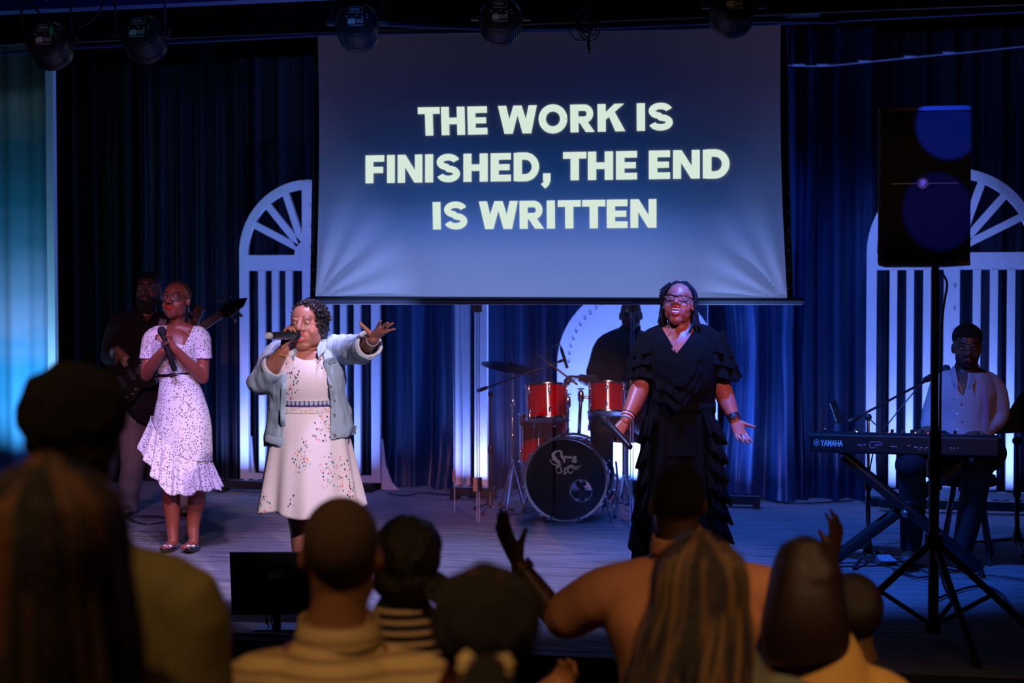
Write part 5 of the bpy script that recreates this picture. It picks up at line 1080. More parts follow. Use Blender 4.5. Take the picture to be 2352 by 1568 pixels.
o = thing('drum_stool', 'round black stool under the drummer', 'stool', Mw @ J(1440, 900, 0.08)); o.location.z = ST
MB().lathe([(0.05,0.50),(0.165,0.50),(0.17,0.53),(0.16,0.57),(0.05,0.575)], n=28).build('seat', BLKM, o); MB().cyl((0,0,0.05),(0,0,0.5),0.016).build('post', CHR, o)
for k in range(3):
    a = k*2.094; MB().tube([(0,0,0.25),(0.24*math.cos(a),0.24*math.sin(a),0.012)], 0.010, n=8).build('leg', CHR, o)
# ================================================================ keyboard player
f = Fig('man in a pale open-collared shirt seated and playing the keyboard', 2200, 8.5); J = f.J
f.limb([J(2215, 1040, .02), J(2215, 960, .02), J(2216, 900, .02), J(2220, 865, .01), J(2220, 845, 0)], [(0.17,0.14),(0.16,0.13),(0.19,0.13),(0.15,0.10),(0.07,0.06)])
f.limb([J(2222, 862, .02), J(2222, 840, 0.01), J(2222, 815, 0)], [(0.08,0.07),(0.06,0.06),(0.06,0.06)])
f.limb([J(2170, 888, 0.02), J(2218, 872, .01), J(2272, 888, 0.02)], [0.058,0.05,0.058])
eL = J(2143, 955, 0.0); wL = J(2130, 984, -0.07)
f.limb([J(2165, 885, .02), J(2152, 920, 0.01), eL], [0.062,0.055,0.045]); f.limb([eL, J(2136, 976, -0.03), wL], [0.046,0.040,0.028])
f.hand(wL, (-0.45, -0.75, -0.15), (0.0, 0.0, -1.0), -1, fcurl=[(22,28,20)]*4, k=1.08, spread=6)
eR = J(2292, 958, 0.0); wR = J(2244, 988, -0.07)
f.limb([J(2276, 885, .02), J(2288, 920, 0.01), eR], [0.062,0.055,0.045]); f.limb([eR, J(2272, 982, -0.03), wR], [0.046,0.040,0.028])
f.hand(wR, (-0.55, -0.65, -0.15), (0.0, 0.0, -1.0), 1, fcurl=[(22,28,20)]*4, k=1.08, spread=6)
for hx, kx, ax_ in ((2180, 2092, 2092), (2245, 2248, 2212)):
    f.limb([J(hx, 1035, .02), J((hx+kx)/2, 1045, -0.15), J(kx, 1062, -0.30)], [0.11,0.095,0.07]); f.limb([J(kx, 1062, -0.30), J((kx+ax_)/2+4, 1150, -0.18), J(ax_, 1262, -0.10)], [0.068,0.062,0.042])
    f.limb([J(ax_, 1274, -0.04), J(ax_-8, 1282, -0.28)], [0.042,(0.045,0.026)])
M = f.head(J(2221, 798, -0.02), 0.238, yaw=-12, pitch=-8, nose=1.2)
f.finish(SKD, 0.006, 3, lip=(1.3,0.7,0.7), beard=0.35); f.eyes(0.35)
hb = MB(); hb.ell(M @ Vector((0.002, 0.024, 0.060)), (0.088, 0.100, 0.084)); me = bake(hb, 0.006, 1); Mi2 = M.inverted(); cut(me, pred=lambda c: (lambda q: q.y < -0.030 and q.z < 0.072 or q.z < 0.0)(Mi2 @ c)); mobj('hair', me, MC['short_black_hair'], f.root)
shm = mat('pale_grey_shirt', (0.36, 0.29, 0.30), 0.75, bump=0.08)
mb = MB(); mb.tube([J(2214, 1035, .02), J(2213, 960, .02), J(2215, 900, .02), J(2220, 868, .02), J(2220, 850, 0.02)], [(0.185,0.155),(0.180,0.15),(0.190,0.150),(0.165,0.125),(0.085,0.08)], n=28, sub=4)
mb.tube([J(2195, 870, .02), J(2167, 883, .02), J(2151, 920, 0.01), J(2141, 957, 0.0), J(2133, 979, -0.05)], [0.06,0.070,0.066,0.062,0.048], n=18, sub=3); mb.tube([J(2245, 870, .02), J(2276, 883, .02), J(2290, 920, 0.01), J(2294, 958, 0.0), J(2268, 984, -0.05)], [0.06,0.070,0.066,0.062,0.048], n=18, sub=3)
ksp, kin = polycut([J(2192, 830, -.1), J(2236, 830, -.1), J(2210, 908, -.1)])
def vn(c):
    return kin(c)
def vn_old(c): 
    h_ = c.z-J(0, 905, -.1).z; return c.y < 0.0 and h_ > 0 and abs(c.x-J(2212,0).x) < h_*0.42
cloth(f, 'shirt', mb, shm, 0.0075, 3, lambda co, no: co+no*(0.006*cnoise(co, 16, 3))[:,None], pred=vn, split=ksp)
for sg, px in ((-1, 2192), (1, 2236)):
    q = [J(px, 838, 0.0), J(px+sg*10, 848, 0.0), J(px+sg*6, 874, -0.10), J(px-sg*8, 893, -0.158), J(px-sg*6, 866, -0.10)]; MB().poly(q, (0,-0.006,0.002)).build('collar', shm, f.root, smooth=False, bevel=0.002)
for py in (912, 950, 985): MB().ell(J(2199, py, -0.155), (0.006,0.004,0.006), n=8, m=6).build('button', WHT, f.root)
mb = MB(); mb.tube([J(2160, 1040, .03), J(2262, 1040, .03)], [0.13,0.13], n=20)
for hx, kx in ((2180, 2092), (2245, 2248)): mb.tube([J(hx, 1030, .02), J((hx+kx)/2, 1046, -0.15), J(kx, 1066, -0.30)], [0.13,0.12,0.095], n=18, sub=3)
cloth(f, 'shorts', mb, mat('navy_shorts', (0.008,0.010,0.018), 0.85, spec=0.2), 0.009, 3)
mb = MB()
for kx, ax_ in ((2092, 2092), (2248, 2212)): mb.tube([J(kx, 1062, -0.30), J((kx+ax_)/2+4, 1150, -0.18), J(ax_, 1255, -0.10)], [0.080,0.078,0.062], n=18, sub=4)
cloth(f, 'leggings', mb, mat('dark_teal_cloth', (0.012,0.022,0.03), 0.8), 0.009, 3)
for ax_ in (2092, 2212): MB().tube([J(ax_, 1276, -0.02), J(ax_-4, 1282, -0.16), J(ax_-9, 1285, -0.30)], [(0.045,0.045),(0.05,0.034),(0.036,0.022)], n=14, sub=3).build('shoe', mat('dusty_pink_shoe', (0.12,0.07,0.08), 0.6), f.root)
Mw = Matrix.Translation(f.o) @ Matrix.Rotation(TH, 4, 'Z')
o = thing('keyboard_stool', 'dark stool under the keyboard player', 'stool', Mw @ J(2222, 900, 0.08)); o.location.z = ST
MB().lathe([(0.05,0.46),(0.17,0.46),(0.175,0.49),(0.165,0.52),(0.05,0.525)], n=28).build('seat', BLKM, o)
for k in range(4):
    a = k*1.5708+0.6; MB().tube([(0.1*math.cos(a),0.1*math.sin(a),0.47),(0.2*math.cos(a),0.2*math.sin(a),0.012)], 0.012, n=8).build('leg', STEEL, o)
# ================================================================ people in front of the stage, seen from behind
def audience(label, d, px, head, hh, sh, shoulder_w, skin=SKD, shirt=None, hair=None, arms=None, torso=1.0, neck_r=0.058, scalp=None, ears=True, hyaw=180, hpitch=0, voxel=0.009, sleeve=0.0, extra=None, collar=False, name='shirt'):
    """head: (px,py) centre, hh head height (m); sh: (px,py) of the shoulder line centre; shoulder_w half width in m"""
    f = Fig(label, px, d, 0.0); J = f.J; h_ = J(*head); s0 = J(*sh); cx = s0.x; zs = s0.z; w = shoulder_w; t = torso
    hipz = zs*0.60; k = zs/1.42
    f.limb([(cx, 0, hipz), (cx, 0, hipz+0.16*k), (cx, 0, zs-0.20*k), (cx, 0.0, zs-0.09), (cx, 0, zs-0.01)], [(0.17*t,0.13*t),(0.145*t,0.115*t),(w*0.90,0.13*t),(w*0.70,0.105*t),(0.08,0.07)])
    f.limb([(cx, 0, zs-0.02), ((cx+h_.x)/2, -0.005, (zs+h_.z)/2-0.02), (h_.x, 0, h_.z-0.02)], [(0.09,0.08), neck_r, neck_r])
    f.limb([(cx-w, 0, zs-0.125), (cx-w*0.5, 0, zs-0.075), (cx, 0, zs-0.03), (cx+w*0.5, 0, zs-0.075), (cx+w, 0, zs-0.125)], [0.058*t, 0.055, 0.058, 0.055, 0.058*t])
    for s_ in (-1, 1):
        f.limb([(cx+s_*0.09, 0, hipz), (cx+s_*0.10, 0, hipz*0.55), (cx+s_*0.11, 0, 0.06)], [0.105, 0.07, 0.045]); f.limb([(cx+s_*0.11, -0.05, 0.04), (cx+s_*0.12, 0.16, 0.03)], [0.04, (0.045, 0.025)])
    A = {}
    for s_ in (-1, 1):
        pose = (arms or {}).get(s_)
        if pose is None: e, wr_, hd = Vector((cx+s_*(w+0.03), 0.02, zs-0.33*k)), Vector((cx+s_*(w+0.01), 0.12, zs-0.56*k)), (0, 0.25, -1)
        else: e, wr_, hd = pose[0], pose[1], pose[2]
        f.limb([(cx+s_*w, 0, zs-0.125), (Vector((cx+s_*w, 0, zs-0.125))+Vector(e))/2, e], [0.060*t, 0.052*t, 0.044]); f.limb([e, (Vector(e)+Vector(wr_))/2, wr_], [0.045, 0.040, 0.028])
        hk = pose[3] if pose and len(pose) > 3 else {}
        f.hand(wr_, hd, hk.pop('pn', (-s_, 0, 0)), hk.pop('thumb', s_), **{'curl': (18, 22, 18), 'k': 1.0, **hk})
        A[s_] = (Vector((cx+s_*w, 0, zs-0.125)), Vector(e), Vector(wr_))
    M = f.head(h_, hh, yaw=hyaw, pitch=hpitch, ears=ears)
    f.finish(skin, voxel, 3, scalp=scalp)
    mb = MB(); mb.tube([(cx, 0, hipz-0.05), (cx, 0, hipz+0.14), (cx, 0, zs-0.22*k), (cx, 0, zs-0.10), (cx, 0, zs-0.02), (cx+(h_.x-cx)*0.2, 0, zs+0.045)], [(0.20*t,0.16*t),(0.175*t,0.145*t),(w*0.92+0.03,0.155*t),(w*0.72+0.02,0.13*t),(0.105,0.095),(0.072,0.072)], n=30, sub=5)
    for s_ in (-1, 1):
        a, e, wr_ = A[s_]; c0 = Vector((cx+s_*w*0.45, 0, zs-0.085)); sl = sleeve or 0.72
        mb.tube([c0, a, a.lerp(e, 0.5), a.lerp(e, sl)], [0.066*t, 0.074*t, 0.072*t, 0.070*t], n=20, sub=3)
        if sl >= 1: mb.tube([a.lerp(e, 0.9), e, e.lerp(wr_, 0.85)], [0.066*t, 0.062, 0.045], n=18, sub=3)
    so_ = cloth(f, name, mb, shirt, 0.009, 4, lambda co, no: co+no*(0.006*cnoise(co, 12, px*0.01))[:,None])
    mt = MB()
    for s_ in (-1, 1): mt.tube([(cx+s_*0.07, 0, hipz), (cx+s_*0.10, 0, hipz*0.55), (cx+s_*0.11, 0, 0.10)], [0.13, 0.095, 0.075], n=16, sub=3)
    mt.build('trousers', mat('dark_trousers', (0.012,0.012,0.018), 0.85), f.root)
    for s_ in (-1, 1): MB().tube([(cx+s_*0.11, -0.07, 0.045), (cx+s_*0.115, 0.06, 0.04), (cx+s_*0.12, 0.18, 0.028)], [(0.04,0.04),(0.048,0.036),(0.036,0.022)], n=12, sub=2).build('shoe', BLKM, f.root)
    return f, M, so_, A
def haircap(f, M, r, c=(0, 0.02, 0.045), m=None, low=-0.05, fn=None, name='hair', front=-0.06, vox=0.007, sm=2):
    hb = MB(); hb.ell(M @ Vector(c), r, M=M.to_3x3().to_4x4(), n=26, m=18); me = bake(hb, vox, sm, 'hair', fn); Mi = M.inverted()
    cut(me, pred=lambda q: (lambda p: p.y < front and p.z < 0.07 or p.z < low)(Mi @ q)); return mobj(name, me, m, f.root)
afro = mat('dark_afro_hair', (0.010, 0.007, 0.006), 0.9, bump=1.0, bs=220); brn = mat('brown_braid_hair', (0.10, 0.045, 0.02), 0.6, bump=0.4, bs=120); gbr = mat('golden_brown_braid_hair', (0.14, 0.075, 0.02), 0.55, bump=0.4, bs=120)
dkb = mat('very_dark_brown_hair', (0.014, 0.007, 0.006), 0.5, bump=0.5, bs=140)
# man with the flat-topped hair, far left
f, M, so, A = audience('tall man with thick flat-topped dark hair in an olive shirt at far left', 2.75, 172, (172, 1005), 0.245, (185, 1235), 0.195, SKD, mat('olive_cotton', (0.17, 0.135, 0.045), 0.85), torso=1.12)
def afr(co, no): return co + no*(0.006*cnoise(co, 60, 1))[:,None]
haircap(f, M, (0.099, 0.110, 0.092), (0, 0.012, 0.050), afro, low=-0.02, fn=afr, front=-0.05)
# woman with the long brown braids in front of him
f, M, so, A = audience('woman with long reddish brown braids, nearest person at far left', 1.9, 100, (118, 1265), 0.235, (100, 1470), 0.16, SKD, mat('rust_top', (0.08, 0.03, 0.015), 0.85), torso=0.95)
def braids(f, M, mats, n, Ln, r=0.008, spread=0.10, seed=0, out=0.0, sweep=(0,0), curl=0.01):
    rnd = random.Random(seed); groups = [MB() for _ in mats]
    base = MB(); base.ell(M @ Vector((0,0.015,0.045)), (0.082,0.100,0.086), M=M.to_3x3().to_4x4()); base.build('hair', mats[0], f.root)
    for i in range(n):
        a = rnd.uniform(-0.35, math.pi+0.35); ph = rnd.uniform(0.1, 1.0); d = Vector((math.cos(a), max(-0.3, math.sin(a)), 0))
        p0 = Vector((0.03*d.x*ph, 0.02+0.05*d.y*ph, 0.132-0.02*ph)); p1 = Vector((0.088*d.x, 0.018+0.104*d.y, 0.07)); p2 = Vector(((0.098+out)*d.x, 0.016+(0.112+out)*d.y, -0.02))
        w_ = M @ p2; L_ = Ln*rnd.uniform(0.8, 1.08); pts = [M @ p0, M @ p1, w_]
        ox, oy = rnd.uniform(-1,1)*0.02, rnd.uniform(-1,1)*0.02
        for k in range(1, 6):
            t = k/5; base_ = w_ + Vector((0,0,-L_*t)); c_ = M @ Vector((0,0.03,0)); dv = Vector((w_.x-c_.x, w_.y-c_.y, 0))
            pts.append(base_ + dv*(spread*t) + Vector((ox*t+curl*math.sin(i+t*5)+sweep[0]*t, oy*t+sweep[1]*t, 0)))
        rr = r*rnd.uniform(0.8, 1.3); groups[i % len(mats)].tube(pts, [rr*0.8]+[rr]*(len(pts)-2)+[rr*0.6], n=6, sub=2)
    for g_, m_ in zip(groups, mats): g_.build('braid_strands', m_, f.root)['kind'] = 'stuff'
red_ = mat('auburn_braid_hair', (0.20, 0.07, 0.02), 0.6, bump=0.4, bs=120)
braids(f, M, [dkb, brn, red_, dkb], 190, 0.50, 0.0085, 0.30, 3, out=0.002)
# man in the striped tan shirt
tan = mat('tan_striped_shirt', (0.45, 0.32, 0.14), 0.8); nt = tan.node_tree; tc = nn(nt, 'ShaderNodeTexCoord'); sp = nn(nt, 'ShaderNodeSeparateXYZ'); nt.links.new(tc.outputs['Object'], sp.inputs[0])
mm = nn(nt, 'ShaderNodeMath', operation='MULTIPLY'); mm.inputs[1].default_value = 31; nt.links.new(sp.outputs['Z'], mm.inputs[0]); fr_ = nn(nt, 'ShaderNodeMath', operation='FRACT'); nt.links.new(mm.outputs[0], fr_.inputs[0])
rp = ramp(nt, [(0, (0.46,0.33,0.15)), (0.55, (0.46,0.33,0.15)), (0.65, (0.26,0.17,0.07)), (0.9, (0.28,0.18,0.08)), (1, (0.46,0.33,0.15))]); nt.links.new(fr_.outputs[0], rp.inputs[0]); nt.links.new(rp.outputs[0], BS(tan).inputs['Base Color'])
f, M, so, A = audience('man with close-cropped hair in a tan striped collared shirt, seen from behind', 3.05, 785, (785, 1275), 0.245, (775, 1462), 0.205, skinmat('tan_brown_skin', (0.20, 0.09, 0.04)), tan, torso=1.05, neck_r=0.062, scalp=(0.045, (0.35, 0.3, 0.3)))
J = f.J; c0 = J(778, 1440)
MB().grid(lambda u, v: Vector((c0.x+(0.085+0.012*v)*math.cos(6.2832*u), (0.082+0.010*v)*math.sin(6.2832*u), c0.z+0.022-0.055*v+0.008*math.sin(6.2832*u))), 50, 5, wrap=True).build('collar', tan, so, auto=False, solid=0.004)
haircap(f, M, (0.079, 0.100, 0.088), (0, 0.018, 0.036), mat('cropped_brown_hair', (0.05, 0.022, 0.012), 0.8, bump=0.5, bs=300), low=-0.045, front=-0.05)
# woman with the short bob in the striped top
stp = mat('black_cream_striped_knit', (0.5,0.4,0.25), 0.85); nt = stp.node_tree; tc = nn(nt, 'ShaderNodeTexCoord'); sp = nn(nt, 'ShaderNodeSeparateXYZ'); nt.links.new(tc.outputs['Object'], sp.inputs[0])
mm = nn(nt, 'ShaderNodeMath', operation='MULTIPLY'); mm.inputs[1].default_value = 36; nt.links.new(sp.outputs['Z'], mm.inputs[0]); fr_ = nn(nt, 'ShaderNodeMath', operation='FRACT'); nt.links.new(mm.outputs[0], fr_.inputs[0])
rp = ramp(nt, [(0, (0.40,0.28,0.15)), (0.42, (0.40,0.28,0.15)), (0.5, (0.012,0.01,0.012)), (0.92, (0.012,0.01,0.012)), (1, (0.40,0.28,0.15))]); nt.links.new(fr_.outputs[0], rp.inputs[0]); nt.links.new(rp.outputs[0], BS(stp).inputs['Base Color'])
f, M, so, A = audience('woman with a dark blown-out bob in a black and cream striped top', 3.9, 930, (938, 1290), 0.225, (925, 1418), 0.150, SKD, stp, torso=0.9)
bb = MB(); Mr = M.to_3x3().to_4x4(); bb.ell(M @ Vector((0.0, 0.025, 0.035)), (0.098, 0.112, 0.105), M=Mr, n=24, m=16); bb.ell(M @ Vector((0.005, 0.05, -0.045)), (0.092, 0.075, 0.07), M=Mr)
me = bake(bb, 0.008, 2, 'hair', afr); mobj('hair', me, dkb, f.root)
wf = MB(); rnd = random.Random(8)
for i in range(46):
    a = rnd.uniform(-0.2, 2.2); p = M @ Vector((-0.09*math.cos(a*0.4), 0.05+0.07*math.sin(a), -0.06+rnd.uniform(-0.02,0.03))); wf.tube([p, p+Vector((0.03*math.copysign(1, p.x-J(0,0).x), 0, -0.02)), p+Vector((0.052, 0.0, -0.055+rnd.uniform(-.02,.02)))], [0.012, 0.008, 0.003], n=6, sub=3)
wf.build('hair_ends', dkb, f.root)['kind'] = 'stuff'
# woman with the round afro and scrunchie
f, M, so, A = audience('woman with a round dark afro tied low with a cream scrunchie', 2.5, 1112, (1117, 1432), 0.215, (1112, 1600), 0.150, SKD, mat('dark_red_top', (0.07, 0.008, 0.012), 0.85), torso=0.9,
    arms=None)
bb = MB(); Mr = M.to_3x3().to_4x4(); bb.ell(M @ Vector((0, 0.02, 0.012)), (0.106, 0.116, 0.108), M=Mr, n=28, m=18); me = bake(bb, 0.008, 2, 'hair', afr); Mi = M.inverted(); mobj('hair', me, afro, f.root)
sc_ = f.J(1115, 1530, -0.10); mbs = MB()
def scr_(u, v):
    a = 6.2832*u; b = 6.2832*v; r = 0.034; t = 0.015*(1+0.10*math.sin(14*a)); return sc_ + Vector(((r+t*math.cos(b))*math.cos(a), 0.02*0 + t*math.sin(b)*0.9 - 0.0, (r*0.8+t*math.cos(b))*math.sin(a)))
mbs.grid(scr_, 60, 10, wrap=True).build('scrunchie', mat('cream_scrunchie', (0.55, 0.42, 0.2), 0.8), f.root, auto=False)
bt = MB(); bt.ell(sc_ + Vector((0, -0.02, -0.01)), 0.036); bt.ell(sc_ + Vector((0, -0.055, -0.035)), (0.055, 0.045, 0.05)); me = bake(bt, 0.008, 2, 'hair', afr); mobj('ponytail_puff', me, afro, f.root)
# man in the orange shirt, arms raised
def jp(f_, *a): return f_.J(*a)
F0 = Fig.__new__(Fig); F0.d = 4.35; o_ = P(1560, 900, 4.35); o_.z = 0; F0.inv = (Matrix.Translation(o_) @ Matrix.Rotation(TH, 4, 'Z')).inverted()
q = F0.J
f, M, so, A = audience('man in an orange short-sleeved shirt with a gold watch, both hands raised', 4.35, 1560, (1556, 1155), 0.24, (1570, 1268), 0.235, SKD, mat('orange_cotton', (0.62, 0.27, 0.15), 0.8), torso=1.15, neck_r=0.064, voxel=0.0065, sleeve=0.80,
    arms={-1: (q(1285, 1425, 0.12), q(1192, 1298, 0.16), (-0.42, 0.10, 0.9), {'pn': (0.65, 0.6, 0.25), 'thumb': -1, 'curl': (6, 10, 8), 'spread': 3, 'k': 1.1, 'tdir': (0.12, -0.1, 1.0)}),
          1: (q(1830, 1400, 0.25), q(1908, 1292, 0.42), (0.20, 0.1, 0.9), {'pn': (-0.6, 0.7, 0.1), 'thumb': 1, 'curl': (10, 16, 14), 'spread': 10, 'k': 1.05, 'tdir': (-0.25, 0.0, 1.0)})})
haircap(f, M, (0.080, 0.102, 0.086), (0, 0.016, 0.038), mat('cropped_black_hair', (0.010, 0.007, 0.006), 0.8, bump=0.6, bs=320), low=-0.03, front=-0.05)
c0 = f.J(1566, 1244)
MB().grid(lambda u, v: Vector((c0.x-0.01+(0.080+0.010*v)*math.cos(6.2832*u), (0.078+0.008*v)*math.sin(6.2832*u), c0.z+0.020-0.05*v+0.006*math.sin(6.2832*u))), 50, 5, wrap=True).build('collar', MC['orange_cotton'], so, auto=False, solid=0.004)
a_, e_, w_ = A[-1]; dd = (w_-e_).normalized(); Mc = frame(w_-dd*0.012, dd, (0,1,0.1)) @ Matrix.Rotation(R(90),4,'Y'); wt = None
for k in range(18):
    a = k/18*6.2832; lk = MB().box((0.034*math.cos(a), 0.034*math.sin(a), 0), (0.007, 0.0105, 0.020), rot=Matrix.Rotation(a, 3, 'Z'), M=Mc); lk.build('watch_link', GOLD, f.root, smooth=False)
MB().lathe([(0.0,-0.004),(0.018,-0.004),(0.019,0.003),(0.015,0.005),(0,0.005)], M=Mc @ Matrix.Translation((0.035,0,0)) @ Matrix.Rotation(R(90),4,'Y'), n=20).build('watch_case', GOLD, f.root)
# woman with long golden brown braids
f, M, so, A = audience('woman with long golden brown braids and a grey green top', 3.1, 1600, (1604, 1352), 0.235, (1650, 1515), 0.185, SKD, mat('grey_green_top', (0.10, 0.11, 0.075), 0.85))
braids(f, M, [dkb, gbr, dkb, brn, dkb, dkb], 170, 0.42, 0.0075, 0.45, 11, out=0.004, sweep=(-0.05, -0.03))
# woman with the smooth dark bob in mustard
f, M, so, A = audience('woman with a smooth dark bob in a mustard top', 3.6, 1850, (1852, 1362), 0.235, (1890, 1492), 0.165, SKD, mat('mustard_top', (0.42, 0.24, 0.06), 0.8), torso=0.95)
bb = MB(); Mr = M.to_3x3().to_4x4(); c_ = M @ Vector((0,0.01,0.04)); J = f.J
bb.ell(c_, (0.090, 0.105, 0.092), M=Mr, n=24, m=16); bb.tube([J(1848, 1305, 0), J(1850, 1370, -0.02), J(1850, 1440, -0.03), J(1850, 1500, -0.03)], [(0.085,0.10),(0.100,0.105),(0.112,0.105),(0.108,0.09)], n=28, sub=4)
me = bake(bb, 0.008, 4, 'hair'); cut(me, planes=[(J(1800, 1506, 0), (0.18,0,-1))]); mobj('hair', me, mat('smooth_dark_hair', (0.016, 0.006, 0.006), 0.45, bump=0.3, bs=60, stretch=(6,6,0.5)), f.root, smooth=True)
mm_ = MB(); mm_.ell(J(1850, 1490, -0.02), (0.10, 0.085, 0.02)); mm_.build('hair_underside', MC['smooth_dark_hair'], f.root)
# person half hidden behind the bob
f, M, so, A = audience('dark-haired person mostly hidden behind the woman with the smooth bob', 4.15, 1958, (1955, 1410), 0.23, (1975, 1560), 0.15, SKD, mat('black_top', (0.01,0.008,0.008), 0.85), torso=0.9)
haircap(f, M, (0.092, 0.105, 0.098), (0, 0.014, 0.030), dkb, low=-0.08, front=-0.05)
# hand at the bottom edge between the afro and the orange shirt: a person lower down
f, M, so, A = audience('person at the bottom edge of the picture holding up a cupped hand', 3.5, 1330, (1330, 1690), 0.22, (1330, 1830), 0.15, skinmat('lit_brown_skin', (0.30,0.13,0.05)), mat('dark_grey_top', (0.02,0.02,0.022), 0.85), torso=0.85, voxel=0.007,
    arms={-1: ((-0.22, 0.0, 1.0-0.21), (-0.115, 0.06, 1.06), (0.55, 0.1, 0.35), {'pn': (0.2, -0.5, 0.8), 'thumb': 1, 'curl': (30, 30, 25), 'spread': 2})})
haircap(f, M, (0.084, 0.10, 0.09), (0, 0.014, 0.036), dkb, low=-0.05, front=-0.05)
# ================================================================ drum kit
red = mat('red_lacquer', (0.50, 0.004, 0.008), 0.12, coat=0.8, spec=0.7); wine = mat('wine_lacquer', (0.16, 0.006, 0.03), 0.10, coat=1.0, spec=0.8)
skinh = mat('coated_drumhead', (0.5, 0.5, 0.52), 0.5); blkh = mat('black_drumhead', (0.004, 0.004, 0.006), 0.2, spec=0.3)
def axisM(o, n, up=(0,0,1)):
    z = Vector(n).normalized(); x = Vector(up).cross(z).normalized(); y = z.cross(x); M = Matrix((x, y, z)).transposed().to_4x4(); M.translation = o; return M
def drum(name, label, c, n, r, h, shell, top, lugs=6, hoop=CHR, badge=None, badge_a=-90, hoop_h=0.016, feet=None, bottomhead=None):
    """c: centre of the top head, n: direction the top head looks"""
    o = thing(name, label, 'drum', c); M = axisM(Vector(c), n); o.matrix_world = M
    MB().lathe([(r, -0.006), (r, -h+0.006)], n=48, closed=False).build('shell', shell, o)
    MB().lathe([(0.001, -0.001), (r*0.98, -0.001), (r*1.01, -0.006)], n=48, closed=False).build('head', top, o)
    MB().lathe([(0.001, -h+0.001), (r*0.98, -h+0.001), (r*1.01, -h+0.006)], n=48, closed=False).build('head', bottomhead or skinh, o)
    for z0 in (0.004, -h-0.004+hoop_h):
        MB().lathe([(r*1.015, z0), (r*1.055, z0), (r*1.045, z0-hoop_h*0.5), (r*1.055, z0-hoop_h), (r*1.015, z0-hoop_h), (r*1.015, z0)], n=48, closed=False).build('hoop', hoop, o)
    for k in range(lugs):
        a = 2*math.pi*(k+0.5)/lugs
        for zz, dz in ((-h*0.22, 1), (-h*0.78, -1)):
            l = MB(); l.ell((r*1.03*math.cos(a), r*1.03*math.sin(a), zz), (0.012, 0.012, 0.020), n=10, m=8); l.tube([(r*1.06*math.cos(a), r*1.06*math.sin(a), zz), (r*1.06*math.cos(a), r*1.06*math.sin(a), (0.0 if dz > 0 else -h))], 0.0035, n=6)
            l.build('lug', CHR, o)
    if badge:
        a = R(badge_a); Mb = Matrix.Rotation(a, 4, 'Z') @ Matrix.Translation((r*1.005, 0, -h*0.42)) @ Matrix.Rotation(R(90), 4, 'Y')
        MB().lathe([(0.0, 0), (0.026, 0.0), (0.024, 0.003), (0, 0.004)], M=Mb @ Matrix.Diagonal((0.45, 1, 1, 1)), n=24).build('badge', badge, o)
    return o
def cvec(v): return rt*v[0] + fw*v[1] + Vector((0,0,v[2]))     # picture right, away, up -> world
camd = Vector((0,0,0))
nb = cvec((-0.17, -0.985, 0.03)).normalized(); dB = 10.05
bc = P(1299, 1097, dB); bc.z = ST + 0.302
bd_ = drum('bass_drum', 'bass drum with a black front head, white scroll logo and round hole', bc, nb, 0.288, 0.40, wine, blkh, lugs=8, hoop=mat('black_hoop', (0.01,0.01,0.012), 0.2), hoop_h=0.04)
# front head with its hole: replace head by ring
for ch in list(bd_.children):
    if ch.name.startswith('head'): 
        me = ch.data
        bpy.data.objects.remove(ch)
hx, hy, hr = 0.112, -0.075, 0.078
def headring(u, v):
    a = 6.2832*u; ca, sa = math.cos(a), math.sin(a); inner = Vector((hx+hr*ca, hy+hr*sa, 0.0))
    B_ = hx*ca+hy*sa; t = -B_ + math.sqrt(max(0, B_*B_-(hx*hx+hy*hy-0.285**2))); outer = Vector((hx+t*ca, hy+t*sa, 0.0)); return inner.lerp(outer, v)
MB().grid(headring, 64, 6, wrap=True).build('head', blkh, bd_)
MB().grid(lambda u, v: Vector((hx+(hr+0.004*math.cos(6.28*v))*math.cos(6.2832*u), hy+(hr+0.004*math.cos(6.28*v))*math.sin(6.2832*u), 0.001+0.003*math.sin(6.28*v))), 40, 8, wrap=True).build('hole_ring', CHR, bd_)
MB().lathe([(0.286, 0.005), (0.302, 0.005), (0.302, -0.003), (0.286, -0.003), (0.286, 0.005)], n=64, closed=False).build('hoop_trim', CHR, bd_)
MB().lathe([(0.298, -0.40), (0.310, -0.40), (0.310, -0.36), (0.298, -0.36)], n=64, closed=False).build('rear_hoop', CHR, bd_)
for k in range(8):
    a = 2*math.pi*(k+0.25)/8; MB().box((0.306*math.cos(a), 0.306*math.sin(a), -0.02), (0.024, 0.030, 0.05), rot=Matrix.Rotation(a, 3, 'Z')).build('claw', CHR, bd_, bevel=0.004)
# printed scroll logo
wp = mat('white_logo_print', (0.62,0.62,0.66), 0.5, emit=None)
def stroke(pts, w0, w1, name='logo'):
    mb = MB(); n = len(pts)
    sm2 = []
    for i in range(n-1):
        p0,p1,p2,p3 = pts[max(i-1,0)],pts[i],pts[i+1],pts[min(i+2,n-1)]
        for k in range(6):
            t=k/6; sm2.append(tuple(0.5*((2*b)+(c_-a)*t+(2*a-5*b+4*c_-e_)*t*t+(3*b-a-3*c_+e_)*t**3) for a,b,c_,e_ in zip(p0,p1,p2,p3)))
    sm2.append(pts[-1]); vs = []; N_ = len(sm2)
    for i, p in enumerate(sm2):
        a = sm2[max(i-1,0)]; b = sm2[min(i+1,N_-1)]; dx, dy = b[0]-a[0], b[1]-a[1]; l = math.hypot(dx,dy) or 1; t = i/(N_-1); w_ = w0*math.sin(math.pi*min(1,max(0,t*0.9+0.05)))+w1
        vs += [(p[0]-dy/l*w_/2, p[1]+dx/l*w_/2, 0.0025), (p[0]+dy/l*w_/2, p[1]-dx/l*w_/2, 0.0025)]
    mb.add(vs, [(2*i,2*i+1,2*i+3,2*i+2) for i in range(N_-1)]); return mb.build(name, wp, bd_, smooth=False)
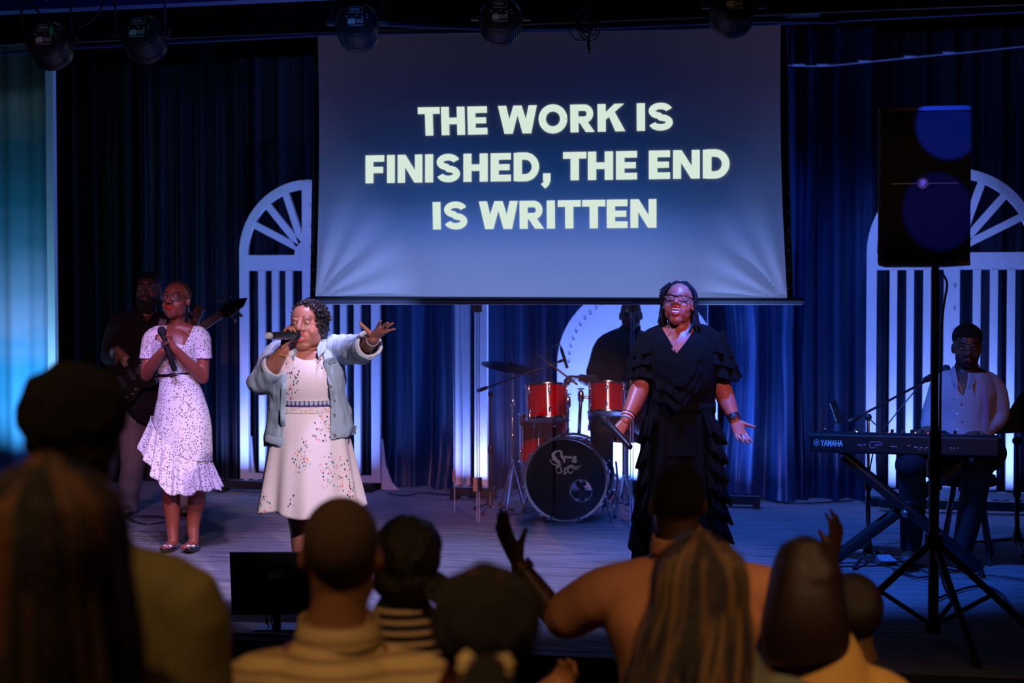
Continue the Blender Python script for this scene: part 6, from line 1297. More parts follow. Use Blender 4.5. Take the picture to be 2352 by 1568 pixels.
s_ = 1/325.0; lx = lambda px, py: ((px-1299)*s_*1.0, (1097-py)*s_)
for pts, w0, w1 in (([lx(1279,1031),lx(1270,1040),(lx(1276,1052)),lx(1284,1060),lx(1277,1072)], 0.022, 0.006), ([lx(1279,1031),lx(1288,1033),lx(1290,1044),lx(1294,1052)], 0.012, 0.004), ([lx(1262,1052),lx(1270,1062),lx(1284,1066),lx(1290,1078),lx(1281,1082),lx(1276,1074)], 0.006, 0.003),
        ([lx(1266,1050),lx(1280,1058),lx(1290,1066)], 0.005, 0.002), ([lx(1335,1064),lx(1322,1068),lx(1312,1064),lx(1304,1074),lx(1310,1082),lx(1318,1076)], 0.006, 0.003), ([lx(1331,1070),lx(1320,1072),lx(1306,1066),lx(1296,1080)], 0.006, 0.002), ([lx(1298,1068),lx(1296,1084),lx(1304,1078)], 0.006, 0.003)): stroke(pts, w0, w1)
x_, y_ = lx(1293, 1057); textmesh('res', 0.092, Matrix.Translation((x_, y_, 0.002)), 'lettering', wp, bd_, offset=0.003, sx=0.86)
x_, y_ = lx(1286, 1064); textmesh('the musical notes', 0.014, Matrix.Translation((x_, y_, 0.002)), 'lettering', wp, bd_, sx=1.05) if False else None
# spurs
for sg in (-1, 1): MB().tube([(sg*0.27, -0.10, -0.06), (sg*0.33, -0.293, 0.03 if sg > 0 else 0.0)], 0.008, n=8).build('spur', CHR, bd_)
tl_ = drum('tom', 'red rack tom on the left with an oval badge', P(1254, 886, 10.15), cvec((-0.03, 0.22, 0.97)), 0.148, 0.245, red, skinh, badge=CHR, badge_a=-96)
tr_ = drum('tom', 'smaller red rack tom on the right beside the woman in black', P(1394, 881, 10.2), cvec((0.02, 0.22, 0.97)), 0.132, 0.215, red, skinh, badge=mat('dark_badge', (0.03,0.06,0.06), 0.2, 0.8), badge_a=-108)
fl_ = drum('floor_tom', 'tall red floor tom standing behind the left rack tom', P(1249, 950, 10.75), cvec((0, 0.05, 1)), 0.185, 0.36, red, skinh, lugs=8)
sn_ = drum('snare_drum', 'shallow red snare drum under the right rack tom', P(1402, 952, 10.72), cvec((0.0, 0.06, 1)), 0.165, 0.115, red, skinh, lugs=8, badge=CHR, badge_a=-80)
def wtube(pts, r, name, m, parent, n=10, sub=1):
    inv = parent.matrix_world.inverted() if parent.rotation_euler.x or parent.rotation_euler.y or parent.rotation_euler.z else Matrix.Translation(-parent.location)
    return MB().tube([inv @ Vector(p) for p in pts], r, n=n, sub=sub).build(name, m, parent)
bpy.context.view_layer.update()
for px, ty, top_ in ((1302, 925, tl_), (1330, 912, tr_)):   # tom posts on the bass drum
    wtube([P(px, 996, dB+0.15), P(px+(4 if px > 1310 else 2), ty, dB+0.15)], 0.013, 'tom_post', CHR, bd_); c_ = P(px+(4 if px > 1310 else 2), ty, dB+0.15)
    wtube([c_+Vector((0,0,-0.02)), c_+Vector((0,0,0.03))], 0.022, 'clamp', CHR, bd_); wtube([c_+Vector((0,0,0.03)), c_+Vector((0,0,0.055))], 0.008, 'wing_nut', CHR, bd_)
    wtube([c_, c_.lerp(top_.location+Vector((0,0,-0.10)), 0.42)], 0.012, 'tom_arm', CHR, bd_)
    MB().ell(bd_.matrix_world.inverted() @ (c_+Vector((0,0,0.06))), (0.028, 0.007, 0.028), n=12, m=6).build('wing_nut', CHR, bd_)
for k in range(3):   # floor tom legs
    a = k*2.1+0.5; c_ = fl_.location; q = Vector((c_.x+0.2*math.cos(a), c_.y+0.2*math.sin(a), 0)); wtube([q+Vector((0,0,c_.z-0.12)), q+Vector((0.02*math.cos(a),0.02*math.sin(a),ST+0.012))], 0.008, 'leg', CHR, fl_)
sc0 = sn_.location
o = thing('snare_stand', 'chrome stand under the red snare drum', 'stand', (sc0.x, sc0.y, ST))
MB().cyl((0,0,0.14), (0,0,sc0.z-ST-0.20), 0.012).build('tube', CHR, o)
for k in range(3):
    a = k*2.094+0.4; MB().tube([(0,0,0.30),(0.22*math.cos(a),0.22*math.sin(a),0.012)], 0.009, n=8).build('leg', CHR, o); MB().tube([(0,0,sc0.z-ST-0.21),(0.16*math.cos(a),0.16*math.sin(a),sc0.z-ST-0.135)], 0.007, n=8).build('basket_arm', CHR, o)
def tripod(o, hub, feet, base, r=0.008, m=CHR, mb_=None, foot=BLKM):
    for ft in feet:
        MB().tube([hub, ft], r, n=8).build('leg', m, o); MB().tube([Vector(ft)+Vector((0,0,0.012)), Vector(ft)+Vector((0,0,-0.002))], r*1.7, n=8).build('rubber_foot', foot, o)
        MB().tube([Vector(hub).lerp(Vector(ft), 0.55), base], r*0.6, n=6).build('brace', m, o)
def stand(name, label, px, py, cat='stand'):
    p = G(px, py); return thing(name, label, cat, p), p
# cymbal on its chrome stand
o, p = stand('cymbal_stand', 'chrome cymbal stand with three braced legs left of the drums', 1176, 1166); Lc = lambda px, py, dy=0: P(px, py, dep(p)+dy) - p
MB().tube([(0,0,0.10), Lc(1177,960), ], 0.012, n=10).build('lower_tube', CHR, o); MB().tube([Lc(1177,965), Lc(1176,832)], 0.008, n=10).build('upper_tube', CHR, o)
for py in (1005, 925): MB().tube([Lc(1177,py-6), Lc(1177,py+6)], 0.017, n=10).build('clamp', CHR, o)
tripod(o, Lc(1177, 1062), [G(1160,1184)-p, G(1205,1175)-p, G(1150,1160)-p], Lc(1177,1140), 0.009)
cpos = P(1173, 839, dep(p)); cy = thing('cymbal', 'thin dark cymbal tilted on its stand above the left tom', 'cymbal', cpos); cy.matrix_world = axisM(cpos, cvec((0.15, -0.12, 0.98)))
MB().lathe([(0.001, 0.020), (0.018, 0.018), (0.032, 0.006), (0.045, 0.003), (0.14, -0.006), (0.225, -0.017), (0.225, -0.019), (0.14, -0.008), (0.045, 0.001), (0.001, 0.016)], n=56, closed=False).build('bow', mat('dark_bronze', (0.05,0.04,0.04), 0.35, 0.9), cy)
MB().lathe([(0.004, 0.02), (0.014, 0.021), (0.014, 0.032), (0.004, 0.033)], n=14).build('felt', BLKM, cy); MB().cyl((0,0,0.03),(0,0,0.055),0.004).build('rod_tip', CHR, cy)
# hi-hat and pedals, right of the bass drum
o, p = stand('hi_hat_stand', 'chrome hi-hat stand tangled with pedals right of the bass drum', 1432, 1172); Lc = lambda px, py, dy=0: P(px, py, dep(p)+dy) - p
MB().tube([(0,0,0.05), Lc(1432,960)], 0.010, n=10).build('tube', CHR, o)
tripod(o, Lc(1432,1090), [G(1412,1190)-p, G(1455,1180)-p, G(1440,1160)-p], Lc(1432,1150), 0.009)
MB().tube([Lc(1415,1060,-.1), Lc(1418,1120,-.1), Lc(1405,1165,-.12)], 0.009, n=8, sub=3).build('side_rod', CHR, o)
for z in (0.78, 0.80): MB().lathe([(0.01, z), (0.18, z-0.01 if z < 0.79 else z-0.004), (0.18, z-0.006), (0.01, z-0.002)], n=40, closed=False, M=Matrix.Translation((0.0,0,0))).build('hi_hat_cymbal', MC['dark_bronze'], o)
o, p = stand('kick_pedal', 'kick drum pedal with a round beater behind the hole of the bass drum', 1352, 1168)
MB().box((0,0,0.03), (0.09,0.26,0.015), rot=Matrix.Rotation(R(10),3,'X')).build('footboard', STEEL, o, bevel=0.003); MB().tube([(0,-0.10,0.05),(-0.02,-0.13,0.20)], 0.005, n=8).build('beater_rod', CHR, o); MB().ell((-0.02,-0.13,0.21), (0.022,0.022,0.028)).build('beater', mat('grey_felt', (0.3,0.3,0.32), 0.9), o)
for sx_ in (-1,1): MB().tube([(sx_*0.05,-0.11,0.0),(sx_*0.05,-0.11,0.16)], 0.008, n=8).build('pedal_post', CHR, o)
# microphone stands round the drums
def micstand(name, label, px, py, hub, boom, mic_, m=BLK, r=0.011, base='tripod', span=0.20, legs=None, cone=True, dys=(0,0), clip=True, yaw=0.3):
    o, p = stand(name, label, px, py); L_ = lambda q, dy=0: P(q[0], q[1], dep(p)+dy) - p
    MB().tube([(0,0,0.04), L_(hub)*0.55], r*1.15, n=10).build('lower_tube', m, o); MB().tube([L_(hub)*0.50, L_(hub)], r*0.8, n=10).build('upper_tube', m, o)
    MB().tube([L_(hub)*0.53-Vector((0,0,0.02)), L_(hub)*0.53+Vector((0,0,0.02))], r*1.9, n=10).build('height_clutch', BLK, o)
    if cone: MB().lathe([(0.034, 0.055), (0.030, 0.075), (0.016, 0.14), (0.014, 0.15)], n=16).build('leg_hub', BLK, o)
    for k in range(3):
        a = yaw+k*2.094; ft = Vector((span*math.cos(a), span*math.sin(a), 0.012)); MB().tube([(0,0,0.07), ft], r*0.8, n=8).build('leg', m, o); MB().ell(ft, 0.014, n=10, m=6).build('rubber_foot', BLKM, o)
    if boom:
        a, b = L_(boom[0], dys[0]), L_(boom[1], dys[1]); MB().tube([a, b], r*0.62, n=8).build('boom', BLK if m is not CHR else BLK, o); MB().tube([a, a.lerp(b, 0.10)], r*1.35, n=10).build('boom_grip', BLK, o)
        h_ = L_(hub); MB().ell(h_, (0.022, 0.022, 0.022), n=12, m=8).build('boom_joint', BLK, o); MB().tube([h_, h_+Vector((0.045,0,-0.045))], 0.004, n=6).build('wing_screw', STEEL, o)
        MB().tube([a.lerp(b,0.985), b+(b-a).normalized()*0.03], r*1.1, n=8).build('microphone_clip', BLK, o)
    return o, p, L_
def standmic(label, A, B, r=0.012, ball=False):
    A = Vector(A); B = Vector(B); d = B-A; o = thing('microphone', label, 'microphone', A); o.rotation_euler = d.to_track_quat('Z','Y').to_euler(); L = d.length
    if ball: MB().lathe([(0.0,-0.024),(0.016,-0.018),(0.025,-0.004),(0.025,0.010),(0.020,0.030)], n=18).build('grille', mat('grey_mesh', (0.12,0.12,0.13), 0.4, 0.8, bump=0.5, bs=300), o); MB().lathe([(0.020,0.030),(0.020,0.05),(0.013,L)], n=16).build('handle', BLK, o)
    else: MB().lathe([(0.0,-0.002),(r,0),(r,L*0.3)], n=16).build('grille', mat('grey_mesh', (0.12,0.12,0.13), 0.4, 0.8, bump=0.5, bs=300), o); MB().lathe([(r,L*0.3),(r,L*0.85),(r*0.7,L)], n=16).build('body_tube', BLK, o)
    return o
o, p, L_ = micstand('microphone_stand', 'black boom microphone stand reaching over the left tom', 1126, 1176, (1127, 905), ((1098, 897), (1288, 829)), None, span=0.17, yaw=2.5)
standmic('slim black microphone hanging at the end of the boom over the drums', P(1303, 845, dep(p)), P(1288, 797, dep(p)))
cab = lambda pts, r, label, name='cable', sub=5: (lambda o_: tag(o_, label, 'cable'))((lambda p0: (lambda ob: (setattr(ob, 'location', p0), ob)[1])(MB().tube([Vector(q)-p0 for q in pts], r, n=6, sub=sub).build(name, CAB)))(Vector(pts[0])))
d_ = dep(p)
cab([P(1288,796,d_), P(1282,790,d_), P(1262,800,d_), P(1235,825,d_-0.02), P(1215,845,d_-0.03)], 0.004, 'thin cable curling back from the slim microphone to its boom')
o, p, L_ = micstand('microphone_stand', 'short microphone stand with flat black feet before the bass drum', 1298, 1196, (1297, 1045), None, None, m=CHR, r=0.014, span=0.15, cone=False, yaw=-0.45)
MB().tube([L_((1297,1052)), L_((1297,1022))], 0.020, n=10).build('boom_joint', BLK, o); MB().tube([L_((1297,1190)), L_((1297,1182))], 0.030, n=12).build('leg_hub', BLK, o)
for sx_ in (-1, 1): MB().tube([(0,0,0.03), (sx_*0.145, -0.03, 0.014)], 0.014, n=8).build('flat_foot', BLK, o)
MB().tube([L_((1300,1028)), L_((1310,1060), 0.05), L_((1326,1106), 0.08)], 0.007, n=8, sub=2).build('boom', STEEL, o)
standmic('stubby microphone on the short stand aimed into the bass drum hole', P(1342,1130,dep(p)+0.30), P(1326,1106,dep(p)+0.08), r=0.022)
# ================================================================ clear drum shield
glass = mat('clear_acrylic', (0.75,0.85,1.0), 0.02, spec=0.4, alpha=0.022); edgem = mat('acrylic_edge', (0.45,0.55,0.85), 0.15, spec=1.0, alpha=0.75)
c0 = G(1097, 1199); sh = thing('drum_shield', 'clear acrylic drum shield of hinged panels in front of the drum kit', 'shield', c0)
pts = [G(1043,1176), G(1097,1199), G(1452,1208), G(1625,1150)]
H_ = 1.535
for i, (a, b) in enumerate(((pts[0], pts[1]), (pts[1], pts[1].lerp(pts[2], 0.5)), (pts[1].lerp(pts[2], 0.5), pts[2]), (pts[2], pts[3]))):
    e = (b-a).normalized(); a2_, b2_ = a+e*0.012, b-e*0.012; q = Vector((e.y, -e.x, 0))*0.003; hz = Vector((0,0,H_))
    MB().poly([a2_-c0-q, b2_-c0-q, b2_-c0-q+hz, a2_-c0-q+hz], q*2).build('panel', glass, sh, smooth=False)
    for s2, m_ in ((a2_, 1), (b2_, -1)):
        if i == 2 and m_ == 1 or i == 1 and m_ == -1: continue
        MB().box(s2-c0+Vector((0,0,H_/2)), (0.007, 0.007, H_)).build('panel_edge', edgem, sh, smooth=False)
hg = mat('tan_hinge', (0.42, 0.30, 0.20), 0.5)
for j, (px, py) in enumerate(((1097,1199),(1450,1208))):
    for zz, hh in ((H_-0.02, 0.055), (0.27, 0.10)):
        for sgn in (-1, 1): MB().box(pts[1+j]-c0+rt*(sgn*0.018)+Vector((0,0,zz))-fw*0.006, (0.028, 0.010, hh), rot=Matrix.Rotation(TH,3,'Z')).build('hinge', hg if (zz > 1 or sgn < 0) else BLKM, sh, smooth=False, bevel=0.002)
        MB().cyl(pts[1+j]-c0+Vector((0,0,zz-hh/2))-fw*0.008, pts[1+j]-c0+Vector((0,0,zz+hh/2))-fw*0.008, 0.006, n=8).build('hinge_pin', STEEL, sh)
for zz, hh in ((0.27, 0.09),): MB().box(pts[0]-c0+Vector((0,0,zz)), (0.02,0.01,hh)).build('hinge', hg, sh, smooth=False)
# ================================================================ keyboard
A = P(1858, 1012, 8.28); B = P(2294, 1030, 8.02); A.z = B.z = (A.z+B.z)/2
kx = (B-A).normalized(); ky = Vector((0,0,1)).cross(kx); Lk = (B-A).length
kb = thing('keyboard', 'long black stage keyboard with a white maker name on its back', 'keyboard', A); kb.rotation_euler = (0, 0, math.atan2(kx.y, kx.x)); 
bpy.context.view_layer.update()
# the left end drops a little in the picture: real size, level
prof_k = [(0.0,-0.055),(0.02,-0.060),(0.30,-0.060),(0.335,-0.03),(0.335,-0.012),(0.16,0.005),(0.15,0.055),(0.03,0.062),(0.0,0.050)]
k_ = MB(); k_.poly([(0, y, z) for y, z in prof_k], (Lk, 0, 0)); k_.build('case', mat('black_case', (0.010,0.010,0.012), 0.45, bump=0.05, bs=200), kb, smooth=False, bevel=0.008)
for i in range(44): MB().box((0.06+(Lk-0.12)*(i+0.5)/44, 0.245, 0.004), ((Lk-0.12)/44-0.0015, 0.145, 0.012)).build('white_key', mat('ivory', (0.6,0.6,0.58), 0.3), kb, smooth=False)
for i in range(43):
    if i % 7 in (2, 6): continue
    MB().box((0.06+(Lk-0.12)*(i+1)/44, 0.215, 0.014), (0.012, 0.088, 0.014)).build('black_key', BLK, kb, smooth=False)
for i, x in enumerate((0.26, 0.42, 0.47, 0.53, 0.58, 0.64, 0.70, 0.76, 0.82)): MB().cyl((x, 0.10, 0.060), (x, 0.10, 0.078), 0.009, n=12).build('knob', BLK if i % 3 else STEEL, kb)
for x, c_ in ((0.27, (1,1,1)), (0.45, (1,0.05,0.1)), (0.60, (1,0.3,0.1)), (0.67, (1,0.05,0.1)), (0.72, (0.3,0.4,1))): MB().cyl((x, 0.075, 0.058), (x, 0.075, 0.066), 0.004, n=8).build('indicator_lamp', mat('lamp_%d' % int(x*100), c_, 0.4, emit=c_, es=1.2), kb)
Mt = Matrix.Translation((0.165*0+0.068, -0.001, -0.018)) @ Matrix.Rotation(R(90), 4, 'X')
lw = mat('pale_lettering', (0.6,0.6,0.6), 0.5, emit=(0.6,0.6,0.65), es=0.0)
textmesh('YAMAHA', 0.050, Mt, 'lettering', lw, kb, offset=0.0016, sx=0.60)
rm = MB()
rm.grid(lambda u, v: Vector((0.043+(0.0165-0.0025*v)*math.cos(6.2832*u), -0.0018, 0.000+(0.0195-0.0025*v)*math.sin(6.2832*u))), 32, 2, wrap=True)
for k in range(3):
    a = R(90+60*k); rm.tube([(0.043-0.012*math.cos(a), -0.0018, -0.014*math.sin(a)), (0.043+0.012*math.cos(a), -0.0018, 0.014*math.sin(a))], 0.0013, n=5)
rm.build('emblem', lw, kb, smooth=False)
cpm = MB(); cpm.tube([(0.395,-0.002,0.012),(0.35,-0.002,0.012),(0.345,-0.002,0.007),(0.345,-0.002,-0.018),(0.35,-0.002,-0.022),(0.375,-0.002,-0.022),(0.375,-0.002,-0.006),(0.405,-0.002,-0.006),(0.412,-0.002,-0.001),(0.412,-0.002,0.007),(0.406,-0.002,0.012),(0.395,-0.002,0.012)], 0.0012, n=5); cpm.build('emblem', lw, kb)
for x, w_, z in ((0.17,0.012,0.0),(0.29,0.02,-0.008),(0.315,0.015,-0.006),(0.47,0.02,-0.012),(0.49,0.012,-0.012),(0.56,0.012,-0.005),(0.60,0.02,-0.012),(0.63,0.012,-0.014),(0.66,0.012,-0.014),(0.69,0.012,-0.014),(0.79,0.01,-0.012),(0.81,0.01,-0.012),(0.83,0.01,-0.012)): MB().box((x, -0.001, z), (w_, 0.002, 0.0035)).build('port_mark', lw, kb, smooth=False)
for x in (0.30, 0.62, 0.65, 0.70, 0.80): MB().cyl((x, 0.0, -0.025), (x, -0.003, -0.025), 0.007, n=12).build('socket', STEEL, kb)
# double X stand
c_ = (G(1930,1290)+G(2190,1310))/2; o = thing('keyboard_stand', 'black double-braced X-shaped keyboard stand', 'stand', c_); kz = A.z-0.062-ST
mid = A + kx*Lk*0.52 + ky*0.16; mid.z = ST; ks = mat('stand_black', (0.012,0.012,0.014), 0.35)
def KL(x, y, z): return mid + kx*x + ky*y + Vector((0,0,z)) - c_
for y, nm in ((-0.085, 0), (-0.045, 1), (0.03, 0), (0.07, 1)):
    sg = 1 if nm else -1
    MB().tube([KL(-sg*0.42, y, 0.02), KL(sg*0.36, y, kz-0.02)], [(0.030,0.014)]*2, n=4 and 10, ref=kx, cap=False).build('leg', ks, o)
for x in (-0.42, 0.42): MB().tube([KL(x, -0.17, 0.015), KL(x, 0.17, 0.015)], 0.016, n=10).build('foot', ks, o)
for x in (-0.36, 0.36): MB().tube([KL(x, -0.17, kz-0.018), KL(x, 0.17, kz-0.018)], 0.017, n=10).build('arm', ks, o)
MB().tube([KL(0, -0.12, kz/2), KL(0, 0.10, kz/2)], 0.028, n=16).build('pivot', STEEL, o)
# phone in a holder on the left end of the keyboard
A_ = P(1906, 922, 8.3); B_ = P(1924, 972, 8.3); o = thing('phone', 'phone standing in a small holder on the left end of the keyboard', 'phone', B_)
dv = A_-B_; MB().poly([Vector((0,0,0))-rt*0.002, dv-rt*0.002, dv+cvec((0.05,0.09,0.0)), cvec((0.05,0.09,0.0))], cvec((0.008,0,0.002))).build('case', BLK, o, smooth=False)
MB().poly([dv*0.08-rt*0.004, dv*0.92-rt*0.004, dv*0.92+cvec((0.040,0.08,0)), dv*0.08+cvec((0.040,0.08,0))], cvec((-0.001,0,0))).build('screen', mat('lit_phone_screen', (0.1,0.2,0.4), 0.2, emit=(0.10,0.30,0.75), es=0.7), o, smooth=False)
MB().tube([cvec((0.01,0.02,0.02)), P(1896,984,8.3)-B_, P(1893,991,8.32)-B_], 0.006, n=8).build('holder_arm', BLK, o); MB().ell(P(1896,986,8.3)-B_, 0.010, n=10, m=6).build('holder_joint', STEEL, o)
# microphone stand in front of the keyboard
o, p, L_ = micstand('microphone_stand', 'chrome microphone stand with a long black boom in front of the keyboard', 1994, 1290, (1994, 958), ((1952, 967), (2132, 872)), None, m=CHR, r=0.012, span=0.28, yaw=0.2, dys=(0, 0.15))
standmic('ball-headed microphone on the boom before the keyboard player', P(2174, 846, dep(p)+0.18), P(2122, 872, dep(p)+0.14), ball=True)
cab([P(2122,872,dep(p)+0.14), P(2095,905,dep(p)+0.1), P(2050,960,dep(p)+0.08), P(2015,1010,dep(p)+0.02), P(1998,1080,dep(p)-0.03), P(1990,1180,dep(p)-0.03), P(2000,1250,dep(p)-0.05), G(2030,1300)+Vector((0,0,0.006)), G(2110,1315)+Vector((0,0,0.006))], 0.004, 'cable winding down the chrome microphone stand')
# music stand at the right edge
o, p, L_ = micstand('music_stand', 'black music stand cut off by the right edge of the picture', 2336, 1262, (2336, 1010), None, None, m=BLK, r=0.013, span=0.30, yaw=0.5, cone=True)
ds = [L_((2222,1004)), L_((2290,996)), L_((2420,990), 0.0), L_((2440,800), 0.12), L_((2352,895), 0.10), L_((2330,925), 0.09), L_((2296,980), 0.02)]
MB().poly(ds, cvec((0,0.012,0))).build('desk', BLKM, o, smooth=False); MB().ell(L_((2336,1012)), 0.03, n=12, m=8).build('joint', BLK, o)
# foot pedals and floor odds
for px, py, w_, lab in ((2030, 1292, 0.10, 'small blue lit foot pedal by the chrome microphone stand'),):
    q = G(px, py); o = thing('foot_pedal', lab, 'pedal', q, TH+0.3); MB().poly([(-w_/2,-0.07,0),(w_/2,-0.07,0),(w_/2,-0.07,0.02),(w_/2*0.8,-0.0,0.05),(-w_/2*0.8,-0.0,0.05),(-w_/2,-0.07,0.02)], (0,0.12,0)).build('housing', mat('grey_metal_box', (0.3,0.35,0.42), 0.4), o, smooth=False, bevel=0.004); MB().cyl((0,0.02,0.05),(0,0.02,0.062),0.010).build('switch', CHR, o)
# ================================================================ loudspeaker on its tripod
d0 = 6.6; sp0 = P(2122, 610, d0); sp = thing('loudspeaker', 'tall black loudspeaker with a small round emblem on its grille', 'loudspeaker', sp0, TH - R(9))
def sps(zz, y0, y1, w0, w1): return [(-w0/2, y0, zz), (w0/2, y0, zz), (w1/2, y1, zz), (-w1/2, y1, zz)]
bx = MB(); hh = 0.735; a = sps(0, 0, 0.36, 0.42, 0.30); bx.poly(a, (0,0,hh)); bx.build('cabinet', mat('speaker_black', (0.012,0.010,0.012), 0.6, bump=0.2, bs=300), sp, smooth=False, bevel=0.012)
MB().box((0, -0.006, hh/2), (0.400, 0.014, hh-0.05)).build('grille', mat('speaker_grille', (0.030,0.028,0.032), 0.55, bump=0.9, bs=420), sp, smooth=False, bevel=0.004)
MB().box((0, -0.016, hh*0.515), (0.30, 0.006, 0.005)).build('seam_bar', BLK, sp, smooth=False)
for z in (0.012, hh-0.012): MB().box((0, -0.010, z), (0.41, 0.02, 0.024)).build('grille_frame', mat('frame_plastic', (0.04,0.038,0.042), 0.4), sp, smooth=False, bevel=0.004)
MB().lathe([(0.0,-0.004),(0.026,-0.004),(0.028,0.0),(0.026,0.003),(0,0.003)], M=Matrix.Translation((-0.010,-0.018,hh*0.515)) @ Matrix.Rotation(R(90),4,'X'), n=28).build('emblem_disc', BLK, sp)
em = MB(); pr = [(-0.004,0.016),(0.008,0.017),(0.014,0.010),(0.013,0.002),(0.007,0.001),(0.008,-0.004),(0.005,-0.010),(0.006,-0.016),(0.000,-0.016),(-0.001,-0.010),(-0.006,-0.009),(-0.010,-0.014),(-0.014,-0.010),(-0.009,-0.004),(-0.008,0.002),(-0.013,0.004),(-0.012,0.010),(-0.007,0.011)]
em.poly([(x-0.010, -0.023, z+hh*0.515) for x, z in pr], (0,0.002,0)); em.build('emblem', mat('pink_orange_print', (0.9,0.42,0.34), 0.5, emit=None), sp, smooth=False)
MB().box((0.155, 0.17, 0.45), (0.012, 0.10, 0.03)).build('side_handle', BLKM, sp)
# two added unseen spots put blue circles on the grille
bpy.context.view_layer.update(); Sp = lambda x, z: sp.matrix_world @ Vector((x, -0.01, z))
lo = P(1900, 200, 3.5); lo.z = 4.2
spot(lo, Sp(0.095, hh-0.10), (0.01,0.06,1.0), 2600, 4.6, 0.25, 0.01); spot(lo+Vector((0.2,0,0)), Sp(0.06, hh*0.30+0.03), (0.01,0.04,1.0), 900, 5.2, 0.25, 0.01)
o = thing('speaker_tripod', 'tall black tripod stand under the loudspeaker', 'stand', G(2143, 1467)); tb = o.location.copy(); pl_ = mat('tripod_black', (0.010,0.009,0.010), 0.4)
topz = sp0.z-ST-0.004; topx = P(2148, 620, d0+0.14)-tb
MB().tube([(0,0,0.06), Vector((topx.x*0.55, topx.y*0.55, topz*0.55))], 0.024, n=14).build('lower_pole', pl_, o); MB().tube([Vector((topx.x*0.5, topx.y*0.5, topz*0.5)), Vector((topx.x, topx.y, topz))], 0.018, n=14).build('upper_pole', pl_, o)
hub = Vector((0,0,0.46)); MB().cyl(hub-Vector((0,0,0.035)), hub+Vector((0,0,0.03)), 0.042, n=16).build('collar', pl_, o); MB().cyl((0,0,0.03),(0,0,0.09), 0.036, n=16).build('lower_collar', pl_, o); MB().tube([hub+Vector((0,0,0.30)), hub+Vector((0,0,0.37))], 0.034, n=14).build('height_clutch', pl_, o)
for ft in (G(1893,1478), G(2243,1530), G(2420,1500)):
    f3 = ft-tb; f3.z = 0.012; MB().tube([hub, f3], 0.017, n=10).build('leg', pl_, o); MB().tube([hub.lerp(f3, 0.5), (0,0,0.06)], 0.011, n=8).build('brace', pl_, o); MB().ell(f3, (0.026,0.026,0.016), n=10, m=6).build('rubber_foot', BLKM, o)
cab([P(2160,622,d0+0.2), P(2175,650,d0+0.25), P(2168,700,d0+0.2), P(2162,760,d0+0.15), P(2160,900,d0+0.1), P(2158,1100,d0+0.08), P(2150,1250,d0+0.1), G(2200,1400)+Vector((0,0,0.01)), G(2380,1440)+Vector((0,0,0.01))], 0.006, 'cable hanging from the loudspeaker along its pole')
# ================================================================ monitor at the stage edge
q = G(632, 1448); mo = thing('monitor', 'flat black computer monitor on the stage edge, its back to the hall', 'monitor', q, TH+R(2)); z0, z1 = 0.075, 0.375
bxm = mat('monitor_black', (0.010,0.011,0.016), 0.35); W0 = 0.58; xo = 0.085
MB().poly([(xo-W0/2+0.0,0,z0),(xo+W0/2,0,z0),(xo+W0/2,0,z1),(xo-W0/2-0.01,0,z1)], (0,0.022,0)).build('back_shell', bxm, mo, smooth=False, bevel=0.004)
MB().box((xo,0.027,(z0+z1)/2), (W0-0.03,0.002,z1-z0-0.03)).build('screen', mat('dim_screen', (0.02,0.02,0.03), 0.2), mo, smooth=False)
MB().box((0.005,-0.004,z0+0.19), (0.085,0.006,0.038)).build('plate', mat('plate_grey', (0.10,0.11,0.15), 0.4), mo, smooth=False, bevel=0.001); MB().box((-0.010,-0.008,z0+0.185), (0.048,0.003,0.009)).build('sticker', mat('pale_sticker', (0.5,0.5,0.52), 0.5), mo, smooth=False)
MB().box((0.0,-0.010,z0+0.088), (0.165,0.022,0.010)).build('port_ledge', bxm, mo, smooth=False); MB().box((0.0,-0.0215,z0+0.084), (0.165,0.002,0.003)).build('ledge_line', mat('teal_line', (0.03,0.15,0.18), 0.4), mo, smooth=False)
for x in (0.03,0.045,0.058): MB().box((x,-0.006,z0+0.102), (0.010,0.010,0.007)).build('plug', STEEL, mo, smooth=False)
MB().box((0.005,0.035,0.12), (0.036,0.02,0.24)).build('stand_neck', bxm, mo, smooth=False, bevel=0.004); MB().box((0.005,0.03,0.008), (0.20,0.16,0.014)).build('stand_base', bxm, mo, smooth=False, bevel=0.004)
MB().box((0.005,0.015,0.05), (0.036,0.012,0.10)).build('stand_neck', bxm, mo, smooth=False, bevel=0.003)
for k, dx in enumerate((0.0, 0.018)): MB().tube([(0.005+dx,-0.012,z0+0.09),(-0.02+dx,-0.03,z0+0.05),(-0.035+dx,-0.03,z0-0.02),(-0.028+dx,-0.02,z0-0.05),(-0.04+dx,0.0,0.006)], 0.003, n=6, sub=4).build('lead', mat('teal_cable', (0.02,0.06,0.07), 0.4), mo)
MB().tube([(-0.035,-0.03,z0-0.005),(-0.035,-0.03,z0-0.03)], 0.007, n=8).build('lead_plug', BLK, mo)
q = G(600, 1456); o = MB().box((0,0,0.004), (0.28,0.045,0.008)).build('tape_strip', mat('brown_tape', (0.05,0.025,0.03), 0.6), smooth=False); o.location = q; o.rotation_euler = (0,0,TH-0.18); tag(o, 'dark strip of tape on the stage under the monitor', 'tape')
